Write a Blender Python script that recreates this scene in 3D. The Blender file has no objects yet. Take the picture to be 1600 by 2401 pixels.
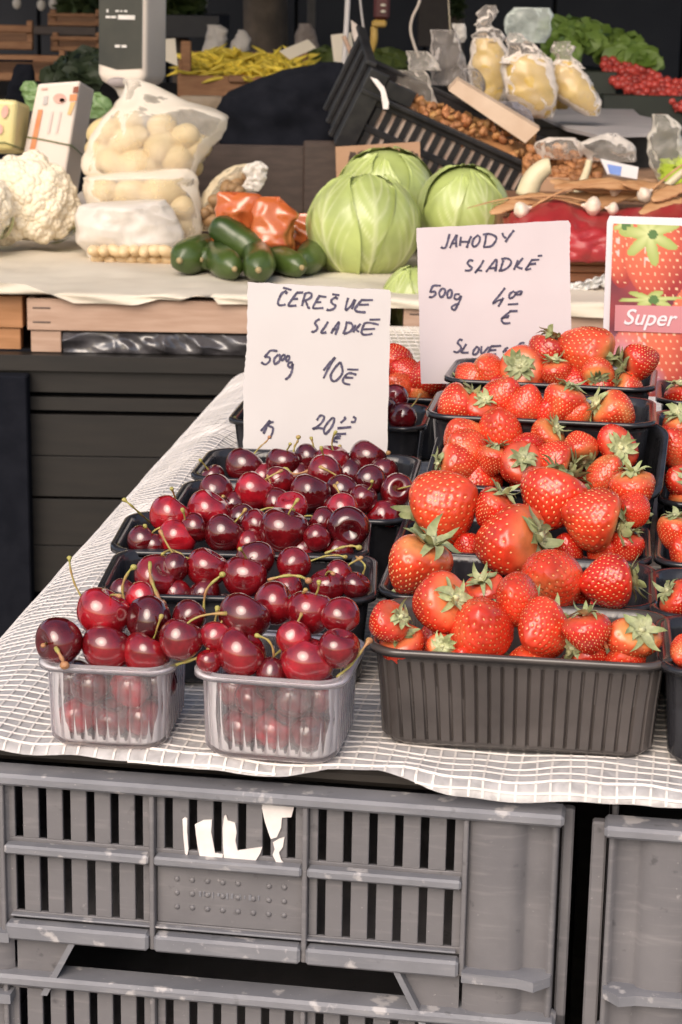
import bpy, math, random
import numpy as np
from mathutils import Vector, Matrix, noise
random.seed(7)
S = bpy.context.scene
C = S.collection
R_ = math.radians

# ------------------------------------------------------------------ camera
CAMZ = 1.30
PITCH = math.atan(1200.5 / 4694.0)
ROLL = R_(1.0)
cam = bpy.data.cameras.new('camera')
cam.sensor_fit = 'VERTICAL'; cam.sensor_height = 36.0; cam.sensor_width = 24.0
cam.lens = 4694.0 / 2401.0 * 36.0
cam.clip_start = 0.05; cam.clip_end = 400.0
cam.dof.use_dof = True; cam.dof.focus_distance = 1.42; cam.dof.aperture_fstop = 25.0
camo = bpy.data.objects.new('camera', cam); C.objects.link(camo)
FWV = Vector((0, math.cos(PITCH), -math.sin(PITCH)))
_r0 = Vector((1, 0, 0)); _u0 = _r0.cross(FWV)
RGT = _r0 * math.cos(ROLL) + _u0 * math.sin(ROLL)
UPV = -_r0 * math.sin(ROLL) + _u0 * math.cos(ROLL)
camo.matrix_world = Matrix(((RGT.x, UPV.x, -FWV.x, 0), (RGT.y, UPV.y, -FWV.y, 0), (RGT.z, UPV.z, -FWV.z, CAMZ), (0, 0, 0, 1)))
S.camera = camo

# ------------------------------------------------------------------ sky, sun, exposure
SUN_EL, SUN_AZ = R_(38), R_(200)        # azimuth from +Y, clockwise: the sun stands behind the camera, a little left
w = bpy.data.worlds.new('World'); S.world = w; w.use_nodes = True
nt = w.node_tree; nt.nodes.clear()
sky = nt.nodes.new('ShaderNodeTexSky'); sky.sky_type = 'NISHITA'; sky.sun_disc = False
sky.sun_elevation = SUN_EL; sky.sun_rotation = SUN_AZ; sky.air_density = 1.0; sky.dust_density = 4.0; sky.ozone_density = 0.6
bg = nt.nodes.new('ShaderNodeBackground'); bg.inputs['Strength'].default_value = 0.15
wo = nt.nodes.new('ShaderNodeOutputWorld')
nt.links.new(sky.outputs[0], bg.inputs[0]); nt.links.new(bg.outputs[0], wo.inputs[0])
sun = bpy.data.lights.new('sun', 'SUN'); sun.energy = 1.5; sun.angle = R_(46); sun.color = (1.0, 0.90, 0.835)
suno = bpy.data.objects.new('sun', sun); C.objects.link(suno)
_sd = Vector((math.sin(SUN_AZ) * math.cos(SUN_EL), math.cos(SUN_AZ) * math.cos(SUN_EL), math.sin(SUN_EL)))
suno.rotation_euler = (-_sd).to_track_quat('-Z', 'Y').to_euler(); suno.location = _sd * 20
S.view_settings.view_transform = 'Standard'; S.view_settings.look = 'None'
S.view_settings.exposure = 0.22; S.view_settings.gamma = 1.0; S.view_settings.use_curve_mapping = False
S.render.engine = 'CYCLES'
S.cycles.max_bounces = 10; S.cycles.transparent_max_bounces = 24; S.cycles.use_denoising = True
S.cycles.caustics_reflective = False; S.cycles.caustics_refractive = False

# ------------------------------------------------------------------ layout helpers (photo measurements to metres)
FP = 4694.0
def ray(x, y): return FWV + RGT * ((x - 800.0) / FP) - UPV * ((y - 1200.5) / FP)
def at(x, y, Y):
    d = ray(x, y); return Vector((0, 0, CAMZ)) + d * (Y / d.y)
def atz(x, y, z):
    d = ray(x, y); return Vector((0, 0, CAMZ)) + d * ((z - CAMZ) / d.z)
def onpl(x, y, p0, n):
    d = ray(x, y); o = Vector((0, 0, CAMZ)); return o + d * ((p0 - o).dot(n) / d.dot(n))
def mpp(p): return (Vector(p) - Vector((0, 0, CAMZ))).dot(FWV) / FP      # metres per photo pixel at p

# ------------------------------------------------------------------ materials
MATS = {}
def new_mat(name):
    m = bpy.data.materials.new(name); m.use_nodes = True
    nt = m.node_tree; nt.nodes.clear()
    out = nt.nodes.new('ShaderNodeOutputMaterial')
    return m, nt, out
def lk(nt, a, b): nt.links.new(a, b)
def node(nt, t, **kw):
    n = nt.nodes.new(t)
    for k, v in kw.items():
        if k in n.inputs: n.inputs[k].default_value = v
        else: setattr(n, k, v)
    return n
def noise_col(nt, c1, c2, scale, detail=4, lo=0.35, hi=0.65, coord='Object', dist=0.0):
    tc = node(nt, 'ShaderNodeTexCoord'); nz = node(nt, 'ShaderNodeTexNoise', Scale=scale, Detail=detail, Distortion=dist)
    lk(nt, tc.outputs[coord], nz.inputs['Vector'])
    rp = node(nt, 'ShaderNodeValToRGB'); rp.color_ramp.elements[0].position = lo; rp.color_ramp.elements[1].position = hi
    rp.color_ramp.elements[0].color = (*c1, 1); rp.color_ramp.elements[1].color = (*c2, 1)
    lk(nt, nz.outputs['Fac'], rp.inputs['Fac'])
    return rp.outputs['Color'], nz.outputs['Fac'], tc
def mat(name, c1, c2=None, rough=0.6, scale=30, bump=0.0, bscale=None, spec=0.5, coat=0.0, sss=0.0, metal=0.0, lo=0.35, hi=0.65, objcol=False, stretch=None, bdist=0.001, trans=0.0):
    if name in MATS: return MATS[name]
    m, nt, out = new_mat(name)
    b = node(nt, 'ShaderNodeBsdfPrincipled', Roughness=rough, Metallic=metal)
    b.inputs['Specular IOR Level'].default_value = spec
    if coat: b.inputs['Coat Weight'].default_value = coat; b.inputs['Coat Roughness'].default_value = 0.08
    c2 = c2 or tuple(min(1, x * 0.75) for x in c1)
    col, fac, tc = noise_col(nt, c1, c2, scale, lo=lo, hi=hi)
    if stretch:
        mp = node(nt, 'ShaderNodeMapping'); mp.inputs['Scale'].default_value = stretch
        nz = fac.node; lk(nt, tc.outputs['Object'], mp.inputs['Vector']); lk(nt, mp.outputs['Vector'], nz.inputs['Vector'])
    if objcol:
        oi = node(nt, 'ShaderNodeObjectInfo'); mx = node(nt, 'ShaderNodeMix', data_type='RGBA', blend_type='MULTIPLY')
        mx.inputs[0].default_value = 1.0; lk(nt, col, mx.inputs[6]); lk(nt, oi.outputs['Color'], mx.inputs[7]); col = mx.outputs[2]
    lk(nt, col, b.inputs['Base Color'])
    if sss:
        b.inputs['Subsurface Weight'].default_value = sss; b.inputs['Subsurface Scale'].default_value = 0.006
        b.inputs['Subsurface Radius'].default_value = (1.0, 0.3, 0.15)
    if bump:
        nz2 = node(nt, 'ShaderNodeTexNoise', Scale=bscale or scale * 3, Detail=5); lk(nt, tc.outputs['Object'], nz2.inputs['Vector'])
        bp = node(nt, 'ShaderNodeBump', Strength=bump, Distance=bdist); lk(nt, nz2.outputs['Fac'], bp.inputs['Height']); lk(nt, bp.outputs[0], b.inputs['Normal'])
    if trans:
        tr = node(nt, 'ShaderNodeBsdfTranslucent'); lk(nt, col, tr.inputs['Color'])
        ms = node(nt, 'ShaderNodeMixShader'); ms.inputs[0].default_value = trans
        lk(nt, b.outputs[0], ms.inputs[1]); lk(nt, tr.outputs[0], ms.inputs[2]); lk(nt, ms.outputs[0], out.inputs[0])
    else: lk(nt, b.outputs[0], out.inputs[0])
    MATS[name] = m; return m
def worn_mat(name, c1, c2, cw, rough, thr):
    """moulded plastic: cloudy base, fine scratches, chalky scuffs and specks of dirt"""
    m, nt, out = new_mat(name); b = node(nt, 'ShaderNodeBsdfPrincipled', Roughness=rough)
    col, fac, tc = noise_col(nt, c1, c2, 16, detail=6, lo=.3, hi=.72)
    geo = node(nt, 'ShaderNodeNewGeometry')
    def layer(col, scale, lo, hi, c, amt, vec=None, detail=5):
        nz = node(nt, 'ShaderNodeTexNoise', Scale=scale, Detail=detail); lk(nt, vec or geo.outputs['Position'], nz.inputs['Vector'])
        rp = node(nt, 'ShaderNodeMapRange'); rp.inputs[1].default_value = lo; rp.inputs[2].default_value = hi; rp.inputs[4].default_value = amt; lk(nt, nz.outputs['Fac'], rp.inputs[0])
        mx = node(nt, 'ShaderNodeMix', data_type='RGBA'); lk(nt, rp.outputs[0], mx.inputs[0]); lk(nt, col, mx.inputs[6]); mx.inputs[7].default_value = (*c, 1); return mx.outputs[2]
    mp = node(nt, 'ShaderNodeMapping'); mp.inputs['Scale'].default_value = (1.0, 1.0, 9.0); lk(nt, geo.outputs['Position'], mp.inputs['Vector'])
    mp2 = node(nt, 'ShaderNodeMapping'); mp2.inputs['Scale'].default_value = (9.0, 9.0, 1.0); lk(nt, geo.outputs['Position'], mp2.inputs['Vector'])
    col = layer(col, 30, .55, .80, cw, .22, mp.outputs[0], 3); col = layer(col, 26, .52, .80, tuple(x * .6 for x in c2), .35)
    col = layer(col, 60, thr, thr + .06, cw, .75); col = layer(col, 420, .70, .76, cw, .6); col = layer(col, 90, .66, .74, tuple(x * .45 for x in c2), .6)
    lk(nt, col, b.inputs['Base Color'])
    nz2 = node(nt, 'ShaderNodeTexNoise', Scale=170, Detail=5); lk(nt, geo.outputs['Position'], nz2.inputs['Vector'])
    bp = node(nt, 'ShaderNodeBump', Strength=.3, Distance=.001); lk(nt, nz2.outputs['Fac'], bp.inputs['Height']); lk(nt, bp.outputs[0], b.inputs['Normal'])
    lk(nt, b.outputs[0], out.inputs[0]); MATS[name] = m; return m
def attr_mat(name, c1, c2, attr, rough=0.4, coat=0.0, sss=0.0, nscale=40, namt=0.25, objcol=True, bump=0.0, bscale=200):
    """colour runs from c1 to c2 with a painted-in mesh attribute (a real pattern of the thing), noise on top"""
    m, nt, out = new_mat(name)
    b = node(nt, 'ShaderNodeBsdfPrincipled', Roughness=rough)
    at_ = node(nt, 'ShaderNodeAttribute', attribute_name=attr)
    mx = node(nt, 'ShaderNodeMix', data_type='RGBA'); mx.inputs[6].default_value = (*c1, 1); mx.inputs[7].default_value = (*c2, 1)
    lk(nt, at_.outputs['Fac'], mx.inputs[0])
    col, fac, tc = noise_col(nt, (1, 1, 1), (1 - namt,) * 3, nscale)
    m2 = node(nt, 'ShaderNodeMix', data_type='RGBA', blend_type='MULTIPLY'); m2.inputs[0].default_value = 1
    lk(nt, mx.outputs[2], m2.inputs[6]); lk(nt, col, m2.inputs[7]); o = m2.outputs[2]
    if objcol:
        oi = node(nt, 'ShaderNodeObjectInfo'); m3 = node(nt, 'ShaderNodeMix', data_type='RGBA', blend_type='MULTIPLY'); m3.inputs[0].default_value = 1
        lk(nt, o, m3.inputs[6]); lk(nt, oi.outputs['Color'], m3.inputs[7]); o = m3.outputs[2]
    lk(nt, o, b.inputs['Base Color'])
    if coat: b.inputs['Coat Weight'].default_value = coat; b.inputs['Coat Roughness'].default_value = 0.1
    if sss:
        b.inputs['Subsurface Weight'].default_value = sss; b.inputs['Subsurface Scale'].default_value = 0.005
        b.inputs['Subsurface Radius'].default_value = (1.0, 0.25, 0.1)
    if bump:
        nz2 = node(nt, 'ShaderNodeTexNoise', Scale=bscale, Detail=4); lk(nt, tc.outputs['Object'], nz2.inputs['Vector'])
        bp = node(nt, 'ShaderNodeBump', Strength=bump, Distance=0.0008); lk(nt, nz2.outputs['Fac'], bp.inputs['Height']); lk(nt, bp.outputs[0], b.inputs['Normal'])
    lk(nt, b.outputs[0], out.inputs[0]); MATS[name] = m; return m
def film_mat(name, col, opac, rough=0.12, spread=0.5, wr=0.0, wscale=60, milky=0.0):
    """thin see-through plastic: part of the light passes, part scatters, the skin shines"""
    m, nt, out = new_mat(name)
    tp = node(nt, 'ShaderNodeBsdfTransparent')
    b = node(nt, 'ShaderNodeBsdfPrincipled', Roughness=rough)
    b.inputs['Base Color'].default_value = (*col, 1)
    tl = node(nt, 'ShaderNodeBsdfTranslucent'); tl.inputs['Color'].default_value = (*col, 1)
    ms0 = node(nt, 'ShaderNodeMixShader'); ms0.inputs[0].default_value = spread * 0.6
    lk(nt, b.outputs[0], ms0.inputs[1]); lk(nt, tl.outputs[0], ms0.inputs[2])
    fr = node(nt, 'ShaderNodeFresnel', IOR=1.45)
    tc = node(nt, 'ShaderNodeTexCoord'); nz = node(nt, 'ShaderNodeTexNoise', Scale=wscale, Detail=3, Distortion=0.8); lk(nt, tc.outputs['Object'], nz.inputs['Vector'])
    mr = node(nt, 'ShaderNodeMapRange'); mr.inputs[1].default_value = 0.3; mr.inputs[2].default_value = 0.7
    mr.inputs[3].default_value = opac * 0.7; mr.inputs[4].default_value = min(1, opac * 1.3 + milky)
    lk(nt, nz.outputs['Fac'], mr.inputs[0])
    ad = node(nt, 'ShaderNodeMath', operation='ADD', use_clamp=True); lk(nt, fr.outputs[0], ad.inputs[0]); lk(nt, mr.outputs[0], ad.inputs[1])
    if wr:
        bp = node(nt, 'ShaderNodeBump', Strength=wr, Distance=0.004); lk(nt, nz.outputs['Fac'], bp.inputs['Height'])
        lk(nt, bp.outputs[0], b.inputs['Normal']); lk(nt, bp.outputs[0], fr.inputs['Normal'])
    ms = node(nt, 'ShaderNodeMixShader'); lk(nt, ad.outputs[0], ms.inputs[0]); lk(nt, tp.outputs[0], ms.inputs[1]); lk(nt, ms0.outputs[0], ms.inputs[2])
    lk(nt, ms.outputs[0], out.inputs[0]); MATS[name] = m; return m

# ------------------------------------------------------------------ mesh helpers
def mk(name, verts, faces, m=None, parent=None, smooth=True, loc=None, world=True):
    """one mesh object; verts are world coordinates unless world=False; origin is put at the base centre"""
    V = np.asarray(verts, dtype=float).reshape(-1, 3)
    if world:
        if loc is None: loc = Vector((float((V[:, 0].min() + V[:, 0].max()) / 2), float((V[:, 1].min() + V[:, 1].max()) / 2), float(V[:, 2].min())))
        V = V - np.array(loc)
    me = bpy.data.meshes.new(name); me.from_pydata(V.tolist(), [], [list(f) for f in faces]); me.update()
    if smooth: me.polygons.foreach_set('use_smooth', [True] * len(me.polygons))
    if m: me.materials.append(m)
    o = bpy.data.objects.new(name, me); C.objects.link(o)
    if loc is not None: o.location = loc
    if parent is not None: adopt(o, parent)
    return o
def adopt(o, parent):
    o.parent = parent; o.matrix_parent_inverse = Matrix.Identity(4)
    pl = getattr(parent, 'matrix_basis'); m = pl.copy(); p = parent.parent
    while p is not None: m = p.matrix_basis @ m; p = p.parent
    o.matrix_basis = m.inverted() @ o.matrix_basis
def tag(o, label, cat, group=None, kind=None):
    if label: o['label'] = label
    if cat: o['category'] = cat
    if group: o['group'] = group
    if kind: o['kind'] = kind
    return o
def thing(name, loc, label, cat, group=None, rot=None):
    o = bpy.data.objects.new(name, None); C.objects.link(o); o.location = loc; o.empty_display_size = 0.02
    if rot: o.rotation_euler = rot
    return tag(o, label, cat, group)
def inst(name, me, parent, M):
    o = bpy.data.objects.new(name, me); C.objects.link(o); o.parent = parent; o.matrix_basis = M; return o

class MB:
    def __init__(s): s.v = []; s.f = []
    def add(s, vs, fs):
        n = len(s.v); s.v += [tuple(p) for p in vs]; s.f += [tuple(i + n for i in f) for f in fs]; return s
    def box(s, x0, x1, y0, y1, z0, z1, M=None, bev=0.0):
        if bev:
            b = min(bev, abs(x1 - x0) / 2.2, abs(y1 - y0) / 2.2, abs(z1 - z0) / 2.2); vs = []
            for x, sx in ((x0, 1), (x1, -1)):
                for y, sy in ((y0, 1), (y1, -1)):
                    for z, sz in ((z0, 1), (z1, -1)): vs += [(x, y + sy * b, z + sz * b), (x + sx * b, y, z + sz * b), (x + sx * b, y + sy * b, z)]
            i = lambda a, b_, c, k: (a * 4 + b_ * 2 + c) * 3 + k
            fs = []
            for a in (0, 1):
                q = [i(a, 0, 0, 0), i(a, 1, 0, 0), i(a, 1, 1, 0), i(a, 0, 1, 0)]; fs.append(q if a else q[::-1])
                q = [i(0, a, 0, 1), i(0, a, 1, 1), i(1, a, 1, 1), i(1, a, 0, 1)]; fs.append(q if a else q[::-1])
                q = [i(0, 0, a, 2), i(1, 0, a, 2), i(1, 1, a, 2), i(0, 1, a, 2)]; fs.append(q if a else q[::-1])
            for a in (0, 1):
                for b_ in (0, 1):
                    e = [i(a, b_, 0, 0), i(a, b_, 1, 0), i(a, b_, 1, 1), i(a, b_, 0, 1)]; fs.append(e if (a == b_) == False else e[::-1])
                    e = [i(a, 0, b_, 0), i(a, 1, b_, 0), i(a, 1, b_, 2), i(a, 0, b_, 2)]; fs.append(e if (a == b_) else e[::-1])
                    e = [i(0, a, b_, 1), i(1, a, b_, 1), i(1, a, b_, 2), i(0, a, b_, 2)]; fs.append(e if (a == b_) == False else e[::-1])
                    for c in (0, 1):
                        t = [i(a, b_, c, 0), i(a, b_, c, 1), i(a, b_, c, 2)]; fs.append(t if (a + b_ + c) % 2 else t[::-1])
        else:
            vs = [(x, y, z) for x in (x0, x1) for y in (y0, y1) for z in (z0, z1)]
            fs = [(0, 1, 3, 2), (4, 6, 7, 5), (0, 4, 5, 1), (2, 3, 7, 6), (0, 2, 6, 4), (1, 5, 7, 3)]
        if M is not None: vs = [M @ Vector(v) for v in vs]
        return s.add(vs, fs)
    def tube(s, pts, rad, seg=8, cap=True, flat=1.0):
        pts = [Vector(p) for p in pts]; n = len(pts)
        if not hasattr(rad, '__len__'): rad = [rad] * n
        up = Vector((0.13, 0.2, 1)).normalized(); vs = []; pn = None
        for i, p in enumerate(pts):
            t = (pts[min(i + 1, n - 1)] - pts[max(i - 1, 0)]).normalized()
            a = (pn - t * pn.dot(t)).normalized() if pn is not None and (pn - t * pn.dot(t)).length > 1e-6 else t.orthogonal().normalized()
            pn = a; b = t.cross(a)
            for k in range(seg):
                q = 2 * math.pi * k / seg; vs.append(p + (a * math.cos(q) + b * math.sin(q) * flat) * rad[i])
        fs = []
        for i in range(n - 1):
            for k in range(seg):
                k2 = (k + 1) % seg; fs.append((i * seg + k, i * seg + k2, (i + 1) * seg + k2, (i + 1) * seg + k))
        if cap: fs.append(tuple(range(seg))[::-1]); fs.append(tuple((n - 1) * seg + k for k in range(seg)))
        return s.add(vs, fs)
    def grid(s, P, closed=False):
        P = np.asarray(P); n, m = P.shape[:2]; fs = []
        for i in range(n - 1):
            for j in range(m if closed else m - 1):
                j2 = (j + 1) % m; fs.append((i * m + j, i * m + j2, (i + 1) * m + j2, (i + 1) * m + j))
        return s.add(P.reshape(-1, 3).tolist(), fs)
    def poly(s, pts, n, th):
        """prism of an outline, thickness th along n"""
        pts = [Vector(p) for p in pts]; k = len(pts); n = Vector(n)
        s.add(pts + [p + n * th for p in pts], [tuple(range(k))[::-1], tuple(range(k, 2 * k))] + [(i, (i + 1) % k, k + (i + 1) % k, k + i) for i in range(k)]); return s
    def ball(s, c, r, seg=10, ring=6, M=None):
        vs = [(0, 0, 1)]; fs = []
        for i in range(1, ring):
            a = math.pi * i / ring
            for k in range(seg): q = 2 * math.pi * k / seg; vs.append((math.sin(a) * math.cos(q), math.sin(a) * math.sin(q), math.cos(a)))
        vs.append((0, 0, -1)); e = len(vs) - 1
        for k in range(seg):
            fs.append((0, 1 + k, 1 + (k + 1) % seg)); fs.append((e, e - seg + (k + 1) % seg, e - seg + k))
        for i in range(ring - 2):
            for k in range(seg): k2 = (k + 1) % seg; a = 1 + i * seg; fs.append((a + k, a + seg + k, a + seg + k2, a + k2))
        rr = r if hasattr(r, '__len__') else (r, r, r)
        vs = [Vector((v[0] * rr[0], v[1] * rr[1], v[2] * rr[2])) for v in vs]
        if M is not None: vs = [M @ v for v in vs]
        return s.add([v + Vector(c) for v in vs], fs)
    def build(s, name, m=None, parent=None, smooth=False, loc=None): return mk(name, s.v, s.f, m, parent, smooth, loc)

def cr(P, n):
    """Catmull-Rom through the rows of P, n samples"""
    P = np.asarray(P, float); k = len(P); out = []
    for t in np.linspace(0, k - 1, n):
        i = min(int(t), k - 2); f = t - i
        p0, p1, p2, p3 = P[max(i - 1, 0)], P[i], P[i + 1], P[min(i + 2, k - 1)]
        out.append(0.5 * (2 * p1 + (p2 - p0) * f + (2 * p0 - 5 * p1 + 4 * p2 - p3) * f * f + (3 * p1 - p0 - 3 * p2 + p3) * f ** 3))
    return np.array(out)
def loft(name, Y, rows, df, m, parent=None, wr=0.0, ws=30, seg=48, n=36, ridg=0.0, pw=2.0, seed=0, open_top=False, maxd=None, dprof=None):
    """closed lofted body: rows (photo y, left x, right x) at distance Y give its width; df = depth / width"""
    rw = cr(rows, n); P = np.zeros((n, seg, 3))
    for i, (y, xl, xr) in enumerate(rw):
        if xr < xl + 1: xl, xr = (xl + xr) / 2 - .5, (xl + xr) / 2 + .5
        c = at((xl + xr) / 2, y, Y); a = (xr - xl) / 2 * mpp(c); b = a * df
        if maxd: b = min(b, maxd)
        if dprof: b *= float(np.interp(i / (n - 1), [q_[0] for q_ in dprof], [q_[1] for q_ in dprof]))
        for k in range(seg):
            q = 2 * math.pi * k / seg; cq, sq = math.cos(q), math.sin(q)
            e = 2.0 / pw; x = abs(cq) ** e * math.copysign(1, cq); y_ = abs(sq) ** e * math.copysign(1, sq)
            p = Vector((c.x + a * x, c.y + b * y_, c.z))
            if wr:
                v = p * ws + Vector((seed * 3.7, 0, 0)); d = noise.noise(v) * 0.6 + noise.noise(v * 2.3) * 0.3
                if ridg: d += ridg * (0.5 - abs(noise.noise(v * 1.4 + Vector((9, 2, 1)))) * 2.2) + ridg * .5 * (0.5 - abs(noise.noise(v * 3.1)) * 2)
                nn = Vector((x, y_ * 1.0, 0.25 * noise.noise(v * .7))).normalized(); p = p + nn * d * wr
            P[i, k] = p
    b = MB(); b.grid(P, True)
    L = len(b.v); top = P[0].mean(0); bot = P[-1].mean(0); b.v += [tuple(top), tuple(bot)]
    for k in range(seg):
        if not open_top: b.f.append((L, (k + 1) % seg, k))
        b.f.append((L + 1, (n - 1) * seg + k, (n - 1) * seg + (k + 1) % seg))
    return mk(name, b.v, b.f, m, parent, True)
def ribbon(name, pts, nrm, wid, m, parent, th=0.0004):
    """a pen stroke lying on a flat face"""
    b = MB(); P = [Vector(p) for p in pts]; nrm = Vector(nrm); vs = []
    for i, p in enumerate(P):
        t = (P[min(i + 1, len(P) - 1)] - P[max(i - 1, 0)])
        if t.length < 1e-7: t = Vector((1, 0, 0))
        s_ = t.normalized().cross(nrm) * wid * .5 * (0.8 + 0.4 * random.random()); o = nrm * th
        vs += [p - s_ + o, p + s_ + o]
    b.add(vs, [(2 * i, 2 * i + 1, 2 * i + 3, 2 * i + 2) for i in range(len(P) - 1)])
    return b
def blob(cx, cy, rx, ry, n=28, tip=0.0, rot=0):
    out = []
    for i in range(n):
        q = 2 * math.pi * i / n; x = math.cos(q) * rx * (1 - tip * max(0, math.sin(q))); y = math.sin(q) * ry; c_, s_ = math.cos(rot), math.sin(rot); out.append((cx + x * c_ - y * s_, cy + x * s_ + y * c_))
    return out
ORD = ['first', 'second', 'third', 'fourth', 'fifth', 'sixth', 'seventh', 'eighth', 'ninth', 'tenth', 'eleventh', 'twelfth', 'thirteenth', 'fourteenth', 'fifteenth', 'sixteenth', 'seventeenth', 'eighteenth']

# ================================================================== SETTING
M_pave = mat('pavement', (0.30, 0.28, 0.26), (0.20, 0.19, 0.18), 0.85, 8, bump=0.3)
M_black = mat('black_plastic', (0.018, 0.018, 0.021), (0.030, 0.030, 0.035), 0.16, 60, spec=0.5)
M_blackmat = mat('black_crate_plastic', (0.018, 0.018, 0.02), (0.035, 0.034, 0.034), 0.42, 40, bump=0.15)
M_grey = worn_mat('grey_crate_plastic', (0.185, 0.176, 0.181), (0.128, 0.123, 0.131), (0.42, 0.39, 0.38), 0.5, 0.70)
M_greylip = worn_mat('scuffed_grey_plastic', (0.155, 0.157, 0.174), (0.245, 0.244, 0.262), (0.52, 0.49, 0.48), 0.45, 0.60)
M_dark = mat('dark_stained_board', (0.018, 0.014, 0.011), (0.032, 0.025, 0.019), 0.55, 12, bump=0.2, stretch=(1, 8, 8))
M_wood = mat('pale_crate_wood', (0.50, 0.34, 0.25), (0.42, 0.27, 0.19), 0.7, 10, bump=0.3, stretch=(1.5, 10, 14))
M_wood2 = mat('brown_crate_wood', (0.24, 0.12, 0.06), (0.17, 0.08, 0.04), 0.7, 12, bump=0.3, stretch=(1.5, 10, 14))
M_paper = mat('cream_paper', (0.72, 0.65, 0.53), (0.62, 0.55, 0.44), 0.65, 6, bump=0.15, bscale=30)
M_white = mat('white_card', (0.64, 0.605, 0.595), (0.60, 0.56, 0.548), 0.6, 9, bump=0.05)
M_sign2 = mat('pinkish_card', (0.655, 0.575, 0.59), (0.62, 0.54, 0.555), 0.55, 16, bump=0.05)
M_ink = mat('marker_ink', (0.035, 0.028, 0.06), (0.12, 0.11, 0.18), 0.5, 300)
M_brcard = mat('brown_cardboard', (0.42, 0.25, 0.15), (0.36, 0.21, 0.12), 0.8, 25, bump=0.15)
M_navy = mat('navy_black_cloth', (0.006, 0.007, 0.011), (0.010, 0.011, 0.016), 0.95, 30, bump=0.4, spec=0.15)
M_tarp = mat('grey_canopy_cloth', (0.10, 0.10, 0.10), (0.08, 0.08, 0.08), 0.8, 5)
M_trunk = mat('plane_tree_bark', (0.16, 0.12, 0.09), (0.09, 0.07, 0.055), 0.85, 14, bump=0.7, bscale=30, bdist=0.01)
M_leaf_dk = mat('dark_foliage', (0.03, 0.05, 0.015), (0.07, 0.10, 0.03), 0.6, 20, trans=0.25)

b = MB(); b.add([(-120, -120, 0), (120, -120, 0), (120, 250, 0), (-120, 250, 0)], [(0, 1, 2, 3)])
tag(b.build('ground', M_pave), None, None, kind='structure')

# added canopy, unseen above the picture: blocks the sky and shades the back
ca = thing('added_canopy', (0, 6.0, 0), 'added dark cloth canopy on posts, unseen above the frame, shading the stalls', 'canopy')
b = MB(); P = np.zeros((14, 22, 3))
for i in range(14):
    for j in range(22):
        x = -2.6 + 5.2 * j / 21; y = 2.9 + 6.2 * i / 13
        P[i, j] = (x, y, 2.36 + 0.55 * (1 - abs(y - 5.8) / 3.3) + 0.02 * math.sin(x * 5))
b.grid(P); b.build('cloth', M_tarp, ca, True)
b = MB(); P = np.zeros((3, 22, 3))
for i in range(3):
    for j in range(22):
        x = -2.6 + 5.2 * j / 21; P[i, j] = (x, 2.9 - 0.01 * i, 2.43 - 0.05 * i + 0.02 * math.sin(x * 9) * i / 2)
b.grid(P); b.build('valance', M_tarp, ca, True)
for x, y in ((-2.5, 3.0), (2.5, 3.0), (-2.5, 8.9), (2.5, 8.9)):
    b = MB(); b.tube([(x, y, 0), (x, y, 2.38)], 0.025, 10); b.build('post', M_blackmat, ca, True)

# ------------------------------------------------------------------ front stand: local frame u (right along the front), v (away), z
YAW = R_(-8.5)
DU = Vector((math.cos(YAW), math.sin(YAW), 0)); DV = Vector((-math.sin(YAW), math.cos(YAW), 0))
O0 = Vector((0, 1.147, 0)); TZ = 0.845
def L(u, v, z): return O0 + DU * u + DV * v + Vector((0, 0, z))
MST = Matrix(((DU.x, DV.x, 0, O0.x), (DU.y, DV.y, 0, O0.y), (0, 0, 1, 0), (0, 0, 0, 1)))
def facez(x, y, off=-0.012): return onpl(x, y, O0 + DV * off, DV).z

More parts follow.
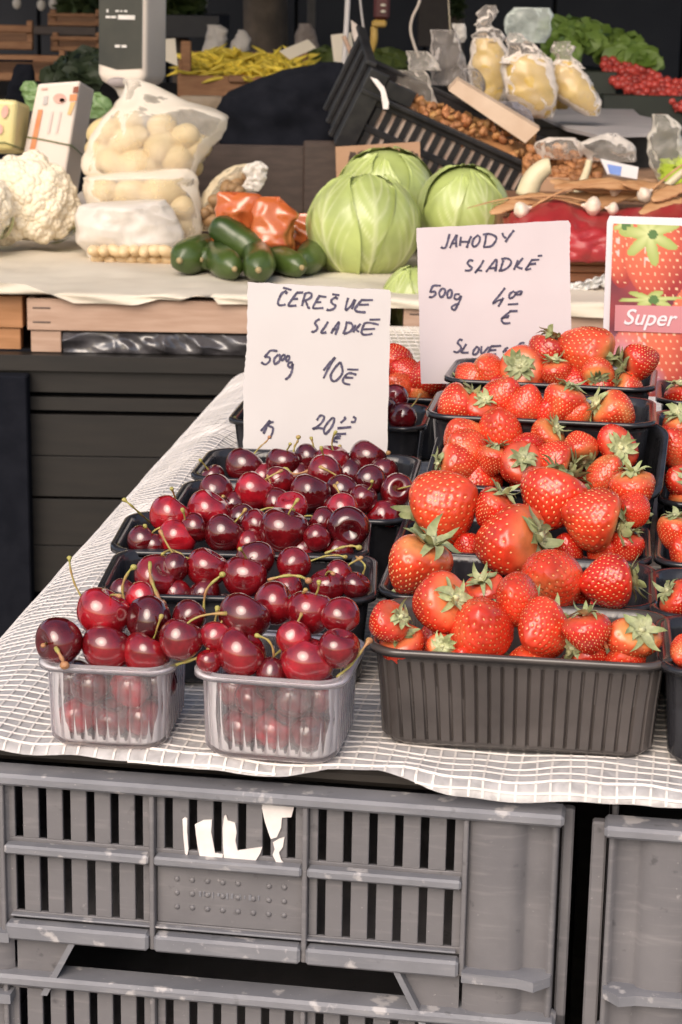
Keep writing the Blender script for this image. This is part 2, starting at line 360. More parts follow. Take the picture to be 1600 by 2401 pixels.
# ------------------------------------------------------------------ grey slotted crates
def stand_box(b, u0, u1, v0, v1, z0, z1, bev=0.0012): return b.box(u0, u1, v0, v1, z0, z1, MST, bev)
def part(name, boxes, m, parent, bev=0.0012, smooth=False):
    b = MB()
    for q in boxes: stand_box(b, *q, bev=bev)
    return b.build(name, m, parent, smooth)
def grey_crate(u0, zt, label, full=True, stickers=False):
    """front face of a stacking crate, 0.402 wide, top rim at zt; the rest of the crate goes 0.58 back"""
    W = 0.402; D = 0.58; c = thing('plastic_crate', L(u0 + W / 2, D / 2, zt - 0.135), label, 'crate', 'grey stacking crates that carry the front display')
    z = lambda d: zt - d
    e0, e1 = u0 + 0.052, u0 + W - 0.057          # face between the corner posts
    dv = [e0, u0 + 0.149, u0 + 0.246, e1]
    part('rim', [(u0 - 0.002, u0 + W + 0.002, -0.010, 0.012, z(0.0078), z(0.0))], M_greylip, c, 0.002)
    part('wall_band', [(e0, e1, 0.0, 0.003, z(0.0100), z(0.0079))], M_grey, c, 0.0005)
    part('wall_band', [(e0, e1, 0.0, 0.003, z(0.0575), z(0.0458))], M_grey, c, 0.0005)
    part('wall_band', [(e0, e1, 0.0, 0.003, z(0.1010), z(0.0962))], M_grey, c, 0.0005)
    rng = random.Random(int(u0 * 1000) + int(zt * 997))
    for k in range(3):
        a, bb = dv[k] + 0.0018, dv[k + 1] - 0.0018; n = 6; pitch = (bb - a) / 6.0; sw = 0.0052
        for r, (zu, zd) in enumerate(((0.0101, 0.0457), (0.0576, 0.0961))):
            if r == 1 and k == 1:
                lp = part('label_panel', [(a, bb, 0.0004, 0.003, z(zd), z(zu))], M_grey, c, 0.0006)
                b = MB()
                for i in range(8):
                    for j in range(3):
                        if j == 0 and i == 5: continue
                        cc = L(a + 0.013 + i * 0.0098, 0.0006, z(0.0655 + j * 0.0095)); b.ball(cc, (0.002, 0.0016, 0.002), 10, 6)
                o = b.build('embossed_dots', M_grey, lp, True); o['kind'] = 'stuff'
                b = MB()
                for i in range(14):
                    hh = rng.uniform(0.0016, 0.004); uu = a + 0.027 + i * 0.0029
                    stand_box(b, uu, uu + rng.uniform(0.0008, 0.002), -0.0002, 0.001, z(0.0745 + hh / 2 + rng.uniform(-.0006, .0006)), z(0.0745 - hh / 2), 0.0002)
                o = b.build('embossed_mark', M_greylip, lp); o['kind'] = 'stuff'
                continue
            for i in range(n + 1):
                s0 = a if i == 0 else a + pitch * (i - 0.5) + sw / 2
                s1 = bb if i == n else a + pitch * (i + 0.5) - sw / 2
                part('slat', [(s0, s1, 0.0, 0.003, z(zd), z(zu))], M_grey, c, 0.0004)
    for k in (1, 2, 3, 0):
        part('upright_rib', [(dv[k] - 0.0016, dv[k] + 0.0016, -0.0065, 0.001, z(0.1125), z(0.0085))], M_grey, c, 0.0006)
    for k in range(3):
        part('rail', [(dv[k] + 0.0017, dv[k + 1] - 0.0017, -0.0088, 0.0005, z(0.0543), z(0.0480))], M_greylip, c, 0.0014)
        part('bottom_rail', [(dv[k] + 0.0017, dv[k + 1] - 0.0017, -0.0105, 0.0005, z(0.1124), z(0.1011))], M_greylip, c, 0.0018)
    part('lower_lip', [(e0 + 0.004, e1 - 0.004, -0.0045, 0.0, z(0.0985), z(0.0972))], M_greylip, c, 0.0004)
    for s in (-1, 1):                              # corner posts: rounded face, step, outer flange
        ua = u0 + W if s > 0 else u0; q = lambda t: ua - s * t
        b = MB(); prof = [(0.0565, -0.001), (0.053, -0.004), (0.045, -0.0055), (0.030, -0.0055), (0.0225, -0.003), (0.0205, 0.001), (0.018, 0.0015), (0.006, 0.002), (0.0045, -0.004), (0.0015, -0.004), (0.001, 0.012), (0.0, 0.05)]
        rows = []
        for zz in np.linspace(z(0.006), z(0.160), 7): rows.append([tuple(L(q(t), v + 0.002, zz)) for t, v in prof])
        b.grid(np.array(rows)); b.build('corner_post', M_grey, c, True)
        lo, hi = sorted((q(0.056), q(0.006)))
        bb_ = MB()
        for zz, th in ((z(0.1075), 0.0066), (z(0.1505), 0.0066)):
            pts = [L(q(0.0565), -0.011, 0), L(q(0.022), -0.0125, 0), L(q(0.012), -0.016, 0), L(q(0.002), -0.006, 0), L(q(0.002), 0.006, 0), L(q(0.0565), 0.004, 0)]
            pts = [Vector((p.x, p.y, zz)) for p in pts]
            if s > 0: pts = pts[::-1]
            bb2 = MB(); bb2.poly(pts, (0, 0, -1), th); bb2.build('corner_flange', M_greylip, c)
        # brace and gusset under the wall
        g0 = q(0.098); g1 = q(0.0585); pts = [L(g0, 0.0, z(0.1126)), L(g1, 0.0, z(0.1126)), L(g1, 0.0, z(0.1505)), L(q(0.078), 0.0, z(0.1505))]
        if s < 0: pts = pts[::-1]
        b = MB(); b.poly(pts, DV, 0.003); b.build('gusset', M_grey, c)
        b = MB(); b.poly([L(g0 + s * .003, -0.008, z(0.1126)), L(g0 - s * .001, -0.008, z(0.1126)), L(q(0.080), -0.008, z(0.1505)), L(q(0.0755), -0.008, z(0.1505))][::(-1 if s > 0 else 1)], DV, 0.0095); b.build('brace', M_greylip, c)
    part('corner_return', [(u0 + W + .0005, u0 + W + .0075, .012, .020, z(.150), z(.004))], M_grey, c)
    part('corner_return', [(u0 - .0095, u0 - .0005, .006, .014, z(.150), z(.004))], M_grey, c)
    part('side_wall', [(u0 + 0.002, u0 + 0.006, 0.03, D, z(0.150), z(0.002))], M_grey, c)
    part('side_wall', [(u0 + W - 0.006, u0 + W - 0.002, 0.052, D, z(0.150), z(0.002))], M_grey, c)
    part('back_wall', [(u0 + 0.008, u0 + W - 0.008, D - 0.004, D, z(0.150), z(0.002))], M_grey, c)
    part('floor', [(u0 + 0.008, u0 + W - 0.008, 0.02, D - 0.006, z(0.116), z(0.1125))], M_grey, c)
    return c
crateA = grey_crate(-0.264, 0.8285, 'grey slotted plastic crate with torn white label under the cherry punnets')
crateA2 = grey_crate(-0.264, 0.6911, 'lowest grey crate, its slots cut off by the bottom edge of the picture')
crateB = grey_crate(0.166, 0.8240, 'scuffed grey crate at the right edge, only its corner showing')
crateB2 = grey_crate(0.166, 0.6860, 'bottom right grey crate beneath the scuffed one')
for u0 in (-0.264, 0.166):
    for zt, t_ in ((0.5537, 'third'), (0.4163, 'fourth'), (0.2789, 'fifth'), (0.1415, 'bottom')): 
        side = 'left' if u0 < 0 else 'right'
        c = tag(part('plastic_crate', [(u0, u0 + 0.402, 0, 0.58, zt - (0.1360 if t_ != 'bottom' else 0.1415), zt)], M_grey, None, 0.004), f'plain grey crate, {t_} from the top of the {side} front stack', 'crate', 'grey stacking crates that carry the front display')
# torn remains of a paper label on the crate
M_torn = mat('torn_label_paper', (0.84, 0.80, 0.77), (0.74, 0.66, 0.62), 0.7, 60, bump=0.2)
def crate_px(pts): return [onpl(x, y, O0 + DV * -0.0006, DV) for x, y in pts]
for pts in ([(429, 1920), (434, 1915), (440, 1918), (440, 1950), (443, 1990), (440, 2006), (435, 2000), (431, 1960)],
            [(458, 1932), (478, 1922), (498, 1921), (496, 1950), (501, 1975), (505, 1999), (524, 2002), (522, 2014), (490, 2014), (470, 2010), (463, 1975)],
            [(527, 1912), (531, 1910), (535, 1923), (552, 1928), (556, 1950), (553, 1970), (558, 1993), (616, 1985), (611, 2000), (598, 2021), (560, 2018), (526, 2013), (524, 1980), (523, 1940)],
            [(615, 1893), (618, 1880), (640, 1880), (682, 1882), (690, 1893), (684, 1915), (662, 1916), (660, 1940), (650, 1962), (636, 1966), (630, 1950), (622, 1925)],
            [(641, 1974), (655, 1966), (668, 1962), (664, 1985), (655, 1998), (660, 2015), (668, 2025), (648, 2020), (640, 2003), (645, 1990)]):
    b = MB(); b.poly(crate_px(pts), -DV, 0.0009); o = b.build('label_remnant', M_torn, crateA); o['label'] = 'torn white paper label remnant'

# board under the sheet (hidden by it, carries the trays)
b = MB(); stand_box(b, -0.262, 0.62, 0.012, 1.26, 0.8286, 0.8410, 0.004)
tag(b.build('display_board', M_dark), 'dark board bridging the crates beneath the netted plastic sheet', 'board')
b = MB(); stand_box(b, -0.25, 0.60, 0.60, 1.25, 0.0, 0.827, 0.004)
tag(b.build('support_block', M_dark), 'dark stack standing in shadow behind the front crates', 'support')

# ------------------------------------------------------------------ netted plastic sheet over the display
edge_px = [(-60, 1788), (0, 1792), (204, 1807), (357, 1822), (459, 1835), (663, 1843), (740, 1836), (800, 1821), (860, 1835), (928, 1858), (1055, 1886), (1208, 1896), (1387, 1909), (1540, 1924), (1620, 1922), (1900, 1930)]
eu, ez = [], []
for x, y in edge_px:
    p = onpl(x, y, O0 + DV * -0.016, DV); eu.append((p - O0).dot(DU)); ez.append(p.z)
def sheet_pt(u, s):
    """u along the front, s depth along the cloth (0 at the front bend, negative = hanging part)"""
    uL = -0.256 - 0.043 * max(0, s)
    du = uL - u; uu = u; drop = 0.0; r = 0.028
    if du > 0:
        if du < r * 1.57: a = du / r; uu = uL - r * math.sin(a); drop = r * (1 - math.cos(a))
        else: uu = uL - r - 0.004 * (du - r * 1.57); drop = r + (du - r * 1.57)
    nz = noise.noise(Vector((u * 13, s * 11, 0.3))) * 0.0035 + noise.noise(Vector((u * 34, s * 30, 4.3))) * 0.0016
    bulge = 0.016 * math.exp(-((u - uL - 0.03) / 0.026) ** 2) * min(1, max(0, s * 2.2 + .15)) * (0.8 + 0.5 * noise.noise(Vector((3, s * 9, 1))))
    z = TZ + 0.0015 + nz * (0.5 if s > 0.04 else 1.3) + bulge - drop
    if s >= 0: return L(uu, s, z)
    zb = float(np.interp(u, eu, ez)); Lh = max(0.004, TZ - zb); t = -s; rr = 0.010
    wv = noise.noise(Vector((u * 16, 7.1, 0))) * 0.0042 + noise.noise(Vector((u * 41, 2.1, 0))) * 0.0014
    if t < rr * 1.3: a = t / rr; v = -rr * math.sin(a); dz = rr * (1 - math.cos(a))
    else: v = -rr * math.sin(1.3) - (t - rr * 1.3) * 0.27; dz = rr * (1 - math.cos(1.3)) + (t - rr * 1.3) * 0.96
    return L(uu, v + wv * min(1, t * 60), z - dz)
def hang(u):
    zb = float(np.interp(u, eu, ez)); return max(0.003, (TZ - zb)) * 1.25
M_film = film_mat('greenhouse_film', (0.66, 0.632, 0.62), 0.90, 0.3, 0.35, wr=0.2, wscale=80)
M_thread = mat('white_net_thread', (0.84, 0.78, 0.73), (0.70, 0.65, 0.60), 0.5, 45)
sh = thing('net_sheet', L(0.1, 0.6, TZ), 'translucent plastic sheet with white net threads covering the fruit stand', 'plastic sheet')
U0, U1, S1_ = -0.40, 0.52, 1.27
nu, ns = 150, 190; P = np.zeros((ns, nu, 3))
for j in range(nu):
    u = U0 + (U1 - U0) * j / (nu - 1); h = hang(u)
    for i in range(ns):
        s = -h + (S1_ + h) * (i / (ns - 1)) ** 1.25
        P[i, j] = sheet_pt(u, s)
b = MB(); b.grid(P); b.build('film', M_film, sh, True)
b = MB(); pit = 0.0100; rng = random.Random(3)
def strip(pts, wid, side):
    vs = []
    for p in pts: vs += [p - side * wid + Vector((0, 0, .0007)), p + side * wid + Vector((0, 0, .0007))]
    k = len(pts); b.add(vs, [(2 * i, 2 * i + 1, 2 * i + 3, 2 * i + 2) for i in range(k - 1)])
u = U0
while u < U1:                                   # threads running away from the viewer
    h = hang(u); ss = list(np.linspace(-h, 0.03, 9)) + list(np.linspace(0.045, S1_, 80)); ph = rng.uniform(0, 9)
    strip([sheet_pt(u + 0.0009 * math.sin(s * 40 + ph), s) - DV * 0.0006 for s in ss], 0.00075, DU); u += pit * rng.uniform(.93, 1.07)
s = -0.062
while s < S1_:                                  # cross threads
    pts = []; us = np.linspace(U0, U1, 130); run = []
    for u in us:
        if s < 0 and -s > hang(u):
            if len(run) > 1: strip(run, 0.00075, (DV * 0.35 + Vector((0, 0, 0.93))).normalized())
            run = []; continue
        p = sheet_pt(u, s + 0.0009 * math.sin(u * 45 + s * 300)); run.append(p - DV * 0.0006)
    if len(run) > 1: strip(run, 0.00075, (DV * 0.88 + Vector((0, 0, 0.47))).normalized() if s > 0.004 else (DV * 0.3 + Vector((0, 0, 0.95))).normalized())
    s += pit * rng.uniform(.93, 1.07)
o = b.build('net_threads', M_thread, sh); o['kind'] = 'stuff'

# ================================================================== TRAYS AND PUNNETS
def rrect(a, b, r, n):
    per = 4 * (a - r) + 4 * (b - r) + 2 * math.pi * r; out = []
    segs = [((a, -b + r), (0, 1), 2 * (b - r)), None, ((a - r, b), (-1, 0), 2 * (a - r)), None, ((-a, b - r), (0, -1), 2 * (b - r)), None, ((-a + r, -b), (1, 0), 2 * (a - r)), None]
    cs = [(a - r, b - r, 0), (-a + r, b - r, 90), (-a + r, -b + r, 180), (a - r, -b + r, 270)]
    for i in range(n):
        t = per * i / n
        for k in range(8):
            ln = segs[k][2] if segs[k] else math.pi * r / 2
            if t <= ln + 1e-9:
                if segs[k]:
                    (x, y), (dx, dy), _ = segs[k]; out.append((x + dx * t, y + dy * t, dy, -dx))
                else:
                    cx, cy, a0 = cs[k // 2]; q = R_(a0) + t / r; out.append((cx + r * math.cos(q), cy + r * math.sin(q), math.cos(q), math.sin(q)))
                break
            t -= ln
        else: out.append(out[0])
    return out
def tray_mesh(name, a, b, h, nr, rib, m, taper=0.011, lip=0.0045, r=0.022, N=220):
    """ribbed punnet: outer wall, rolled rim, inner wall; nr ribs round the wall, rib = their depth"""
    rows = []
    def ring(ins, z, ribbed, rr=r):
        o = rrect(a - ins, b - ins, max(0.006, rr - ins * .4), N); out = []
        for i, (x, y, nx, ny) in enumerate(o):
            d = 0.0
            if ribbed:
                ph = (i * nr / N) % 1.0; d = rib * (1.0 if ph < 0.80 else -1.0)
            out.append((x + nx * d, y + ny * d, z))
        rows.append(out)
    t = taper
    ring(t + 0.012, 0.0012, 0); ring(t + 0.003, 0.0, 0); ring(t + 0.0005, 0.003, 0); ring(t * .95, 0.0055, 1)
    ring(t * .6 + lip * .4, h * .55, 1); ring(t * .25 + lip * .8, h - 0.009, 1); ring(lip + 0.0016, h - 0.0065, 0)
    ring(lip + 0.0004, h - 0.0028, 0); ring(0.0006, h - 0.0022, 0); ring(0.0, h - 0.0045, 0); ring(0.0, h - 0.001, 0); ring(0.0012, h, 0); ring(lip - 0.001, h - 0.0001, 0)
    ring(lip + 0.0014, h - 0.001, 0); ring(lip + 0.0026, h - 0.007, 0); ring(t * .6 + lip * .4 + .0012, h * .5, 1); ring(t + 0.0015, 0.006, 1); ring(t + 0.004, 0.0025, 0)
    b_ = MB(); b_.grid(np.array(rows), True); n = len(rows)
    b_.f.append(tuple(range(N))[::-1]); b_.f.append(tuple((n - 1) * N + k for k in range(N)))
    me = bpy.data.meshes.new(name); me.from_pydata(b_.v, [], b_.f); me.update(); me.materials.append(m)
    sm = np.ones(len(me.polygons), bool); sm[[3 * N + i for i in range(2 * N)]] = False; sm[3 * N:5 * N] = False; sm[-2:] = False
    me.polygons.foreach_set('use_smooth', sm.tolist()); return me
M_pet = film_mat('clear_punnet_plastic', (0.85, 0.82, 0.84), 0.03, 0.05, 0.2, wr=0.05, wscale=50, milky=0.05)
M_smoke = mat('smoky_black_punnet', (0.058, 0.050, 0.047), (0.09, 0.077, 0.072), 0.2, 18, spec=0.6)
ME_blk = tray_mesh('punnet_black', 0.0945, 0.0585, 0.066, 64, 0.0009, M_black, N=320)
ME_frt = tray_mesh('punnet_front', 0.0945, 0.0585, 0.066, 64, 0.0011, M_smoke, N=384)
ME_clr = tray_mesh('punnet_clear', 0.0430, 0.048, 0.056, 40, 0.0007, M_pet, taper=0.007, r=0.017, N=240)
ME_clr2 = tray_mesh('punnet_clear_wide', 0.0480, 0.048, 0.056, 42, 0.0007, M_pet, taper=0.007, r=0.018, N=252)
TRAYS = {}
def tray(key, name, me, pl, pr, zrim, label, group, h=0.066, hb=0.0585, tilt=0.0):
    A = atz(*pl, zrim); B = atz(*pr, zrim); yaw = math.atan2(B.y - A.y, B.x - A.x)
    n = Vector((-math.sin(yaw), math.cos(yaw), 0)); c = (A + B) / 2 + n * hb
    o = bpy.data.objects.new(name, me); C.objects.link(o)
    M = Matrix.Translation((c.x, c.y, zrim - h)) @ Matrix.Rotation(yaw, 4, 'Z')
    if tilt: M = Matrix.Translation((A + B) / 2) @ Matrix.Rotation(yaw, 4, 'Z') @ Matrix.Rotation(tilt, 4, 'X') @ Matrix.Translation((0, hb, -h))
    o.matrix_basis = M; tag(o, label, 'punnet', group)
    TRAYS[key] = (M, h, zrim); return o
ZR = TZ + 0.003 + 0.066
GB = 'black punnets of cherries'; GS = 'black punnets of strawberries'
tray('P1', 'clear_punnet', ME_clr, (76, 1557), (404, 1573), TZ + .003 + .056, 'clear ribbed plastic punnet of cherries at the front left', 'clear cherry punnets', 0.056, 0.048)
tray('P2', 'clear_punnet', ME_clr2, (434, 1578), (816, 1606), TZ + .003 + .056, 'clear ribbed plastic punnet of cherries beside the front strawberry punnet', 'clear cherry punnets', 0.056, 0.048)
tray('C2', 'black_punnet', ME_blk, (222, 1392), (880, 1408), ZR, 'black cherry punnet directly behind the two clear punnets', GB)
tray('C3', 'black_punnet', ME_blk, (250, 1290), (865, 1306), ZR, 'black cherry punnet in the third row from the front', GB)
tray('C4', 'black_punnet', ME_blk, (392, 1203), (950, 1222), ZR, 'black cherry punnet in the fourth row, mostly hidden by cherries', GB)
tray('C5', 'black_punnet', ME_blk, (440, 1118), (968, 1140), ZR, 'black cherry punnet just in front of the cherry price card', GB)
tray('C7', 'black_punnet', ME_blk, (514, 985), (1012, 1005), ZR, 'black cherry punnet behind the cherry price card', GB)
tray('S1', 'black_punnet', ME_frt, (868, 1522), (1568, 1562), ZR, 'ribbed smoky black strawberry punnet at the very front', GS)
tray('S2', 'black_punnet', ME_blk, (886, 1392), (1536, 1428), ZR, 'black strawberry punnet in the second row', GS)
tray('S3', 'black_punnet', ME_blk, (912, 1290), (1534, 1322), ZR, 'black strawberry punnet in the third row', GS)
tray('S4', 'black_punnet', ME_blk, (982, 1135), (1560, 1172), ZR + .012, 'black strawberry punnet tipped forward with its slotted back wall showing', GS, tilt=R_(20))
tray('S5b', 'black_punnet', ME_blk, (1000, 1083), (1535, 1110), ZR, 'black punnet at the bottom of the strawberry stack, hidden behind the tipped one', GS)
tray('S5', 'black_punnet', ME_blk, (1008, 972), (1524, 996), ZR + .058, 'black strawberry punnet stacked behind the tipped one', GS)
tray('S6b', 'black_punnet', ME_blk, (1020, 1010), (1535, 1035), ZR, 'black punnet at the bottom of the rear strawberry stack', GS)
tray('S6', 'black_punnet', ME_blk, (1040, 888), (1532, 912), ZR + .060, 'black strawberry punnet in front of the strawberry price card', GS)
tray('S7', 'black_punnet', ME_blk, (640, 920), (1064, 937), ZR, 'black strawberry punnet half hidden behind the cherry price card', GS)
tray('R1', 'black_punnet', ME_blk, (1578, 1572), (2268, 1612), ZR, 'black punnet cut by the right edge, front row', GS)
tray('R2', 'black_punnet', ME_blk, (1546, 1440), (2190, 1478), ZR, 'black punnet cut by the right edge, second row', GS)
tray('R3', 'black_punnet', ME_blk, (1542, 1318), (2160, 1356), ZR, 'black punnet cut by the right edge, third row', GS)
tray('R4', 'black_punnet', ME_blk, (1540, 1176), (2110, 1210), ZR, 'black punnet cut by the right edge, fourth row', GS)
tray('R5', 'black_punnet', ME_blk, (1536, 1020), (2050, 1046), ZR + .030, 'black punnet cut by the right edge, fifth row', GS)
tray('R6', 'black_punnet', ME_blk, (1534, 938), (2030, 960), ZR + .030, 'black punnet cut by the right edge, farthest row beneath the poster', GS)
for zz, k in ((0, 'R5'), (0, 'R6')):
    M, h, zr = TRAYS[k]; c = M.translation
    b = MB(); b.box(-0.085, 0.085, -0.05, 0.05, 0, zr - h - TZ - .003, Matrix.Translation((c.x, c.y, TZ + .0035)) @ Matrix.Rotation(YAW, 4, 'Z'), 0.004)
    tag(b.build('riser_block', M_blackmat), 'black block raising the ' + ('fifth' if k == 'R5' else 'farthest') + ' punnet at the right edge', 'block')
# vent slots in the punnet back walls: light through them painted as pale plates
M_slot = mat('slot_light_paint', (0.55, 0.53, 0.58), (0.5, 0.48, 0.54), 0.4, 50)
for key, xs in (('S4', (-0.060, -0.012, 0.014, 0.034, 0.054)), ('S1', (0.012, 0.064)), ('S2', (0.0,))):
    M = TRAYS[key][0]; par = [o for o in C.objects if o.name.startswith('black_punnet') and (o.matrix_basis.translation - M.translation).length < 1e-5][0]
    for x in xs:
        b = MB(); b.box(x - .0044, x + .0044, 0.0487, 0.0502, 0.0535, 0.0572, M, 0.0006); b.build('painted_vent_slot', M_slot, par)

# ================================================================== CHERRIES
def cherry_mesh(name, seed):
    seg, ring = 40, 26; rng = random.Random(seed); P = np.zeros((ring + 1, seg, 3))
    fl = rng.uniform(.88, 1.0); he = rng.uniform(0.84, 0.98); su = rng.uniform(0.02, 0.05); sk = rng.uniform(-.08, .08)
    for i in range(ring + 1):
        a = math.pi * i / ring
        for k in range(seg):
            q = 2 * math.pi * k / seg
            rr = 1 - 0.035 * (1 + math.cos(a)) * 0 - su * math.exp(-((q - math.pi) / 0.25) ** 2) * math.sin(a)
            x = math.sin(a) * math.cos(q) * rr; y = math.sin(a) * math.sin(q) * rr * fl; z = math.cos(a) * he
            sh_ = math.exp(-(math.sin(a) / 0.34) ** 2)
            if z > 0: z -= 0.36 * sh_; 
            else: z += 0.05 * sh_
            wd = 1 + 0.10 * math.cos(a); n_ = 1 + .03 * noise.noise(Vector((x * 1.4, y * 1.4, z * 1.4 + seed * 4))); P[i, k] = ((x * wd + sk * z * z) * n_, y * wd * n_, z * n_)
    b = MB(); b.grid(P, True)
    me = bpy.data.meshes.new(name); me.from_pydata(b.v, [], b.f); me.update(); me.materials.append(M_cherry)
    me.polygons.foreach_set('use_smooth', [True] * len(me.polygons)); return me
def mat_cherry():
    m, nt, out = new_mat('cherry_skin')
    b = node(nt, 'ShaderNodeBsdfPrincipled', Roughness=0.09)
    b.inputs['Specular IOR Level'].default_value = 0.7
    b.inputs['Coat Weight'].default_value = 0.8; b.inputs['Coat Roughness'].default_value = 0.05
    oi = node(nt, 'ShaderNodeObjectInfo'); tc = node(nt, 'ShaderNodeTexCoord')
    nz = node(nt, 'ShaderNodeTexNoise', Scale=1.6, Detail=3); lk(nt, tc.outputs['Object'], nz.inputs['Vector'])
    ad = node(nt, 'ShaderNodeVectorMath', operation='ADD'); lk(nt, tc.outputs['Object'], ad.inputs[0]); lk(nt, oi.outputs['Random'], ad.inputs[1]); lk(nt, ad.outputs[0], nz.inputs['Vector'])
    rp = node(nt, 'ShaderNodeValToRGB'); rp.color_ramp.elements[0].position = .35; rp.color_ramp.elements[1].position = .68
    rp.color_ramp.elements[0].color = (0.50, 0.45, 0.5, 1); rp.color_ramp.elements[1].color = (1.15, 1.1, 1.1, 1); lk(nt, nz.outputs['Fac'], rp.inputs['Fac'])
    mx = node(nt, 'ShaderNodeMix', data_type='RGBA', blend_type='MULTIPLY'); mx.inputs[0].default_value = 1
    lk(nt, oi.outputs['Color'], mx.inputs[6]); lk(nt, rp.outputs[0], mx.inputs[7])
    n2 = node(nt, 'ShaderNodeTexNoise', Scale=55, Detail=2); lk(nt, ad.outputs[0], n2.inputs['Vector'])      # pale lenticels
    r2 = node(nt, 'ShaderNodeValToRGB'); r2.color_ramp.elements[0].position = .66; r2.color_ramp.elements[1].position = .75
    r2.color_ramp.elements[0].color = (0, 0, 0, 1); r2.color_ramp.elements[1].color = (.22, .22, .22, 1); lk(nt, n2.outputs['Fac'], r2.inputs['Fac'])
    m2 = node(nt, 'ShaderNodeMix', data_type='RGBA'); lk(nt, r2.outputs[0], m2.inputs[0]); lk(nt, mx.outputs[2], m2.inputs[6]); m2.inputs[7].default_value = (0.5, 0.16, 0.1, 1)
    lk(nt, m2.outputs[2], b.inputs['Base Color']); lk(nt, b.outputs[0], out.inputs[0]); return m
M_cherry = mat_cherry()
M_stem = mat('cherry_stem', (0.38, 0.34, 0.09), (0.42, 0.20, 0.09), 0.5, 55, lo=.44, hi=.56)
ME_ch = [cherry_mesh(f'cherry_{i}', i) for i in range(4)]
COLS = {'b': (0.40, 0.011, 0.020, 1), 'r': (0.235, 0.007, 0.012, 1), 'd': (0.135, 0.006, 0.009, 1), 'k': (0.085, 0.005, 0.008, 1)}
CNAME = {'b': 'bright red', 'r': 'red', 'd': 'dark red', 'k': 'blackish'}
def quat_axis(ax, spin):
    q = Vector((0, 0, 1)).rotation_difference(Vector(ax).normalized()); return (q.to_matrix().to_4x4()) @ Matrix.Rotation(spin, 4, 'Z')
def stem_curve(p0, d, ln, bend, rng):
    d = Vector(d).normalized(); sd = d.orthogonal().normalized(); sd = Matrix.Rotation(rng.uniform(0, 6.28), 3, d) @ sd
    pts = [p0 + d * ln * t + sd * bend * ln * t * t for t in np.linspace(0, 1, 9)]
    return pts
def add_stem(par, pts, r0):
    b = MB(); n = len(pts); rad = [r0 * (1.25 if i == 0 else 1.0) for i in range(n)]; rad[-1] = r0 * 2.3; rad[-2] = r0 * 1.6
    b.tube(pts, rad, 7); e = Vector(pts[-1]); b.ball(e, (r0 * 2.4, r0 * 2.2, r0 * 1.8), 7, 5)
    return b.build('stem', M_stem, par, True)
PHR = {'P1': 'left clear punnet', 'P2': 'right clear punnet', 'C2': 'black punnet behind the clear ones', 'C3': 'third-row cherry punnet', 'C4': 'fourth-row cherry punnet',
       'C5': 'punnet before the cherry price card', 'C7': 'punnet behind the cherry price card',
       'S1': 'front smoky black punnet', 'S2': 'second-row strawberry punnet', 'S3': 'third-row strawberry punnet', 'S4': 'tipped black punnet', 'S5': 'stacked punnet behind the tipped one',
       'S6': 'punnet before the strawberry price card', 'S7': 'punnet half behind the cherry card', 'R1': 'front punnet at the right edge', 'R2': 'second punnet at the right edge', 'R3': 'third punnet at the right edge', 'R4': 'fourth punnet at the right edge', 'R5': 'fifth punnet at the right edge', 'R6': 'farthest punnet at the right edge'}
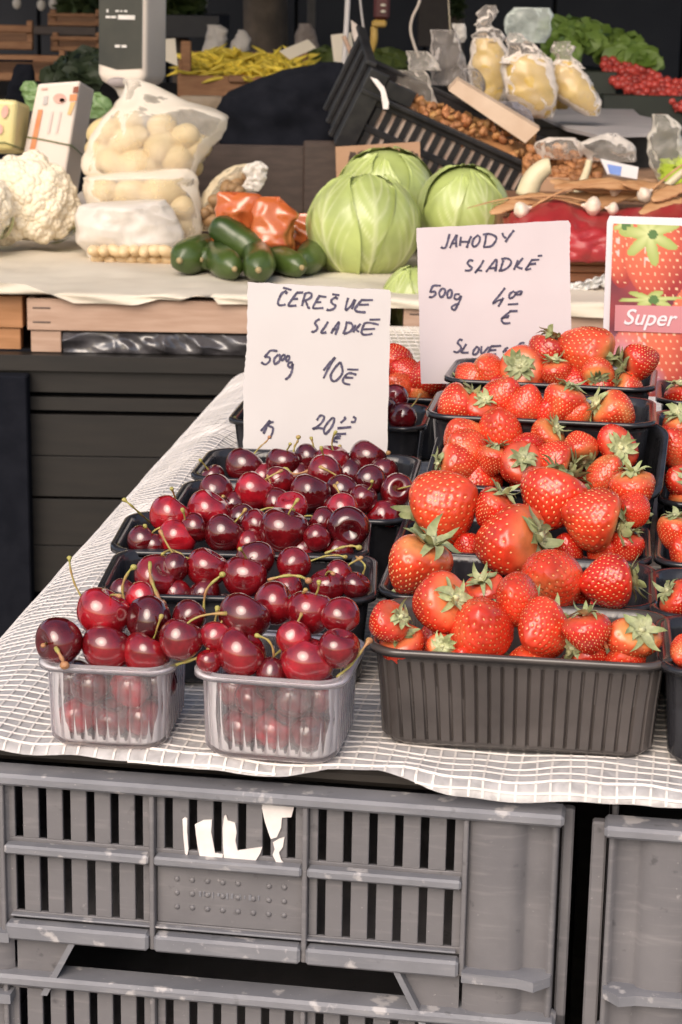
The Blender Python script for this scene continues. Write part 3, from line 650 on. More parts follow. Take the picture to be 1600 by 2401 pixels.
# photo x, y, radius, shade, optional axis (right, up, toward viewer) of the stem end
CH = {
 'P1': [(139, 1504, 53, 'd', (-.75, -.1, .6)), (242, 1438, 60, 'b', (.5, .8, .1)), (250, 1519, 56, 'r', (.3, .9, -.2)), (350, 1452, 51, 'k', (-.8, .2, .5)), (344, 1532, 53, 'r', (.4, .8, .1)), (424, 1500, 49, 'r', (.3, .9, 0)), (330, 1402, 38, 'b', None), (443, 1446, 40, 'd', None)],
 'P2': [(573, 1448, 57, 'd', (.5, .8, -.1)), (560, 1530, 58, 'r', (.6, .7, .2)), (731, 1436, 52, 'r', (.2, .9, 0)), (796, 1444, 43, 'r', None), (721, 1550, 61, 'b', (.3, .9, .1)), (690, 1500, 42, 'b', None), (791, 1522, 48, 'r', (.2, .8, .3)), (642, 1416, 48, 'r', None), (505, 1492, 34, 'b', None), (637, 1578, 36, 'd', None), (494, 1550, 30, 'r', None)],
 'C2': [(369, 1351, 49, 'r', (.5, .5, .7)), (480, 1332, 46, 'r', (.5, .8, .1)), (573, 1353, 50, 'r', (.3, .9, 0)), (599, 1314, 44, 'd', None), (412, 1333, 34, 'd', None), (414, 1390, 32, 'r', None), (481, 1392, 38, 'd', None), (290, 1392, 34, 'd', None), (688, 1323, 38, 'r', None), (775, 1373, 42, 'r', (-.2, .9, .4)), (830, 1374, 32, 'd', None), (793, 1345, 30, 'r', None), (673, 1383, 38, 'r', None)],
 'C3': [(398, 1209, 45, 'b', (.6, .8, -.1)), (487, 1199, 47, 'b', (.5, .8, .2)), (415, 1262, 43, 'b', (.6, .7, 0)), (333, 1268, 33, 'd', None), (526, 1253, 45, 'd', (.6, .7, 0)), (573, 1221, 34, 'k', None), (587, 1275, 32, 'r', None), (362, 1280, 27, 'd', None), (658, 1244, 55, 'd', (.3, .9, .2)), (605, 1233, 36, 'r', None), (683, 1192, 37, 'b', (-.2, .8, .5)), (741, 1262, 33, 'r', None), (803, 1196, 36, 'b', None), (813, 1236, 47, 'k', (.1, -.2, .95)), (795, 1292, 38, 'd', None), (712, 1292, 34, 'r', None), (455, 1238, 33, 'd', None), (760, 1225, 34, 'd', None)],
 'C4': [(596, 1155, 47, 'b', (.6, .8, 0)), (729, 1158, 49, 'd', (.4, .9, 0)), (761, 1109, 39, 'r', None), (507, 1155, 41, 'd', None), (851, 1170, 34, 'd', (.4, .8, .2)), (930, 1150, 39, 'd', (.1, .1, .98)), (899, 1213, 39, 'r', None), (655, 1130, 34, 'r', None), (870, 1127, 35, 'k', None), (550, 1185, 33, 'd', None), (800, 1150, 36, 'k', None), (650, 1180, 35, 'd', None), (780, 1195, 32, 'k', None)],
 'C5': [(573, 1095, 43, 'd', (.5, .8, -.2)), (663, 1087, 39, 'd', (.2, .95, 0)), (724, 1075, 33, 'k', None), (778, 1081, 37, 'r', (.1, .9, .3)), (861, 1075, 41, 'd', (.6, .8, 0)), (500, 1118, 27, 'd', None), (620, 1120, 32, 'r', None), (820, 1112, 34, 'k', None), (900, 1110, 34, 'd', None), (700, 1118, 34, 'd', None)],
 'C7': [(923, 935, 33, 'r', None), (943, 978, 32, 'd', None), (900, 960, 30, 'k', None), (880, 930, 30, 'd', None)],
}
def ray_on_slope(x, y, p0, yaw, z0, s):
    """point on the pile: the heap rises from the front rim (height z0) backwards with slope s"""
    n = Vector((math.sin(-yaw) * 0, 0, 1)); f = Vector((-math.sin(yaw), math.cos(yaw), 0))
    o = Vector((0, 0, CAMZ)); d = ray(x, y)
    # (o+td - p0).f * s + z0 = o.z + t d.z
    k = ((o - p0).dot(f) * s + z0 - o.z) / (d.z - d.dot(f) * s); return o + d * k
def settle(items, it=25):
    """nudge touching fruit apart along the line of sight and sideways so that they rest against each other"""
    o = Vector((0, 0, CAMZ))
    for _ in range(it):
        for i in range(len(items)):
            for j in range(i):
                a, c = items[i], items[j]; dv = a[0] - c[0]; dist = dv.length; need = (a[1] + c[1]) * 0.93
                if dist < need and dist > 1e-6:
                    push = (need - dist) * 0.5; fr, bk = (a, c) if a[4] > c[4] else (c, a)
                    fr[0] = fr[0] - (fr[0] - o).normalized() * push * 0.7; bk[0] = bk[0] + (bk[0] - o).normalized() * push * 0.7
                    u = dv.normalized() * push * 0.18; a[0] = a[0] + u; c[0] = c[0] - u
    return items
def lay_pile(key, lst, slope, lift):
    M, h, zr = TRAYS[key]; yaw = M.to_euler().z; hb = 0.048 if key[0] == 'P' else 0.0585
    p0 = M @ Vector((0, -hb, h)); out = []
    for q in lst:
        x, y, rp = q[0], q[1], q[2]
        p = ray_on_slope(x, y, p0, yaw, p0.z + lift, slope); r = rp * mpp(p); out.append([p, r, q, None, y])
    settle(out)
    loc = M.inverted()
    for it in out:                                # keep them inside the punnet walls, along the line of sight
        for _ in range(14):
            q = loc @ it[0]; d = (it[0] - Vector((0, 0, CAMZ))).normalized()
            Rr = it[1] * (1.18 if key[0] in 'SR' else 1.1); dz_ = q.z - h; lim = hb - 0.006 - (Rr if dz_ < 0 else math.sqrt(max(0.0, Rr * Rr - dz_ * dz_)))
            if key in ('S2', 'S3') and it[2][2] >= 64:  # big berries lean out over the rim
                lim = hb - 0.003
                if dz_ < Rr * .5: it[0] = it[0] - d * .004
            if key[0] in 'SR':
                lx = 0.0945 - 0.007 - (Rr if dz_ < 0 else math.sqrt(max(0.0, Rr * Rr - dz_ * dz_)))
                if abs(q.x) > lx and dz_ < Rr * .9: it[0] = it[0] + (M.to_3x3() @ Vector((-math.copysign(min(.006, abs(q.x) - lx), q.x), 0, 0)))
            if q.y < -lim: it[0] = it[0] + d * min(0.02, -lim - q.y)
            elif q.y > lim + 0.004: it[0] = it[0] - d * min(0.02, q.y - lim - 0.004)
            floor = 0.004 + it[1]
            if q.z < floor: it[0] = it[0] - d * 0.004
    return out
def cam_axis(a): return RGT * a[0] + UPV * a[1] - FWV * a[2]
def ordered(out):
    """label words: rank from the left inside its back or front half of the heap"""
    ys = sorted(o[4] for o in out); med = ys[len(ys) // 2]; res = {}
    for half, nm in ((lambda y: y >= med, 'lower'), (lambda y: y < med, 'upper')):
        L_ = sorted([o for o in out if half(o[4])], key=lambda o: o[2][0])
        for i, o in enumerate(L_): res[id(o)] = (ORD[min(i, 17)], nm)
    return res
crng = random.Random(21)
def put_cherry(p, r, shade, axis, label, group, rng, stem=None):
    o = bpy.data.objects.new('cherry', ME_ch[rng.randrange(4)]); C.objects.link(o)
    Rm = quat_axis(axis, rng.uniform(0, 6.28)); rs = r * 1.10
    o.matrix_basis = Matrix.Translation(p) @ Rm @ Matrix.Scale(rs, 4)
    c = COLS[shade]; k = rng.uniform(.88, 1.12); o.color = (c[0] * k, c[1], c[2], 1)
    tag(o, label, 'cherry', group)
    if stem:
        ax = Vector(axis).normalized(); p0 = p + ax * r * 0.68
        add_stem(o, stem_curve(p0, (ax + Vector((rng.uniform(-1.4, 1.4), rng.uniform(-1., .1), rng.uniform(-.2, .5)))), stem, rng.uniform(-.9, .9), rng), 0.0007)
    return o
for key, lst in CH.items():
    out = lay_pile(key, lst, 0.36 if key[0] == 'P' else 0.22, 0.010 if key[0] == 'P' else 0.008); od = ordered(out); g = f'cherries in the {PHR[key]}'
    for it in out:
        p, r, q = it[0], it[1], it[2]; ax = q[4] if len(q) > 4 and q[4] else (crng.uniform(-.6, .6), crng.uniform(.2, 1), crng.uniform(-.7, .3))
        o_, hv = od[id(it)]; vis = len(q) > 4 and q[4]
        put_cherry(p, r, q[3], cam_axis(ax), f'{CNAME[q[3]]} cherry, {o_} from left, {hv} part of {PHR[key]}', g, crng, (crng.uniform(.012, .022) if crng.random() < (.2 if key[0] == 'P' else .5) else None))
    # layer underneath
    M, h, zr = TRAYS[key]; a, bq = (0.024, 0.030) if key[0] == 'P' else (0.073, 0.036)
    und = [[it[0], it[1]] for it in out]; tries = 0; n = 0
    if key[0] == 'P':                             # fruit pressed against the clear front and side walls
        k_ = 0
        for (x, y, z_) in ((-.0205, -.0255, .016), (.0005, -.0262, .0155), (.0215, -.0252, .016), (-.012, -.0275, .036), (.013, -.0270, .037), (.0265, -.012, .036), (-.0265, -.010, .034), (-.0225, -.001, .016), (.0225, -.001, .016), (.0, -.003, .016)):
            r = crng.uniform(.0116, .0126); p = M @ Vector((x, y, z_)); und.append([p, r]); k_ += 1
            put_cherry(p, r, crng.choice('brrd'), Vector((crng.uniform(-1, 1), crng.uniform(-1, 1), crng.uniform(-.2, 1))), f'{ORD[k_ - 1]} cherry seen through the clear wall of the {PHR[key]}', g, crng)
    while n < (9 if key[0] == 'P' else 10) and tries < 300:
        tries += 1; r = crng.uniform(.0112, .0128); lp = Vector((crng.uniform(-a, a), crng.uniform(-bq, bq), r + 0.004 + crng.choice((0, 0, .016)))); p = M @ lp
        if any((p - u_[0]).length < (r + u_[1]) * .84 for u_ in und): continue
        und.append([p, r]); n += 1
        put_cherry(p, r, crng.choice('rddr'), Vector((crng.uniform(-1, 1), crng.uniform(-1, 1), crng.uniform(-1, 1))), f'cherry in the bottom layer of the {PHR[key]}, mostly covered', g, crng)
# hand-laid stems that stand out in the photograph: points (photo x, y, distance)
def loose_stem(pts, label, r0=0.0009):
    r0 *= .78; P = cr([tuple(at(x, y, Y)) for x, y, Y in pts], 14); b = MB(); n = len(P)
    rad = [r0 * (1 + .25 * math.sin(i * 1.7)) for i in range(n)]; rad[-1] = r0 * 2.4; rad[-2] = r0 * 1.7; b.tube(P, rad, 7)
    b.ball(P[-1], (r0 * 2.6, r0 * 2, r0 * 2.2), 7, 5); tag(b.build('fallen_cherry_stalk', M_stem, None, True), label, 'cherry stalk', 'loose cherry stems')
YP = 1.215
loose_stem([(120, 1507, YP - .035), (133, 1522, YP - .055), (146, 1545, YP - .06), (152, 1560, YP - .06)], 'dry tan cherry stem over the rim of the left clear punnet', 0.0016)
loose_stem([(398, 1564, YP - .045), (440, 1550, YP - .05), (470, 1540, YP - .05), (492, 1526, YP - .05)], 'thick green stem bridging the two clear punnets', 0.0014)
loose_stem([(490, 1525, YP - .04), (478, 1505, YP - .03), (497, 1478, YP - .03), (506, 1450, YP - .03), (510, 1425, YP - .03)], 'upright yellow green stem between the clear punnets')
loose_stem([(637, 1565, YP - .05), (642, 1530, YP - .055), (630, 1502, YP - .055), (603, 1490, YP - .055)], 'hooked green stem in the middle of the right clear punnet')
loose_stem([(790, 1588, YP - .06), (820, 1562, YP - .06), (845, 1530, YP - .06), (866, 1502, YP - .055)], 'long stem hanging over the right rim of the right clear punnet', 0.0012)
loose_stem([(478, 1445, 1.27), (480, 1400, 1.27), (490, 1375, 1.27), (512, 1355, 1.27), (522, 1347, 1.27)], 'pale green stem crossing the rim of the second-row cherry punnet', 0.0012)
loose_stem([(297, 1418, 1.25), (288, 1390, 1.25), (290, 1365, 1.25), (303, 1340, 1.25), (314, 1330, 1.25)], 'crooked stem rising at the left of the second-row cherry punnet', 0.0012)
loose_stem([(352, 1318, 1.29), (353, 1350, 1.28), (362, 1378, 1.27), (372, 1400, 1.26), (380, 1415, 1.26)], 'twisted green stem falling from the second-row cherry punnet', 0.0016)
loose_stem([(380, 1300, 1.30), (400, 1290, 1.31), (425, 1300, 1.31), (437, 1312, 1.31)], 'small arched stem on the rim of the third-row punnet', 0.0012)
loose_stem([(628, 1360, 1.27), (670, 1350, 1.27), (705, 1352, 1.27), (724, 1362, 1.26)], 'forked brown stem lying on the second-row cherries', 0.0013)
loose_stem([(722, 1318, 1.34), (760, 1305, 1.34), (790, 1302, 1.34), (810, 1306, 1.34)], 'green stem lying along the rim of the third-row punnet')
loose_stem([(762, 1298, 1.36), (800, 1284, 1.36), (825, 1280, 1.36), (842, 1284, 1.36)], 'thin tan stem at the right of the third-row punnet', 0.0012)
loose_stem([(835, 1305, 1.34), (856, 1325, 1.33), (852, 1345, 1.33), (849, 1362, 1.33)], 'yellow stem hooked over the right rim of the second-row punnet')
loose_stem([(603, 1200, 1.46), (635, 1190, 1.46), (660, 1198, 1.46), (690, 1222, 1.45), (720, 1235, 1.45), (748, 1275, 1.44)], 'long curved stem over the big dark cherry')
loose_stem([(524, 1180, 1.53), (550, 1158, 1.53), (575, 1135, 1.53), (588, 1122, 1.53)], 'straight pale stem across the fourth-row cherries', 0.0011)
loose_stem([(642, 1105, 1.58), (670, 1098, 1.58), (690, 1112, 1.57), (730, 1102, 1.57)], 'green forked stem in front of the price card cherries', 0.0013)
loose_stem([(593, 1068, 1.72), (610, 1048, 1.72), (625, 1035, 1.72), (632, 1025, 1.72)], 'thin grey stem standing against the cherry price card')
loose_stem([(688, 1062, 1.72), (692, 1045, 1.72), (698, 1035, 1.72), (700, 1025, 1.72)], 'short stem with a red knob against the cherry price card', 0.0012)
loose_stem([(826, 1112, 1.66), (820, 1080, 1.68), (808, 1058, 1.70), (797, 1046, 1.70)], 'curved grey stem below the price figures')
loose_stem([(356, 1228, 1.46), (330, 1205, 1.44), (308, 1185, 1.43), (292, 1172, 1.43)], 'stem poking left over the netted sheet from the third row', 0.0010)
loose_stem([(192, 1400, 1.28), (176, 1370, 1.28), (166, 1335, 1.28), (163, 1308, 1.28)], 'loose stem lying on the netted sheet', 0.0009)
loose_stem([(875, 1095, 1.66), (890, 1075, 1.66), (903, 1068, 1.66), (911, 1062, 1.66)], 'tan stem at the right end before the cherry price card', 0.0012)

# ================================================================== STRAWBERRIES
def berry_mesh(name, seed):
    rng = random.Random(seed); seg, ring = 72, 50
    tz = [0, .03, .08, .16, .3, .5, .68, .82, .92, .98, 1.0]; tr = [0.0, .42, .72, .90, 1.0, .93, .76, .54, .33, .15, 0.0]
    el = rng.uniform(.86, 1.12); sq = rng.uniform(.76, 1.0); lob = rng.uniform(0, .10); ph = rng.uniform(0, 6)
    V = np.zeros((ring + 1, seg, 3)); tt = np.linspace(0, 1, ring + 1)
    def surf(t, q):
        rr = np.interp(t, tz, tr); rr = rr * (1 + lob * math.sin(2 * q + ph) * math.sin(math.pi * t) + 0.09 * noise.noise(Vector((math.cos(q) * .9, math.sin(q) * .9, t * 2 + seed * 5))))
        z = .82 * el - t * 1.9 * el
        if t < .06: z -= .10 * (1 - t / .06)
        return Vector((rr * math.cos(q), rr * sq * math.sin(q), z))
    # smooth the profile a bit
    for i, t in enumerate(tt):
        for k in range(seg): V[i, k] = surf(t, 2 * math.pi * k / seg)
    Vs = V.copy()
    for _ in range(3): Vs[1:-1] = (Vs[:-2] + 2 * Vs[1:-1] + Vs[2:]) / 4
    V = Vs
    # achenes on a spiral
    sd = []; n = 0; N = 210
    for i in range(N):
        t = 0.07 + 0.91 * (i + .5) / N; t = 0.07 + .91 * (1 - math.acos(1 - 2 * (i + .5) / N) / math.pi); q = i * 2.39996
        if np.interp(t, tz, tr) < .12: continue
        fi = t * ring; i0 = min(int(fi), ring - 1); f = fi - i0; fk = (q / (2 * math.pi) * seg) % seg; k0 = int(fk) % seg
        sd.append(V[i0, k0] * (1 - f) + V[i0 + 1, k0] * f)
    sd = np.array(sd); flat = V.reshape(-1, 3); d = np.linalg.norm(flat[:, None, :] - sd[None], axis=2)
    dm = d.min(1); sg = .068; nrm = flat - np.array([0, 0, 1]) * (flat[:, 2:3] * .55); nrm /= np.maximum(np.linalg.norm(nrm, axis=1, keepdims=True), 1e-6)
    flat = flat - nrm * (0.044 * np.exp(-(dm / sg) ** 2))[:, None] + nrm * 0.012
    b = MB(); b.grid(flat.reshape(V.shape), True)
    me = bpy.data.meshes.new(name); me.from_pydata(b.v, [], b.f); me.update(); me.materials.append(M_berry)
    me.polygons.foreach_set('use_smooth', [True] * len(me.polygons))
    sh_ = me.attributes.new('pale', 'FLOAT', 'POINT')
    tcol = np.repeat(tt, seg); pn = np.array([noise.noise(Vector((v[0] * 1.2, v[1] * 1.2, v[2] * .8 + seed * 3))) for v in b.v])
    vals = np.clip(np.exp(-(tcol / .12) ** 2) * .95 + np.clip(pn - .16, 0, 1) * .9, 0, 1); sh_.data.foreach_set('value', vals.astype(np.float32))
    s = MB()
    for p in sd:
        p = Vector(p); nn = (p - Vector((0, 0, p.z * .55))).normalized(); ax = (Vector((0, 0, -1)) - nn * -nn.z).normalized(); tq = nn.cross(ax); c = p - nn * .018
        L_, W_, H_ = .050, .026, .020
        s.add([c + ax * L_, c + tq * W_, c - ax * L_ * .8, c - tq * W_, c + nn * H_], [(0, 1, 4), (1, 2, 4), (2, 3, 4), (3, 0, 4)])
    ms = bpy.data.meshes.new(name + '_seeds'); ms.from_pydata(s.v, [], s.f); ms.update(); ms.materials.append(M_seed); ms.polygons.foreach_set('use_smooth', [True] * len(ms.polygons))
    return me, ms, el
def calyx_mesh(name, seed):
    rng = random.Random(seed); b = MB(); n = rng.randrange(9, 12); cols = []
    for layer in range(2):
        for i in range(n if layer == 0 else 5):
            q = 2 * math.pi * i / (n if layer == 0 else 5) + rng.uniform(-.2, .2); ln = rng.uniform(.62, .95) * (1 if layer == 0 else .75); wd = rng.uniform(.12, .19); lift = rng.uniform(-.45, .6) + layer * .2; tw = rng.uniform(-.5, .5); P = []
            for t in np.linspace(0, 1, 7):
                w_ = wd * (math.sin(math.pi * min(1, .18 + t * .82)) ** .8) * (1.0 if t < .95 else .3); rr = .08 + ln * t; z = .03 + lift * t * t * .9 + .08 * math.sin(math.pi * t)
                q2 = q + tw * t * t; c = Vector((rr * math.cos(q2), rr * math.sin(q2), z + .05 * math.sin(t * 7 + i))); s_ = Vector((-math.sin(q), math.cos(q), 0)); P.append([tuple(c - s_ * w_ + Vector((0, 0, w_ * .35))), tuple(c), tuple(c + s_ * w_ + Vector((0, 0, w_ * .35)))])
            b.grid(np.array(P)); cols += [0.1 + .75 * t + rng.uniform(-.1, .1) for t in np.linspace(0, 1, 7) for _ in range(3)]
    k = len(b.v); b.tube([(0, 0, 0), (.02, 0, .10), (.05, .02, .22)], [.17, .11, .085], 10); cols += [0.0] * (len(b.v) - k)
    me = bpy.data.meshes.new(name); me.from_pydata(b.v, [], b.f); me.update(); me.materials.append(M_calyx); me.polygons.foreach_set('use_smooth', [True] * len(me.polygons))
    a = me.attributes.new('green', 'FLOAT', 'POINT'); a.data.foreach_set('value', np.clip(cols, 0, 1).astype(np.float32)); return me
M_berry = attr_mat('strawberry_flesh', (0.76, 0.052, 0.020), (0.84, 0.27, 0.10), 'pale', 0.25, coat=0.3, sss=0.12, nscale=1.6, namt=0.34)
M_seed = mat('strawberry_seed', (0.82, 0.52, 0.22), (0.72, 0.34, 0.13), 0.4, 3)
M_calyx = attr_mat('strawberry_leaf', (0.60, 0.60, 0.34), (0.24, 0.31, 0.10), 'green', 0.5, nscale=5, namt=0.3)
BER = [berry_mesh(f'berry_{i}', i + 2) for i in range(9)]
CAL = [calyx_mesh(f'calyx_{i}', i + 40) for i in range(5)]
# photo x, y, radius, tint, axis of the leaf end (right, up, toward viewer), visible leaves?
N_ = None
SB = {
 'S1': [(1127, 1475, 71, 1.0, (.1, -.5, -.8)), (1276, 1478, 68, 1.02, (.55, .3, -.7)), (1374, 1482, 50, .95, (-.15, .95, .15), 1), (1211, 1402, 58, 1.05, (.3, -.4, -.8)), (1030, 1414, 64, 1.0, (.55, .2, .75), 1), (910, 1460, 47, .95, (.7, .35, .55), 1), (944, 1520, 50, 1.0, (-.2, .75, .6), 1), (1034, 1516, 34, 1.1, (.1, .1, .95), 1), (1082, 1545, 34, 1.0, (0, -.5, -.8)), (1240, 1560, 56, 1.15, (.4, -.3, -.8)), (1378, 1535, 48, .9, (-.8, .4, .3), 1), (1482, 1502, 60, 1.15, (.25, .4, .6), 1), (1460, 1550, 46, 1.0, (.3, -.3, -.8))],
 'S2': [(982, 1325, 76, 1.05, (.45, .78, .35), 1), (1294, 1356, 70, 1.05, (.3, -.2, -.9)), (1427, 1364, 64, .95, (.9, .1, -.1), 1), (1140, 1392, 46, .95, (-.3, .75, .6), 1), (934, 1398, 32, .7, (0, .6, .8), 1), (1345, 1398, 38, .9, (0, -.6, -.8)), (1060, 1395, 40, .9, N_)],
 'S3': [(1046, 1182, 80, 1.12, (-.7, -.4, -.5)), (1196, 1272, 80, 1.0, (.75, .15, .6), 1), (1394, 1216, 72, 1.05, (.85, -.25, .1), 1), (1300, 1168, 74, 1.0, (.35, .8, -.2)), (1155, 1190, 46, .95, (.5, .7, .3), 1), (1484, 1146, 50, 1.05, (-.1, .9, .25), 1), (1480, 1196, 40, 1.0, N_), (1102, 1282, 36, .9, N_), (1425, 1292, 42, 1.0, (.1, -.4, -.9)), (1478, 1284, 38, .9, (.2, .9, .2), 1), (1330, 1290, 42, .8, N_)],
 'S4': [(1172, 1012, 57, 1.05, (.1, -.6, -.8)), (1040, 1025, 48, 1.15, (.5, -.7, -.4)), (1090, 1050, 47, 1.1, (.6, -.5, -.5)), (1040, 1088, 46, 1.0, (-.95, .1, .1), 1), (1126, 1122, 52, 1.0, (.3, .6, -.6)), (1158, 1076, 38, 1.0, (.2, .9, .2), 1), (1222, 1092, 48, .95, (.05, .35, .93), 1), (1280, 1024, 40, 1.1, (.5, .5, .4), 1), (1358, 1052, 42, 1.05, (.2, -.75, .4), 1), (1446, 1046, 49, .95, (.1, -.1, .98), 1), (1298, 1078, 46, 1.0, (.6, -.2, .1)), (1420, 1110, 48, 1.15, (-.4, -.6, -.6)), (1236, 1140, 36, 1.0, (0, .9, .3), 1), (1240, 1050, 40, .9, N_)],
 'S5': [(1058, 946, 47, 1.0, (.75, .5, .1), 1), (1186, 928, 45, 1.0, (-.3, -.6, -.6)), (1234, 951, 42, 1.05, (-.2, -.8, -.5)), (1322, 944, 46, 1.0, (.3, .85, .2), 1), (1352, 968, 38, 1.15, (-.4, -.3, -.8)), (1438, 966, 47, 1.1, (-.8, .4, .2), 1), (1280, 965, 38, .95, N_), (1125, 960, 38, .95, (.2, .5, .7), 1)],
 'S6': [(1147, 874, 45, 1.12, (.4, -.4, -.7)), (1101, 884, 37, 1.1, (-.5, -.4, -.6)), (1224, 868, 52, 1.0, (-.25, .15, .95), 1), (1278, 828, 43, .75, (.35, .9, .05), 1), (1378, 824, 58, 1.15, (.8, -.4, .3), 1), (1500, 847, 44, .9, (-.85, -.25, .1), 1), (1305, 876, 36, 1.0, (-.2, .9, .3), 1), (1402, 870, 36, 1.1, (0, -.6, .7), 1), (1404, 914, 45, .95, (-.6, .65, .3), 1), (1484, 914, 38, 1.05, (-.8, .3, .3), 1), (1340, 900, 40, .85, N_), (1170, 905, 36, .95, N_)],
 'S7': [(1002, 884, 42, .95, (.8, .4, 0), 1), (982, 916, 36, 1.2, (-.3, -.3, -.8)), (928, 842, 36, .95, (.3, -.8, .3), 1), (936, 905, 32, 1.25, N_), (950, 872, 36, .9, N_)],
 'R1': [(1604, 1530, 40, 1.05, (.6, .3, -.5)), (1680, 1520, 56, 1.0, N_), (1640, 1560, 44, 1.0, N_)],
 'R2': [(1585, 1404, 42, .95, (-.7, .5, .2), 1), (1620, 1450, 45, 1.0, N_), (1640, 1380, 46, 1.0, N_)],
 'R3': [(1582, 1294, 44, 1.0, (.5, -.4, -.6)), (1580, 1245, 38, 1.05, (.1, .9, .2), 1), (1650, 1270, 60, 1.0, N_)],
 'R4': [(1568, 1130, 46, .85, (.3, .25, .9), 1), (1590, 1170, 38, 1.1, (-.3, -.6, .5), 1), (1640, 1120, 46, 1.0, N_), (1588, 1050, 44, 1.0, (.4, -.6, -.5))],
 'R5': [(1575, 998, 44, 1.05, (-.3, .75, .5), 1), (1640, 1000, 44, 1.0, N_), (1555, 1012, 30, .9, N_)],
 'R6': [(1578, 932, 44, .9, (-.3, .9, .1), 1), (1650, 930, 44, 1.0, N_)],
}
brng = random.Random(5)
def put_berry(p, r, tint, axis, leaves, label, group, rng, seeds=True):
    k = rng.randrange(9); me, ms, el = BER[k]
    o = bpy.data.objects.new('strawberry', me); C.objects.link(o)
    o.matrix_basis = Matrix.Translation(p) @ quat_axis(axis, rng.uniform(0, 6.28)) @ Matrix.Scale(r * rng.uniform(1.13, 1.18), 4)
    g_ = tint; o.color = (min(1.15, .92 + .1 * g_), max(.35, 1.0 + 4.0 * (g_ - 1)), max(.4, 1.0 + 2.5 * (g_ - 1)), 1) if g_ >= 1 else (g_ * .95, g_ * .6, g_ * .7, 1)
    tag(o, label, 'strawberry', group)
    if seeds: s_ = inst('seeds', ms, o, Matrix.Identity(4)); s_['kind'] = 'stuff'
    if leaves:
        c = inst('calyx', CAL[rng.randrange(5)], o, Matrix.Translation((0, 0, .75 * el)) @ Matrix.Rotation(rng.uniform(0, 6), 4, 'Z') @ Matrix.Rotation(rng.uniform(-.2, .2), 4, 'X') @ Matrix.Scale(rng.uniform(.86, 1.08) * (1.0 if r > .012 else 1.1), 4))
        t = rng.uniform(.75, 1.15); c.color = (t, t, t, 1)
    return o
SIZE = lambda rp: 'large' if rp >= 60 else ('small' if rp < 42 else 'medium')
for key, lst in SB.items():
    slope, lift = {'S4': (.40, .012), 'S3': (.42, .016), 'S2': (.30, .016), 'S1': (.30, .010), 'S6': (.40, .006)}.get(key, (.3, .008))
    out = lay_pile(key, lst, slope, lift); od = ordered(out); g = f'strawberries in the {PHR[key]}'
    for it in out:
        p, r, q = it[0], it[1], it[2]; ax = q[4] if q[4] else (brng.uniform(-.6, .6), brng.uniform(-.8, .1), -brng.uniform(.3, .9)); lv = len(q) > 5
        o_, hv = od[id(it)]
        put_berry(p, r * .98, q[3], cam_axis(ax), lv or True, f'{SIZE(q[2])} strawberry, {o_} from left, {hv} part of {PHR[key]}', g, brng)
    M, h, zr = TRAYS[key]; und = [[it[0], it[1]] for it in out]; n = tries = 0
    while n < 7 and tries < 200:
        tries += 1; r = brng.uniform(.0125, .0155); p = M @ Vector((brng.uniform(-.068, .068), brng.uniform(-.026, .026), r + .008 + brng.choice((0, .012, .02))))
        if any((p - u_[0]).length < (r + u_[1]) * .80 for u_ in und): continue
        und.append([p, r]); n += 1
        put_berry(p, r, brng.uniform(.8, 1.05), Vector((brng.uniform(-1, 1), brng.uniform(-1, 1), brng.uniform(-1, .5))), brng.random() < .5, f'strawberry in the bottom layer of the {PHR[key]}, mostly covered', g, brng)

# ================================================================== PRICE CARDS
def card(name, corners, Y, lean, m, label, th=0.002, extra_down=None, jag=0.0, cat='price card'):
    """a stiff card through the photo corners on an upright plane at Y leaning back"""
    n = Vector((0, -1, -lean)).normalized() * 1.0; n = Vector((0, -math.cos(lean), math.sin(lean)))
    p0 = at(corners[0][0], corners[0][1], Y); pts = [onpl(x, y, p0, n) for x, y in corners]
    out = []; rng = random.Random(len(label))
    for i, p in enumerate(pts):
        q = pts[(i + 1) % len(pts)]; k = 14 if jag else 1; sd = (q - p).normalized().cross(n)
        for j in range(k): out.append(p.lerp(q, j / k) + (sd * rng.uniform(-jag, jag) if j else Vector()))
    b = MB(); b.poly(out[::-1] if (pts[1] - pts[0]).cross(pts[2] - pts[1]).dot(n) > 0 else out, -n, th)
    o = b.build(name, m); tag(o, label, cat)
    return o, p0, n
def write(o, p0, n, strokes, off, sc, wid, m, name='handwriting', rep=1):
    """pen strokes given in zoomed photo pixels"""
    for st in strokes:
        P = [(off[0] + x * sc, off[1] + y * sc) for x, y in st]
        if len(P) > 2: P = cr(P, len(P) * 4).tolist()
        pts = [onpl(x, y, p0, n) for x, y in P]
        b = ribbon('s', pts, n, wid, m, None, 0.0005); b.build(name, m, o)
c1, p1, n1 = card('price_card', [(581, 661), (914, 680), (917, 690), (908, 1060), (904, 1100), (570, 1090), (571, 900), (580, 800)], 1.775, 0.10, M_white, 'white handwritten price card standing among the cherry punnets', jag=0.0005)
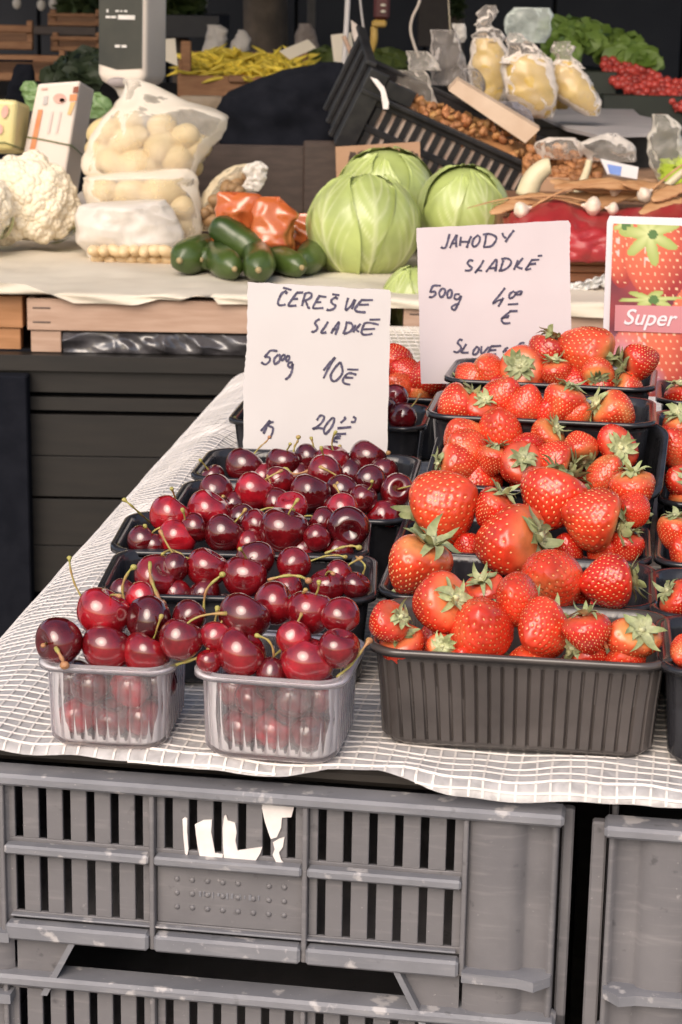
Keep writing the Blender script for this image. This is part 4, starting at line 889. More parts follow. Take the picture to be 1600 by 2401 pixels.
ST1 = [  # CERESNE SLADKE / 500g 10 E / 1g 20 00 E
 [(428, 142), (470, 152), (512, 165)], [(465, 172), (420, 195), (395, 240), (380, 285), (395, 312), (440, 308), (455, 302)], [(470, 178), (455, 205)],
 [(560, 190), (625, 188)], [(565, 190), (520, 250), (485, 300), (490, 318), (560, 315)], [(520, 252), (575, 250)],
 [(645, 195), (630, 250), (612, 320)], [(640, 200), (680, 190), (705, 205), (695, 240), (640, 270)], [(645, 268), (660, 300), (672, 335), (690, 332)],
 [(770, 222), (850, 232)], [(780, 225), (745, 280), (720, 330), (735, 342), (820, 338)], [(750, 282), (800, 282)],
 [(905, 205), (975, 215)], [(945, 225), (930, 245)], [(960, 250), (930, 240), (895, 265), (905, 295), (935, 315), (920, 345), (875, 360), (850, 352)],
 [(1060, 240), (1045, 290), (1035, 345), (1045, 355), (1085, 320), (1115, 270), (1125, 255)], [(1128, 255), (1110, 310), (1095, 350)],
 [(1180, 262), (1300, 262)], [(1190, 262), (1150, 310), (1125, 355), (1160, 375), (1230, 380)], [(1160, 308), (1260, 305)],
 [(785, 445), (750, 465), (740, 490), (760, 520), (755, 550), (720, 570), (705, 562)], [(865, 470), (835, 520), (800, 572), (820, 580), (850, 572)],
 [(895, 585), (920, 540), (955, 490), (970, 480), (960, 530), (935, 598)], [(905, 545), (950, 545)],
 [(1045, 475), (1035, 530), (1010, 588)], [(1035, 478), (1085, 485), (1105, 520), (1080, 565), (1015, 590)],
 [(1130, 500), (1120, 545), (1110, 575)], [(1180, 490), (1140, 545), (1165, 570)], [(1265, 452), (1370, 450)], [(1210, 490), (1260, 480), (1355, 500)], [(1215, 490), (1195, 545), (1190, 580), (1220, 598), (1295, 588)], [(1205, 545), (1320, 540)],
 [(375, 755), (310, 750), (275, 785), (250, 815)], [(250, 815), (295, 815), (300, 850), (258, 885), (218, 862)],
 [(385, 790), (345, 830), (350, 880), (395, 850), (400, 800), (385, 790)], [(440, 785), (412, 815), (422, 845), (450, 815), (440, 785)], [(482, 795), (458, 825), (468, 855), (492, 825), (482, 795)],
 [(525, 865), (490, 868), (478, 895), (505, 915), (525, 875)], [(525, 875), (515, 950), (490, 1000), (450, 1032)],
 [(820, 945), (870, 880), (935, 815)], [(935, 815), (880, 900), (820, 1020)],
 [(985, 860), (930, 920), (892, 985), (900, 1035), (935, 1045), (985, 1000), (1005, 950), (995, 895), (985, 860)],
 [(1050, 932), (1160, 935)], [(1140, 985), (1080, 968), (1040, 985), (1010, 1030), (1020, 1065), (1080, 1080)], [(1030, 1010), (1110, 1015)],
 [(215, 1530), (260, 1475), (305, 1425)], [(305, 1425), (270, 1490), (240, 1555)], [(340, 1440), (300, 1450), (290, 1475), (320, 1490), (335, 1495)], [(335, 1495), (325, 1550), (300, 1600)],
 [(755, 1425), (790, 1380), (825, 1390), (815, 1430), (770, 1480), (715, 1510), (760, 1500), (815, 1505)],
 [(905, 1400), (860, 1450), (825, 1510), (835, 1555), (870, 1530), (910, 1470), (925, 1410), (905, 1400)],
 [(1020, 1390), (1030, 1410), (985, 1450)], [(1105, 1390), (1130, 1405), (1120, 1440), (1085, 1440)], [(955, 1502), (1090, 1490)],
 [(935, 1558), (1040, 1555)], [(990, 1575), (940, 1590), (920, 1625), (960, 1635)], [(930, 1600), (985, 1600)]]
write(c1, p1, n1, ST1, (560, 640), 380 / 1568, 0.0021, M_ink)
c2, p2, n2 = card('price_card', [(977, 535), (1333, 517), (1338, 525), (1336, 600), (1340, 790), (1342, 900), (988, 900)], 1.885, 0.06, M_sign2, 'pinkish handwritten price card behind the piled strawberries', jag=0.0004)
ST2 = [[(370, 190), (355, 250), (335, 310), (310, 320), (292, 308)], [(372, 320), (405, 250), (435, 200), (430, 250), (432, 312)], [(390, 278), (440, 275)],
 [(475, 215), (465, 300)], [(470, 262), (560, 262)], [(570, 210), (545, 265), (528, 318)], [(625, 205), (590, 240), (580, 290), (605, 305), (640, 270), (648, 220), (620, 200)],
 [(705, 195), (700, 250), (685, 310)], [(675, 195), (740, 190), (795, 215), (795, 250), (755, 300), (680, 312)], [(855, 180), (865, 210), (890, 228)], [(962, 155), (920, 210), (882, 265)],
 [(588, 440), (560, 430), (535, 455), (550, 480), (575, 500), (555, 525), (510, 525)], [(685, 430), (650, 490), (602, 550)], [(620, 520), (670, 528)], [(705, 540), (750, 480), (800, 425), (800, 480), (790, 535)], [(735, 508), (800, 500)],
 [(865, 430), (850, 480), (835, 525)], [(845, 420), (900, 415), (935, 440), (920, 485), (870, 520), (820, 528)], [(1000, 430), (980, 480), (960, 520)], [(1045, 410), (1000, 465), (990, 490), (1040, 510)],
 [(1180, 392), (1222, 388)], [(1120, 430), (1195, 425)], [(1125, 430), (1095, 480), (1070, 518), (1120, 508)], [(1095, 470), (1165, 462)],
 [(290, 665), (225, 665), (205, 690), (190, 730)], [(195, 725), (235, 720), (240, 745), (210, 770), (180, 768)], [(300, 690), (275, 730), (290, 770), (320, 750), (330, 705), (300, 688)], [(375, 700), (350, 730), (355, 775), (385, 765), (390, 715), (370, 698)],
 [(465, 745), (425, 745), (415, 780), (445, 790), (475, 760)], [(478, 755), (460, 810), (430, 870), (410, 890), (388, 865), (420, 840), (460, 830)],
 [(880, 685), (830, 750), (768, 828), (820, 800), (865, 795)], [(865, 775), (840, 820), (818, 858)], [(965, 715), (925, 740), (920, 780), (955, 770), (985, 735), (1005, 720), (1035, 720), (1020, 745), (985, 745), (970, 720)], [(905, 838), (1002, 832)],
 [(918, 900), (995, 898)], [(925, 905), (880, 940), (848, 975), (870, 1010), (930, 1008)], [(860, 960), (915, 955)], [(850, 968), (920, 938)],
 [(490, 1170), (465, 1160), (445, 1190), (470, 1220), (475, 1250), (440, 1278), (405, 1268)], [(525, 1200), (500, 1240), (480, 1278), (545, 1280)], [(620, 1225), (590, 1265), (590, 1298), (625, 1285), (640, 1240), (610, 1225)],
 [(665, 1220), (660, 1275), (675, 1290), (730, 1225)], [(750, 1222), (735, 1260), (725, 1295), (800, 1295)], [(750, 1222), (845, 1218)], [(735, 1260), (800, 1255)],
 [(860, 1280), (885, 1245), (910, 1235)], [(885, 1250), (900, 1280), (940, 1268), (965, 1240)], [(1060, 1195), (1035, 1190), (1005, 1215), (1030, 1240), (1060, 1250)]]
write(c2, p2, n2, ST2, (960, 500), 400 / 1568, 0.0021, M_ink)
# small stakes that hold the two cards up
for o, (x, y), Y, lab in ((c1, (740, 1080), 1.781, 0), (c2, (1160, 890), 1.893, 0)):
    t = at(x, y - 150, Y + .012); b = MB(); b.tube([(t.x, t.y, TZ + .002), (t.x, t.y + .004, t.z)], 0.002, 6); b.build('stake', M_wood, o)

# strawberry advertising poster at the right
po = thing('poster', at(1520, 900, 1.97), 'white-framed strawberry advertising poster with the word Super', 'poster')
npz = Vector((0, -math.cos(.07), math.sin(.07))); pp0 = at(1420, 510, 1.95)
def pq(pts, off): return [onpl(x, y, pp0 + npz * off, npz) for x, y in pts]
def flat(name, pts, off, m, lab=None, th=0.0003):
    P = pq(pts, off); b = MB()
    if (P[1] - P[0]).cross(P[2] - P[1]).dot(npz) > 0: P = P[::-1]
    b.poly(P, -npz, th); o = b.build(name, m, po)
    if lab: o['label'] = lab
    return o
M_pwhite = mat('poster_margin', (0.80, 0.74, 0.77), (0.76, 0.70, 0.73), 0.3, 20)
M_pr = mat('poster_red', (0.60, 0.10, 0.06), (0.48, 0.07, 0.06), 0.3, 14); M_pr2 = mat('poster_light_red', (0.72, 0.15, 0.09), (0.78, 0.24, 0.15), 0.3, 22)
M_pd = mat('poster_dark', (0.07, 0.03, 0.06), (0.16, 0.05, 0.07), 0.3, 20); M_pg = mat('poster_green', (0.42, 0.50, 0.14), (0.60, 0.62, 0.28), 0.3, 50)
M_pp = mat('poster_pink_band', (0.62, 0.25, 0.27), (0.58, 0.22, 0.25), 0.3, 10); M_pl = mat('poster_lilac', (0.55, 0.30, 0.42), (0.42, 0.30, 0.48), 0.3, 30)
M_ps = mat('poster_seed_print', (0.85, 0.62, 0.5), (0.8, 0.5, 0.36), 0.3, 30)
flat('backing', [(1430, 506), (1900, 520), (1900, 930), (1405, 930), (1414, 790), (1424, 520)], -0.0016, M_pwhite, th=0.0014)
# the printed strawberry picture: colours of the print held per point of a fine grid
nx_, ny_ = 150, 150; X0, X1, Y0_, Y1_ = 1438, 1900, 524, 930
def lerp3(a, b, t): return tuple(a[i] + (b[i] - a[i]) * t for i in range(3))
berries = [(1462, 585, 40, 90, 0.0), (1548, 598, 84, 108, .06), (1730, 610, 90, 112, -.05), (1545, 842, 104, 112, .0), (1760, 840, 100, 104, 0), (1650, 735, 70, 80, .2)]
def print_col(x, y):
    n0 = noise.noise(Vector((x * .02, y * .02, 1))); c = lerp3((.16, .035, .05), (.34, .05, .06), .5 + n0)
    for bx, by, rx, ry, rt in berries:
        dx, dy = (x - bx) / rx, (y - by) / ry; d = dx * dx * (1 + .35 * max(0, dy)) + dy * dy
        if d < 1:
            sh = (1 - d) ** .5; lgt = max(0, -.5 * dx - .35 * dy + .75 * sh); c = lerp3((.36, .035, .035), (.80, .17, .09), min(1, lgt * 1.1 + .12 * n0))
            sx, sy = (x - bx) / 17 + (int((y - by) // 17) % 2) * .5, (y - by) / 17; fx, fy = sx - math.floor(sx) - .5, sy - math.floor(sy) - .5
            if fx * fx * 9 + fy * fy * 3.2 < .11: c = (.88, .58, .36)
            if abs(dx + .30) < .10 and -.5 < dy < .2 and noise.noise(Vector((x * .12, y * .07, 5))) > .1: c = lerp3(c, (.9, .7, .65), .7)
    def leaf(cx, cy, R, n, ph, sq):
        dx, dy = (x - cx), (y - cy) / sq; r = math.hypot(dx, dy); a = math.atan2(dy, dx); lim = R * (.42 + .58 * abs(math.cos(n * .5 * (a + ph))) ** 1.6) * (1 + .2 * noise.noise(Vector((a * 2, cx, 0)))); return r < lim, r / max(lim, 1)
    for (cx, cy, R, n, ph, sq) in ((1524, 545, 74, 7, .4, 1.0), (1460, 526, 26, 5, 0, .8), (1530, 700, 72, 6, .2, .32), (1720, 545, 74, 7, .1, 1.0), (1735, 712, 70, 6, .5, .35)):
        ins, f = leaf(cx, cy, R, n, ph, sq)
        if ins: c = lerp3((.66, .70, .32), (.34, .42, .10), min(1, f * .9 + .2 * n0))
        if ins and (x - cx - 8) ** 2 + (y - cy - 2) ** 2 < 130: c = (.10, .20, .06)
    if y > 770: t = min(1, (y - 770) / 60); g_ = max(0, 1 - abs(x - 1470) / 55) * t; c = lerp3(c, (.55, .34, .48), g_ * .85); c = lerp3(c, (.30, .32, .50), .8 * max(0, 1 - math.hypot((x - 1535) / 40, (y - 890) / 40)))
    return c
V, colr, Fq = [], [], []
for i in range(ny_ + 1):
    for j in range(nx_ + 1):
        x = X0 + (X1 - X0) * j / nx_; y = Y0_ + (Y1_ - Y0_) * i / ny_; xx = x - (y - 524) * .036 * (1 - (x - X0) / (X1 - X0)); yy = y + (x - X0) * .032 * (1 - i / ny_); V.append(onpl(xx, yy, pp0 + npz * .0006, npz)); colr.append((*print_col(x, y), 1))
for i in range(ny_):
    for j in range(nx_): a = i * (nx_ + 1) + j; Fq.append((a, a + nx_ + 1, a + nx_ + 2, a + 1))
pm, pnt, pout = new_mat('poster_print'); pb = node(pnt, 'ShaderNodeBsdfPrincipled', Roughness=.35); pa = node(pnt, 'ShaderNodeAttribute', attribute_name='print'); lk(pnt, pa.outputs['Color'], pb.inputs['Base Color']); lk(pnt, pb.outputs[0], pout.inputs[0])
o = mk('strawberry_print', V, Fq, pm, po, True); ca_ = o.data.color_attributes.new('print', 'FLOAT_COLOR', 'POINT'); ca_.data.foreach_set('color', np.array(colr, np.float32).reshape(-1)); o['label'] = 'printed picture of ripe strawberries with green leaves'
flat('pink_band', [(1443, 715), (1900, 724), (1900, 792), (1441, 776)], 0.0022, M_pp, 'pale red band across the poster')
fc = bpy.data.curves.new('Super', 'FONT'); fc.body = 'Super'; fc.shear = 0.28; fc.size = 1.0; fc.offset = 0.012
fo = bpy.data.objects.new('tmp', fc); C.objects.link(fo); dg = bpy.context.evaluated_depsgraph_get(); me = bpy.data.meshes.new_from_object(fo.evaluated_get(dg)); C.objects.unlink(fo); bpy.data.objects.remove(fo)
Pa, Pb = pq([(1463, 760), (1588, 765)], 0.0032); ex = (Pb - Pa); xs = [v.co.x for v in me.vertices]; k = ex.length / (max(xs) - min(xs)); ex.normalize(); ey = npz.cross(ex).normalized()
vs = [Pa + ex * (v.co.x - min(xs)) * k + ey * v.co.y * k for v in me.vertices]
o = mk('lettering', vs, [tuple(p.vertices) for p in me.polygons], M_pwhite, po, False); o['label'] = 'white slanted word Super'
b = MB(); t = at(1500, 700, 1.965); b.tube([(t.x, 1.966, TZ + .002), (t.x, 1.975, t.z)], 0.003, 6); b.build('stake', M_wood, po)

# ================================================================== REAR COUNTER
RC = 2.74
def zat(y, Y=RC, x=800): return at(x, y, Y).z
ct = thing('market_counter', (0, 3.3, 0), 'dark stained wooden counter carrying the vegetables at the back', 'counter')
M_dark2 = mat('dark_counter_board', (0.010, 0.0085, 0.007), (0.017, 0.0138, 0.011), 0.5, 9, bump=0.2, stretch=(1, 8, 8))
ys = [(842, 879), (881, 932), (943, 974), (984, 1080), (1082, 1176), (1182, 1290), (1292, 1400)]
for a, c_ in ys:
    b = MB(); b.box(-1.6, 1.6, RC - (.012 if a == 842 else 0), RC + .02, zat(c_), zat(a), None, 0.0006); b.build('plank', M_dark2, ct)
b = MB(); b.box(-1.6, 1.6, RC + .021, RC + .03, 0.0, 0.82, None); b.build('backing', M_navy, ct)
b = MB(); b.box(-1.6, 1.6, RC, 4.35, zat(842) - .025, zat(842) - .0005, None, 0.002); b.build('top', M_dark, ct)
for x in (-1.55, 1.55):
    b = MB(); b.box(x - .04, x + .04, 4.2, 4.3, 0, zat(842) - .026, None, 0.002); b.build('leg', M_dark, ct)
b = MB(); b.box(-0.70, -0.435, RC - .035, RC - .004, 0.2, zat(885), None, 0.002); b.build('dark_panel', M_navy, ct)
ZC = zat(842)                                   # counter top
ZW = zat(703)                                   # crate top = level of the vegetables
# pale wooden fruit crates under the paper
def wood_crate(name, x0, x1, y0, depth, label, m=M_wood):
    c = thing(name, ((x0 + x1) / 2, y0 + depth / 2, ZC), label, 'crate', 'flat wooden crates under the paper')
    zb, zm, zt = ZC + .001, zat(788), zat(713)
    for x in (x0 + .004, x1 - .046):
        for y in (y0 + .004, y0 + depth - .03):
            b = MB(); b.box(x, x + .042, y, y + .026, zb, zm - .0005, None, .001); b.build('foot_block', m, c)
    for y in (y0, y0 + depth - .008):
        b = MB(); b.box(x0, x1, y, y + .008, zm, zt, None, .001); b.build('board', m, c)
    for x in (x0, x1 - .008):
        b = MB(); b.box(x, x + .008, y0 + .0085, y0 + depth - .0085, zm, zt, None, .001); b.build('end_board', m, c)
    for i in range(9):
        y = y0 + .012 + i * (depth - .06) / 8; b = MB(); b.box(x0 + .009, x1 - .009, y, y + .03, zt - .012, zt - .005, None, .001); b.build('slat', m, c)
    b = MB()
    for x in (x0 + .02,):
        for zz in ((zt * 2 + zm) / 3 + .002, (zt + zm * 2) / 3 - .003): b.tube([(x - .012, y0 - .0006, zz), (x + .012, y0 - .0006, zz)], .0012, 5)
    b.build('staples', mat('dark_staple', (.12, .08, .06)), c)
    return c
xa = at(63, 750, RC).x; xb = at(0, 750, RC).x
wood_crate('wooden_crate', xa, xa + .50, RC + .004, .42, 'pale wooden fruit crate left of the cherry card, stapled corner showing')
wood_crate('wooden_crate', xa - .52, at(48, 750, RC).x, RC + .02, .42, 'orange wooden crate cut by the left edge', mat('orange_crate_wood', (0.45, 0.22, 0.10), (0.36, 0.17, 0.07), .7, 10, bump=.3, stretch=(1.5, 10, 14)))
wood_crate('wooden_crate', xa + .52, xa + 1.05, RC + .004, .42, 'wooden crate behind the strawberry price card')
# crumpled dark plastic pushed under the pale crate
M_dkfilm = mat('dark_glossy_film', (0.05, 0.046, 0.05), (0.10, 0.095, 0.10), 0.16, 30, bump=0.25, bscale=30, bdist=0.008, coat=0.8)
P = np.zeros((26, 120, 3))
for i in range(26):
    for j in range(120):
        x = at(146 + 440 * j / 119, 800, RC).x; z = ZC + .001 + (zat(790) - ZC - .003) * i / 25
        v = Vector((x * 15, z * 22 + x * 6, 1.2)); d = .020 * (.5 - abs(noise.noise(v)) * 1.6) + .006 * (.5 - abs(noise.noise(v * 2.2)) * 1.5) + .001 * noise.noise(v * 6)
        P[i, j] = (x, RC + .012 - d * (.3 + math.sin(math.pi * i / 25)), z)
b = MB(); b.grid(P); tag(b.build('plastic_wrap', M_dkfilm, None, True), 'crumpled dark shiny plastic stuffed beneath the pale wooden crate', 'plastic wrap')

# cream paper sheet with a torn front edge
epx = [(-300, 680), (0, 677), (59, 680), (110, 698), (161, 717), (168, 722), (250, 722), (318, 724), (352, 715), (373, 709), (425, 713), (459, 697), (505, 703), (509, 718), (574, 718), (700, 716), (900, 720), (1000, 722), (1600, 740), (2200, 745)]
ex_ = [at(x, 700, RC - .006).x for x, _ in epx]; ez_ = [zat(y, RC - .006) for _, y in epx]
xs = np.linspace(-0.9, 1.0, 260); sv = [0, .0, .25, .5, .75, 1.0]; P = []
for k in range(5): P.append([(x, RC - .006 - .002 * math.sin(x * 60 + k), float(np.interp(x, ex_, ez_)) * (1 - k / 4) + (ZW + .001) * k / 4) for x in xs])
for i in range(1, 46):
    s_ = i / 45; P.append([(x, RC - .004 + .86 * s_, ZW + .002 + .004 * noise.noise(Vector((x * 9, s_ * 9, 0))) + .003 * noise.noise(Vector((x * 23, s_ * 25, 5)))) for x in xs])
b = MB(); b.grid(np.array(P)); tag(b.build('paper_sheet', M_paper, None, True), 'cream paper with a torn edge spread over the wooden crates', 'paper sheet')
# second netted sheet hanging at the rear right
nz_ = thing('net_sheet', at(960, 800, RC - .03), 'hanging netted plastic strip showing between the two price cards', 'plastic sheet')
P = np.zeros((14, 90, 3))
def back_sheet(x, t): return Vector((x, RC - .016 - .20 * t * t - .03 * t + .004 * noise.noise(Vector((x * 20, t * 5, 1))), zat(758) - (zat(758) - TZ - .01) * min(1, t * 1.35)))
xs2 = np.linspace(0.02, 0.9, 90)
for i in range(14):
    for j in range(90): P[i, j] = back_sheet(xs2[j], i / 13)
b = MB(); b.grid(P); b.build('film', film_mat('old_film', (0.62, 0.57, 0.47), .9, .3, .3, wr=.2), nz_, True)
b = MB()
for x in np.arange(0.02, 0.85, .011): b.tube([back_sheet(x + .02 * t, t) + Vector((0, -.002, 0)) for t in np.linspace(0, 1, 9)], .0008, 4, False)
for t in np.linspace(0.05, 1, 12): b.tube([back_sheet(x, t) + Vector((0, -.002, 0)) for x in np.linspace(.02, .9, 60)], .0008, 4, False)
o = b.build('net_threads', M_thread, nz_); o['kind'] = 'stuff'

# ================================================================== VEGETABLES ON THE COUNTER
# ---- cabbages
M_cab = attr_mat('cabbage_leaf', (0.44, 0.52, 0.17), (0.70, 0.74, 0.42), 'vein', 0.32, coat=0.15, nscale=16, namt=0.28, objcol=True, bump=.3, bscale=60)
def cab_leaf(rad, k, seed, cover):
    """one wrapping leaf: a patch of the ball with a wavy edge, a rib and side veins standing proud"""
    rng = random.Random(seed); nu_, nv_ = 46, 40; V = np.zeros((nv_, nu_, 3)); A = np.zeros((nv_, nu_))
    for i in range(nv_):
        t = i / (nv_ - 1)
        for j in range(nu_):
            s = -1 + 2 * j / (nu_ - 1); wdt = cover * (1 - .25 * t) * (math.sin(math.pi * min(.98, .12 + .72 * t))) ** .5
            lo = s * wdt; la = -1.42 + t * (2.75 + .10 * noise.noise(Vector((s * 2.5, seed, 0))) - .55 * s * s)
            rib = math.exp(-(lo / (.03 + .02 * (1 - t))) ** 2) * (1 - .6 * t)
            sv_ = 0
            for q in range(5):
                h_ = (q * 7 + seed * 13 + (5 if s > 0 else 0)) % 11 / 11.0; t0 = .03 + q * .15 + .06 * h_; tv = t0 + abs(s) ** (.9 + .3 * h_) * (.48 + .2 * h_) + .03 * noise.noise(Vector((s * 3, q, seed))); sv_ = max(sv_, math.exp(-((t - tv) / (.018 - .010 * abs(s))) ** 2) * (1 - .75 * abs(s)))
            vein = max(rib, sv_ * .75); e = max(abs(s), t)
            lift = k + .018 * vein + .045 * max(0, e - .84) * 7 * (.5 + .8 * noise.noise(Vector((s * 5, t * 5, seed * 2.0)))) + .016 * noise.noise(Vector((s * 3, t * 4, seed + .5)))
            r = rad * (1 + lift); V[i, j] = (r * math.cos(la) * math.sin(lo), -r * math.cos(la) * math.cos(lo), r * math.sin(la) * .95); A[i, j] = vein
    return V, A
def leaf_obj(V, A, m, par, M, name='leaf', attr='vein', tint=1.0):
    b = MB(); b.grid(V); me = bpy.data.meshes.new(name); me.from_pydata(b.v, [], b.f); me.update(); me.materials.append(m); me.polygons.foreach_set('use_smooth', [True] * len(me.polygons))
    a = me.attributes.new(attr, 'FLOAT', 'POINT'); a.data.foreach_set('value', np.clip(A.reshape(-1), 0, 1).astype(np.float32))
    o = inst(name, me, par, M); o.color = (tint, tint, tint, 1); return o
def cabbage(x, y, rp, Y, turn, label, seed, tilt=0.0):
    c = at(x, y, Y); r = rp * mpp(c); t = thing('cabbage', (c.x, c.y, c.z), label, 'cabbage', 'green cabbages'); rng = random.Random(seed)
    b = MB(); b.ball((0, 0, 0), (r * .97, r * .97, r * .93), 40, 26); me = bpy.data.meshes.new('head'); me.from_pydata(b.v, [], b.f); me.update(); me.materials.append(M_cab); me.polygons.foreach_set('use_smooth', [True] * len(me.polygons)); inst('head', me, t, Matrix.Identity(4))
    for i, (a, kk, cov) in enumerate(((0, .010, 1.15), (2.0, .022, 1.1), (4.1, .030, 1.15), (.85, .048, .80), (-1.25, .060, .85), (3.0, .04, 1.0))):
        V, A = cab_leaf(r, kk, seed + i, cov); leaf_obj(V, A, M_cab, t, Matrix.Rotation(tilt, 4, 'X') @ Matrix.Rotation(turn + a + rng.uniform(-.2, .2), 4, 'Z') @ Matrix.Rotation(rng.uniform(-.15, .15), 4, 'X'), tint=rng.uniform(.9, 1.1))
    return t
cabbage(855, 530, 126, 3.04, 0.3, 'largest pale green cabbage in front with long white veins', 3, -.15)
cabbage(905, 458, 112, 3.24, 1.3, 'cabbage propped behind the front cabbage, leafy top raised', 11, .3)
cabbage(1088, 492, 104, 3.10, -.3, 'rounded cabbage right of the front one, above the strawberry card', 19, .2)
cabbage(975, 700, 78, 2.84, .8, 'cabbage mostly hidden behind the left edge of the strawberry card', 27)

# ---- cucumbers
M_cuc = mat('cucumber_skin', (0.022, 0.045, 0.010), (0.060, 0.095, 0.020), 0.32, 9, bump=0.35, bscale=120, stretch=(1, 1, .25), coat=.2, bdist=.0015)
M_cucend = mat('cucumber_end', (0.38, 0.30, 0.15), (0.3, 0.22, 0.1), .6)
def cucumber(p, d, ln, r, bend, label, seed):
    rng = random.Random(seed); d = Vector(d).normalized(); sd = d.cross(Vector((0, 0, 1))).normalized(); n = 22; seg = 20; P = np.zeros((n, seg, 3)); p = Vector(p)
    u = sd; v = u.cross(d)
    for i in range(n):
        t = i / (n - 1); rr = r * max(.02, (1 - abs(2 * t - 1) ** 4.2) ** .5) * (1 + .06 * math.sin(t * 5 + seed)); c = p + d * ln * (t - .5) + sd * bend * (1 - (2 * t - 1) ** 2)
        for k in range(seg):
            q = 2 * math.pi * k / seg; w_ = rr * (1 + .035 * math.cos(q * 5) + .05 * noise.noise(Vector((t * 8, q, seed)))); P[i, k] = c + (u * math.cos(q) + v * math.sin(q)) * w_
    b = MB(); b.grid(P, True); o = b.build('cucumber', M_cuc, None, True); tag(o, label, 'cucumber', 'cucumbers laid in a row')
    b = MB(); b.ball(p + d * -ln * .497, (r * .2, r * .2, r * .2), 8, 5); b.build('blossom_end', M_cucend, o, True); return o
zc = ZW + .003
for i, (x, y, Y, r, ang, ln, lab) in enumerate(((452, 612, 2.93, .030, .25, .13, 'fat light green cucumber at the left end of the row'), (520, 628, 2.885, .026, -.30, .15, 'shiny cucumber, second from the left in the row'), (598, 632, 2.87, .029, -.10, .16, 'long dark cucumber in the middle of the row'),
        (662, 618, 2.91, .025, -.45, .14, 'dark cucumber, second from the right in the row'), (728, 612, 2.94, .027, .15, .14, 'dark cucumber with a pale blossom end at the right of the row'))):
    r *= .86; p = at(x, y, Y + .05); cucumber((p.x, p.y + .02, zc + r), (math.sin(ang), math.cos(ang), .06), ln, r, .004 * (-1) ** i, lab, i)
for i, (x, y, Y, r, d, ln, lab) in enumerate(((552, 560, 2.99, .024, (-.8, .3, .5), .09, 'short bright green cucumber lying across the top of the row'), (622, 572, 3.01, .019, (.2, 1, .1), .08, 'small cucumber end peeping over the middle of the row'), (500, 600, 3.0, .020, (.3, 1, .0), .10, 'slim cucumber wedged behind the second one'))):
    p = at(x, y, Y); cucumber(p, d, ln, r, .003, lab, 20 + i)

# ---- cauliflower
M_curd = mat('cauliflower_curd', (0.88, 0.79, 0.62), (0.82, 0.71, 0.53), .75, 12, bump=.3, bscale=240, bdist=.001)
M_cfleaf = mat('cauliflower_leaf', (0.42, 0.48, 0.18), (0.55, 0.6, 0.3), .5, 20)
def floret_mesh(seed):
    rng = random.Random(seed); b = MB()
    for i in range(26):
        z = 1 - i / 25 * 1.0; q = i * 2.4; s_ = math.sqrt(max(0, 1 - z * z)); rr = rng.uniform(.28, .42); b.ball((s_ * math.cos(q) * .72, s_ * math.sin(q) * .72, z * .62), (rr, rr, rr * .9), 8, 6)
    me = bpy.data.meshes.new('floret'); me.from_pydata(b.v, [], b.f); me.update(); me.materials.append(M_curd); me.polygons.foreach_set('use_smooth', [True] * len(me.polygons)); return me
FL = [floret_mesh(i) for i in range(3)]
def cauliflower(x, y, rp, Y, label, seed=0):
    c = at(x, y, Y); r = rp * mpp(c); t = thing('cauliflower', (c.x, c.y, c.z - r * .85), label, 'cauliflower'); rng = random.Random(seed); n = 90; h = r * .85
    for i in range(n):
        z = 1 - (i + .5) / n * 1.75; q = i * 2.39996; s_ = math.sqrt(max(0, 1 - z * z)); d = Vector((s_ * math.cos(q), s_ * math.sin(q), z))
        k = r * rng.uniform(.15, .24); pos = Vector((d.x * r * .86, d.y * r * .86, d.z * r * .8)) * rng.uniform(.95, 1.05)
        inst('floret', FL[rng.randrange(3)], t, Matrix.Translation(pos + Vector((0, 0, h))) @ quat_axis(d, rng.uniform(0, 6)) @ Matrix.Scale(k * 1.25, 4))
    b = MB(); b.ball((0, 0, h), (r * .86, r * .86, r * .78), 24, 16); me = bpy.data.meshes.new('core'); me.from_pydata(b.v, [], b.f); me.update(); me.materials.append(M_curd); inst('core', me, t, Matrix.Identity(4))
    for i in range(7):
        q = i * .9; P = []
        for tt in np.linspace(0, 1, 8):
            rr = r * (.45 + .62 * math.sin(tt * 1.6)); zz = r * (.02 + .75 * tt * tt); w_ = r * .32 * math.sin(math.pi * (.15 + .8 * tt)); cc = Vector((rr * math.cos(q), rr * math.sin(q), zz)); sd = Vector((-math.sin(q), math.cos(q), 0)); P.append([tuple(cc - sd * w_), tuple(cc), tuple(cc + sd * w_)])
        b = MB(); b.grid(np.array(P)); me = bpy.data.meshes.new('leaf'); me.from_pydata(b.v, [], b.f); me.update(); me.materials.append(M_cfleaf); me.polygons.foreach_set('use_smooth', [True] * len(me.polygons))
        if i in (0, 3): inst('leaf', me, t, Matrix.Identity(4))
    return t
cauliflower(68, 476, 112, 3.22, 'creamy white cauliflower head at the left edge', 2)
cauliflower(-70, 490, 95, 3.12, 'second cauliflower, only a floret showing at the left edge', 5)

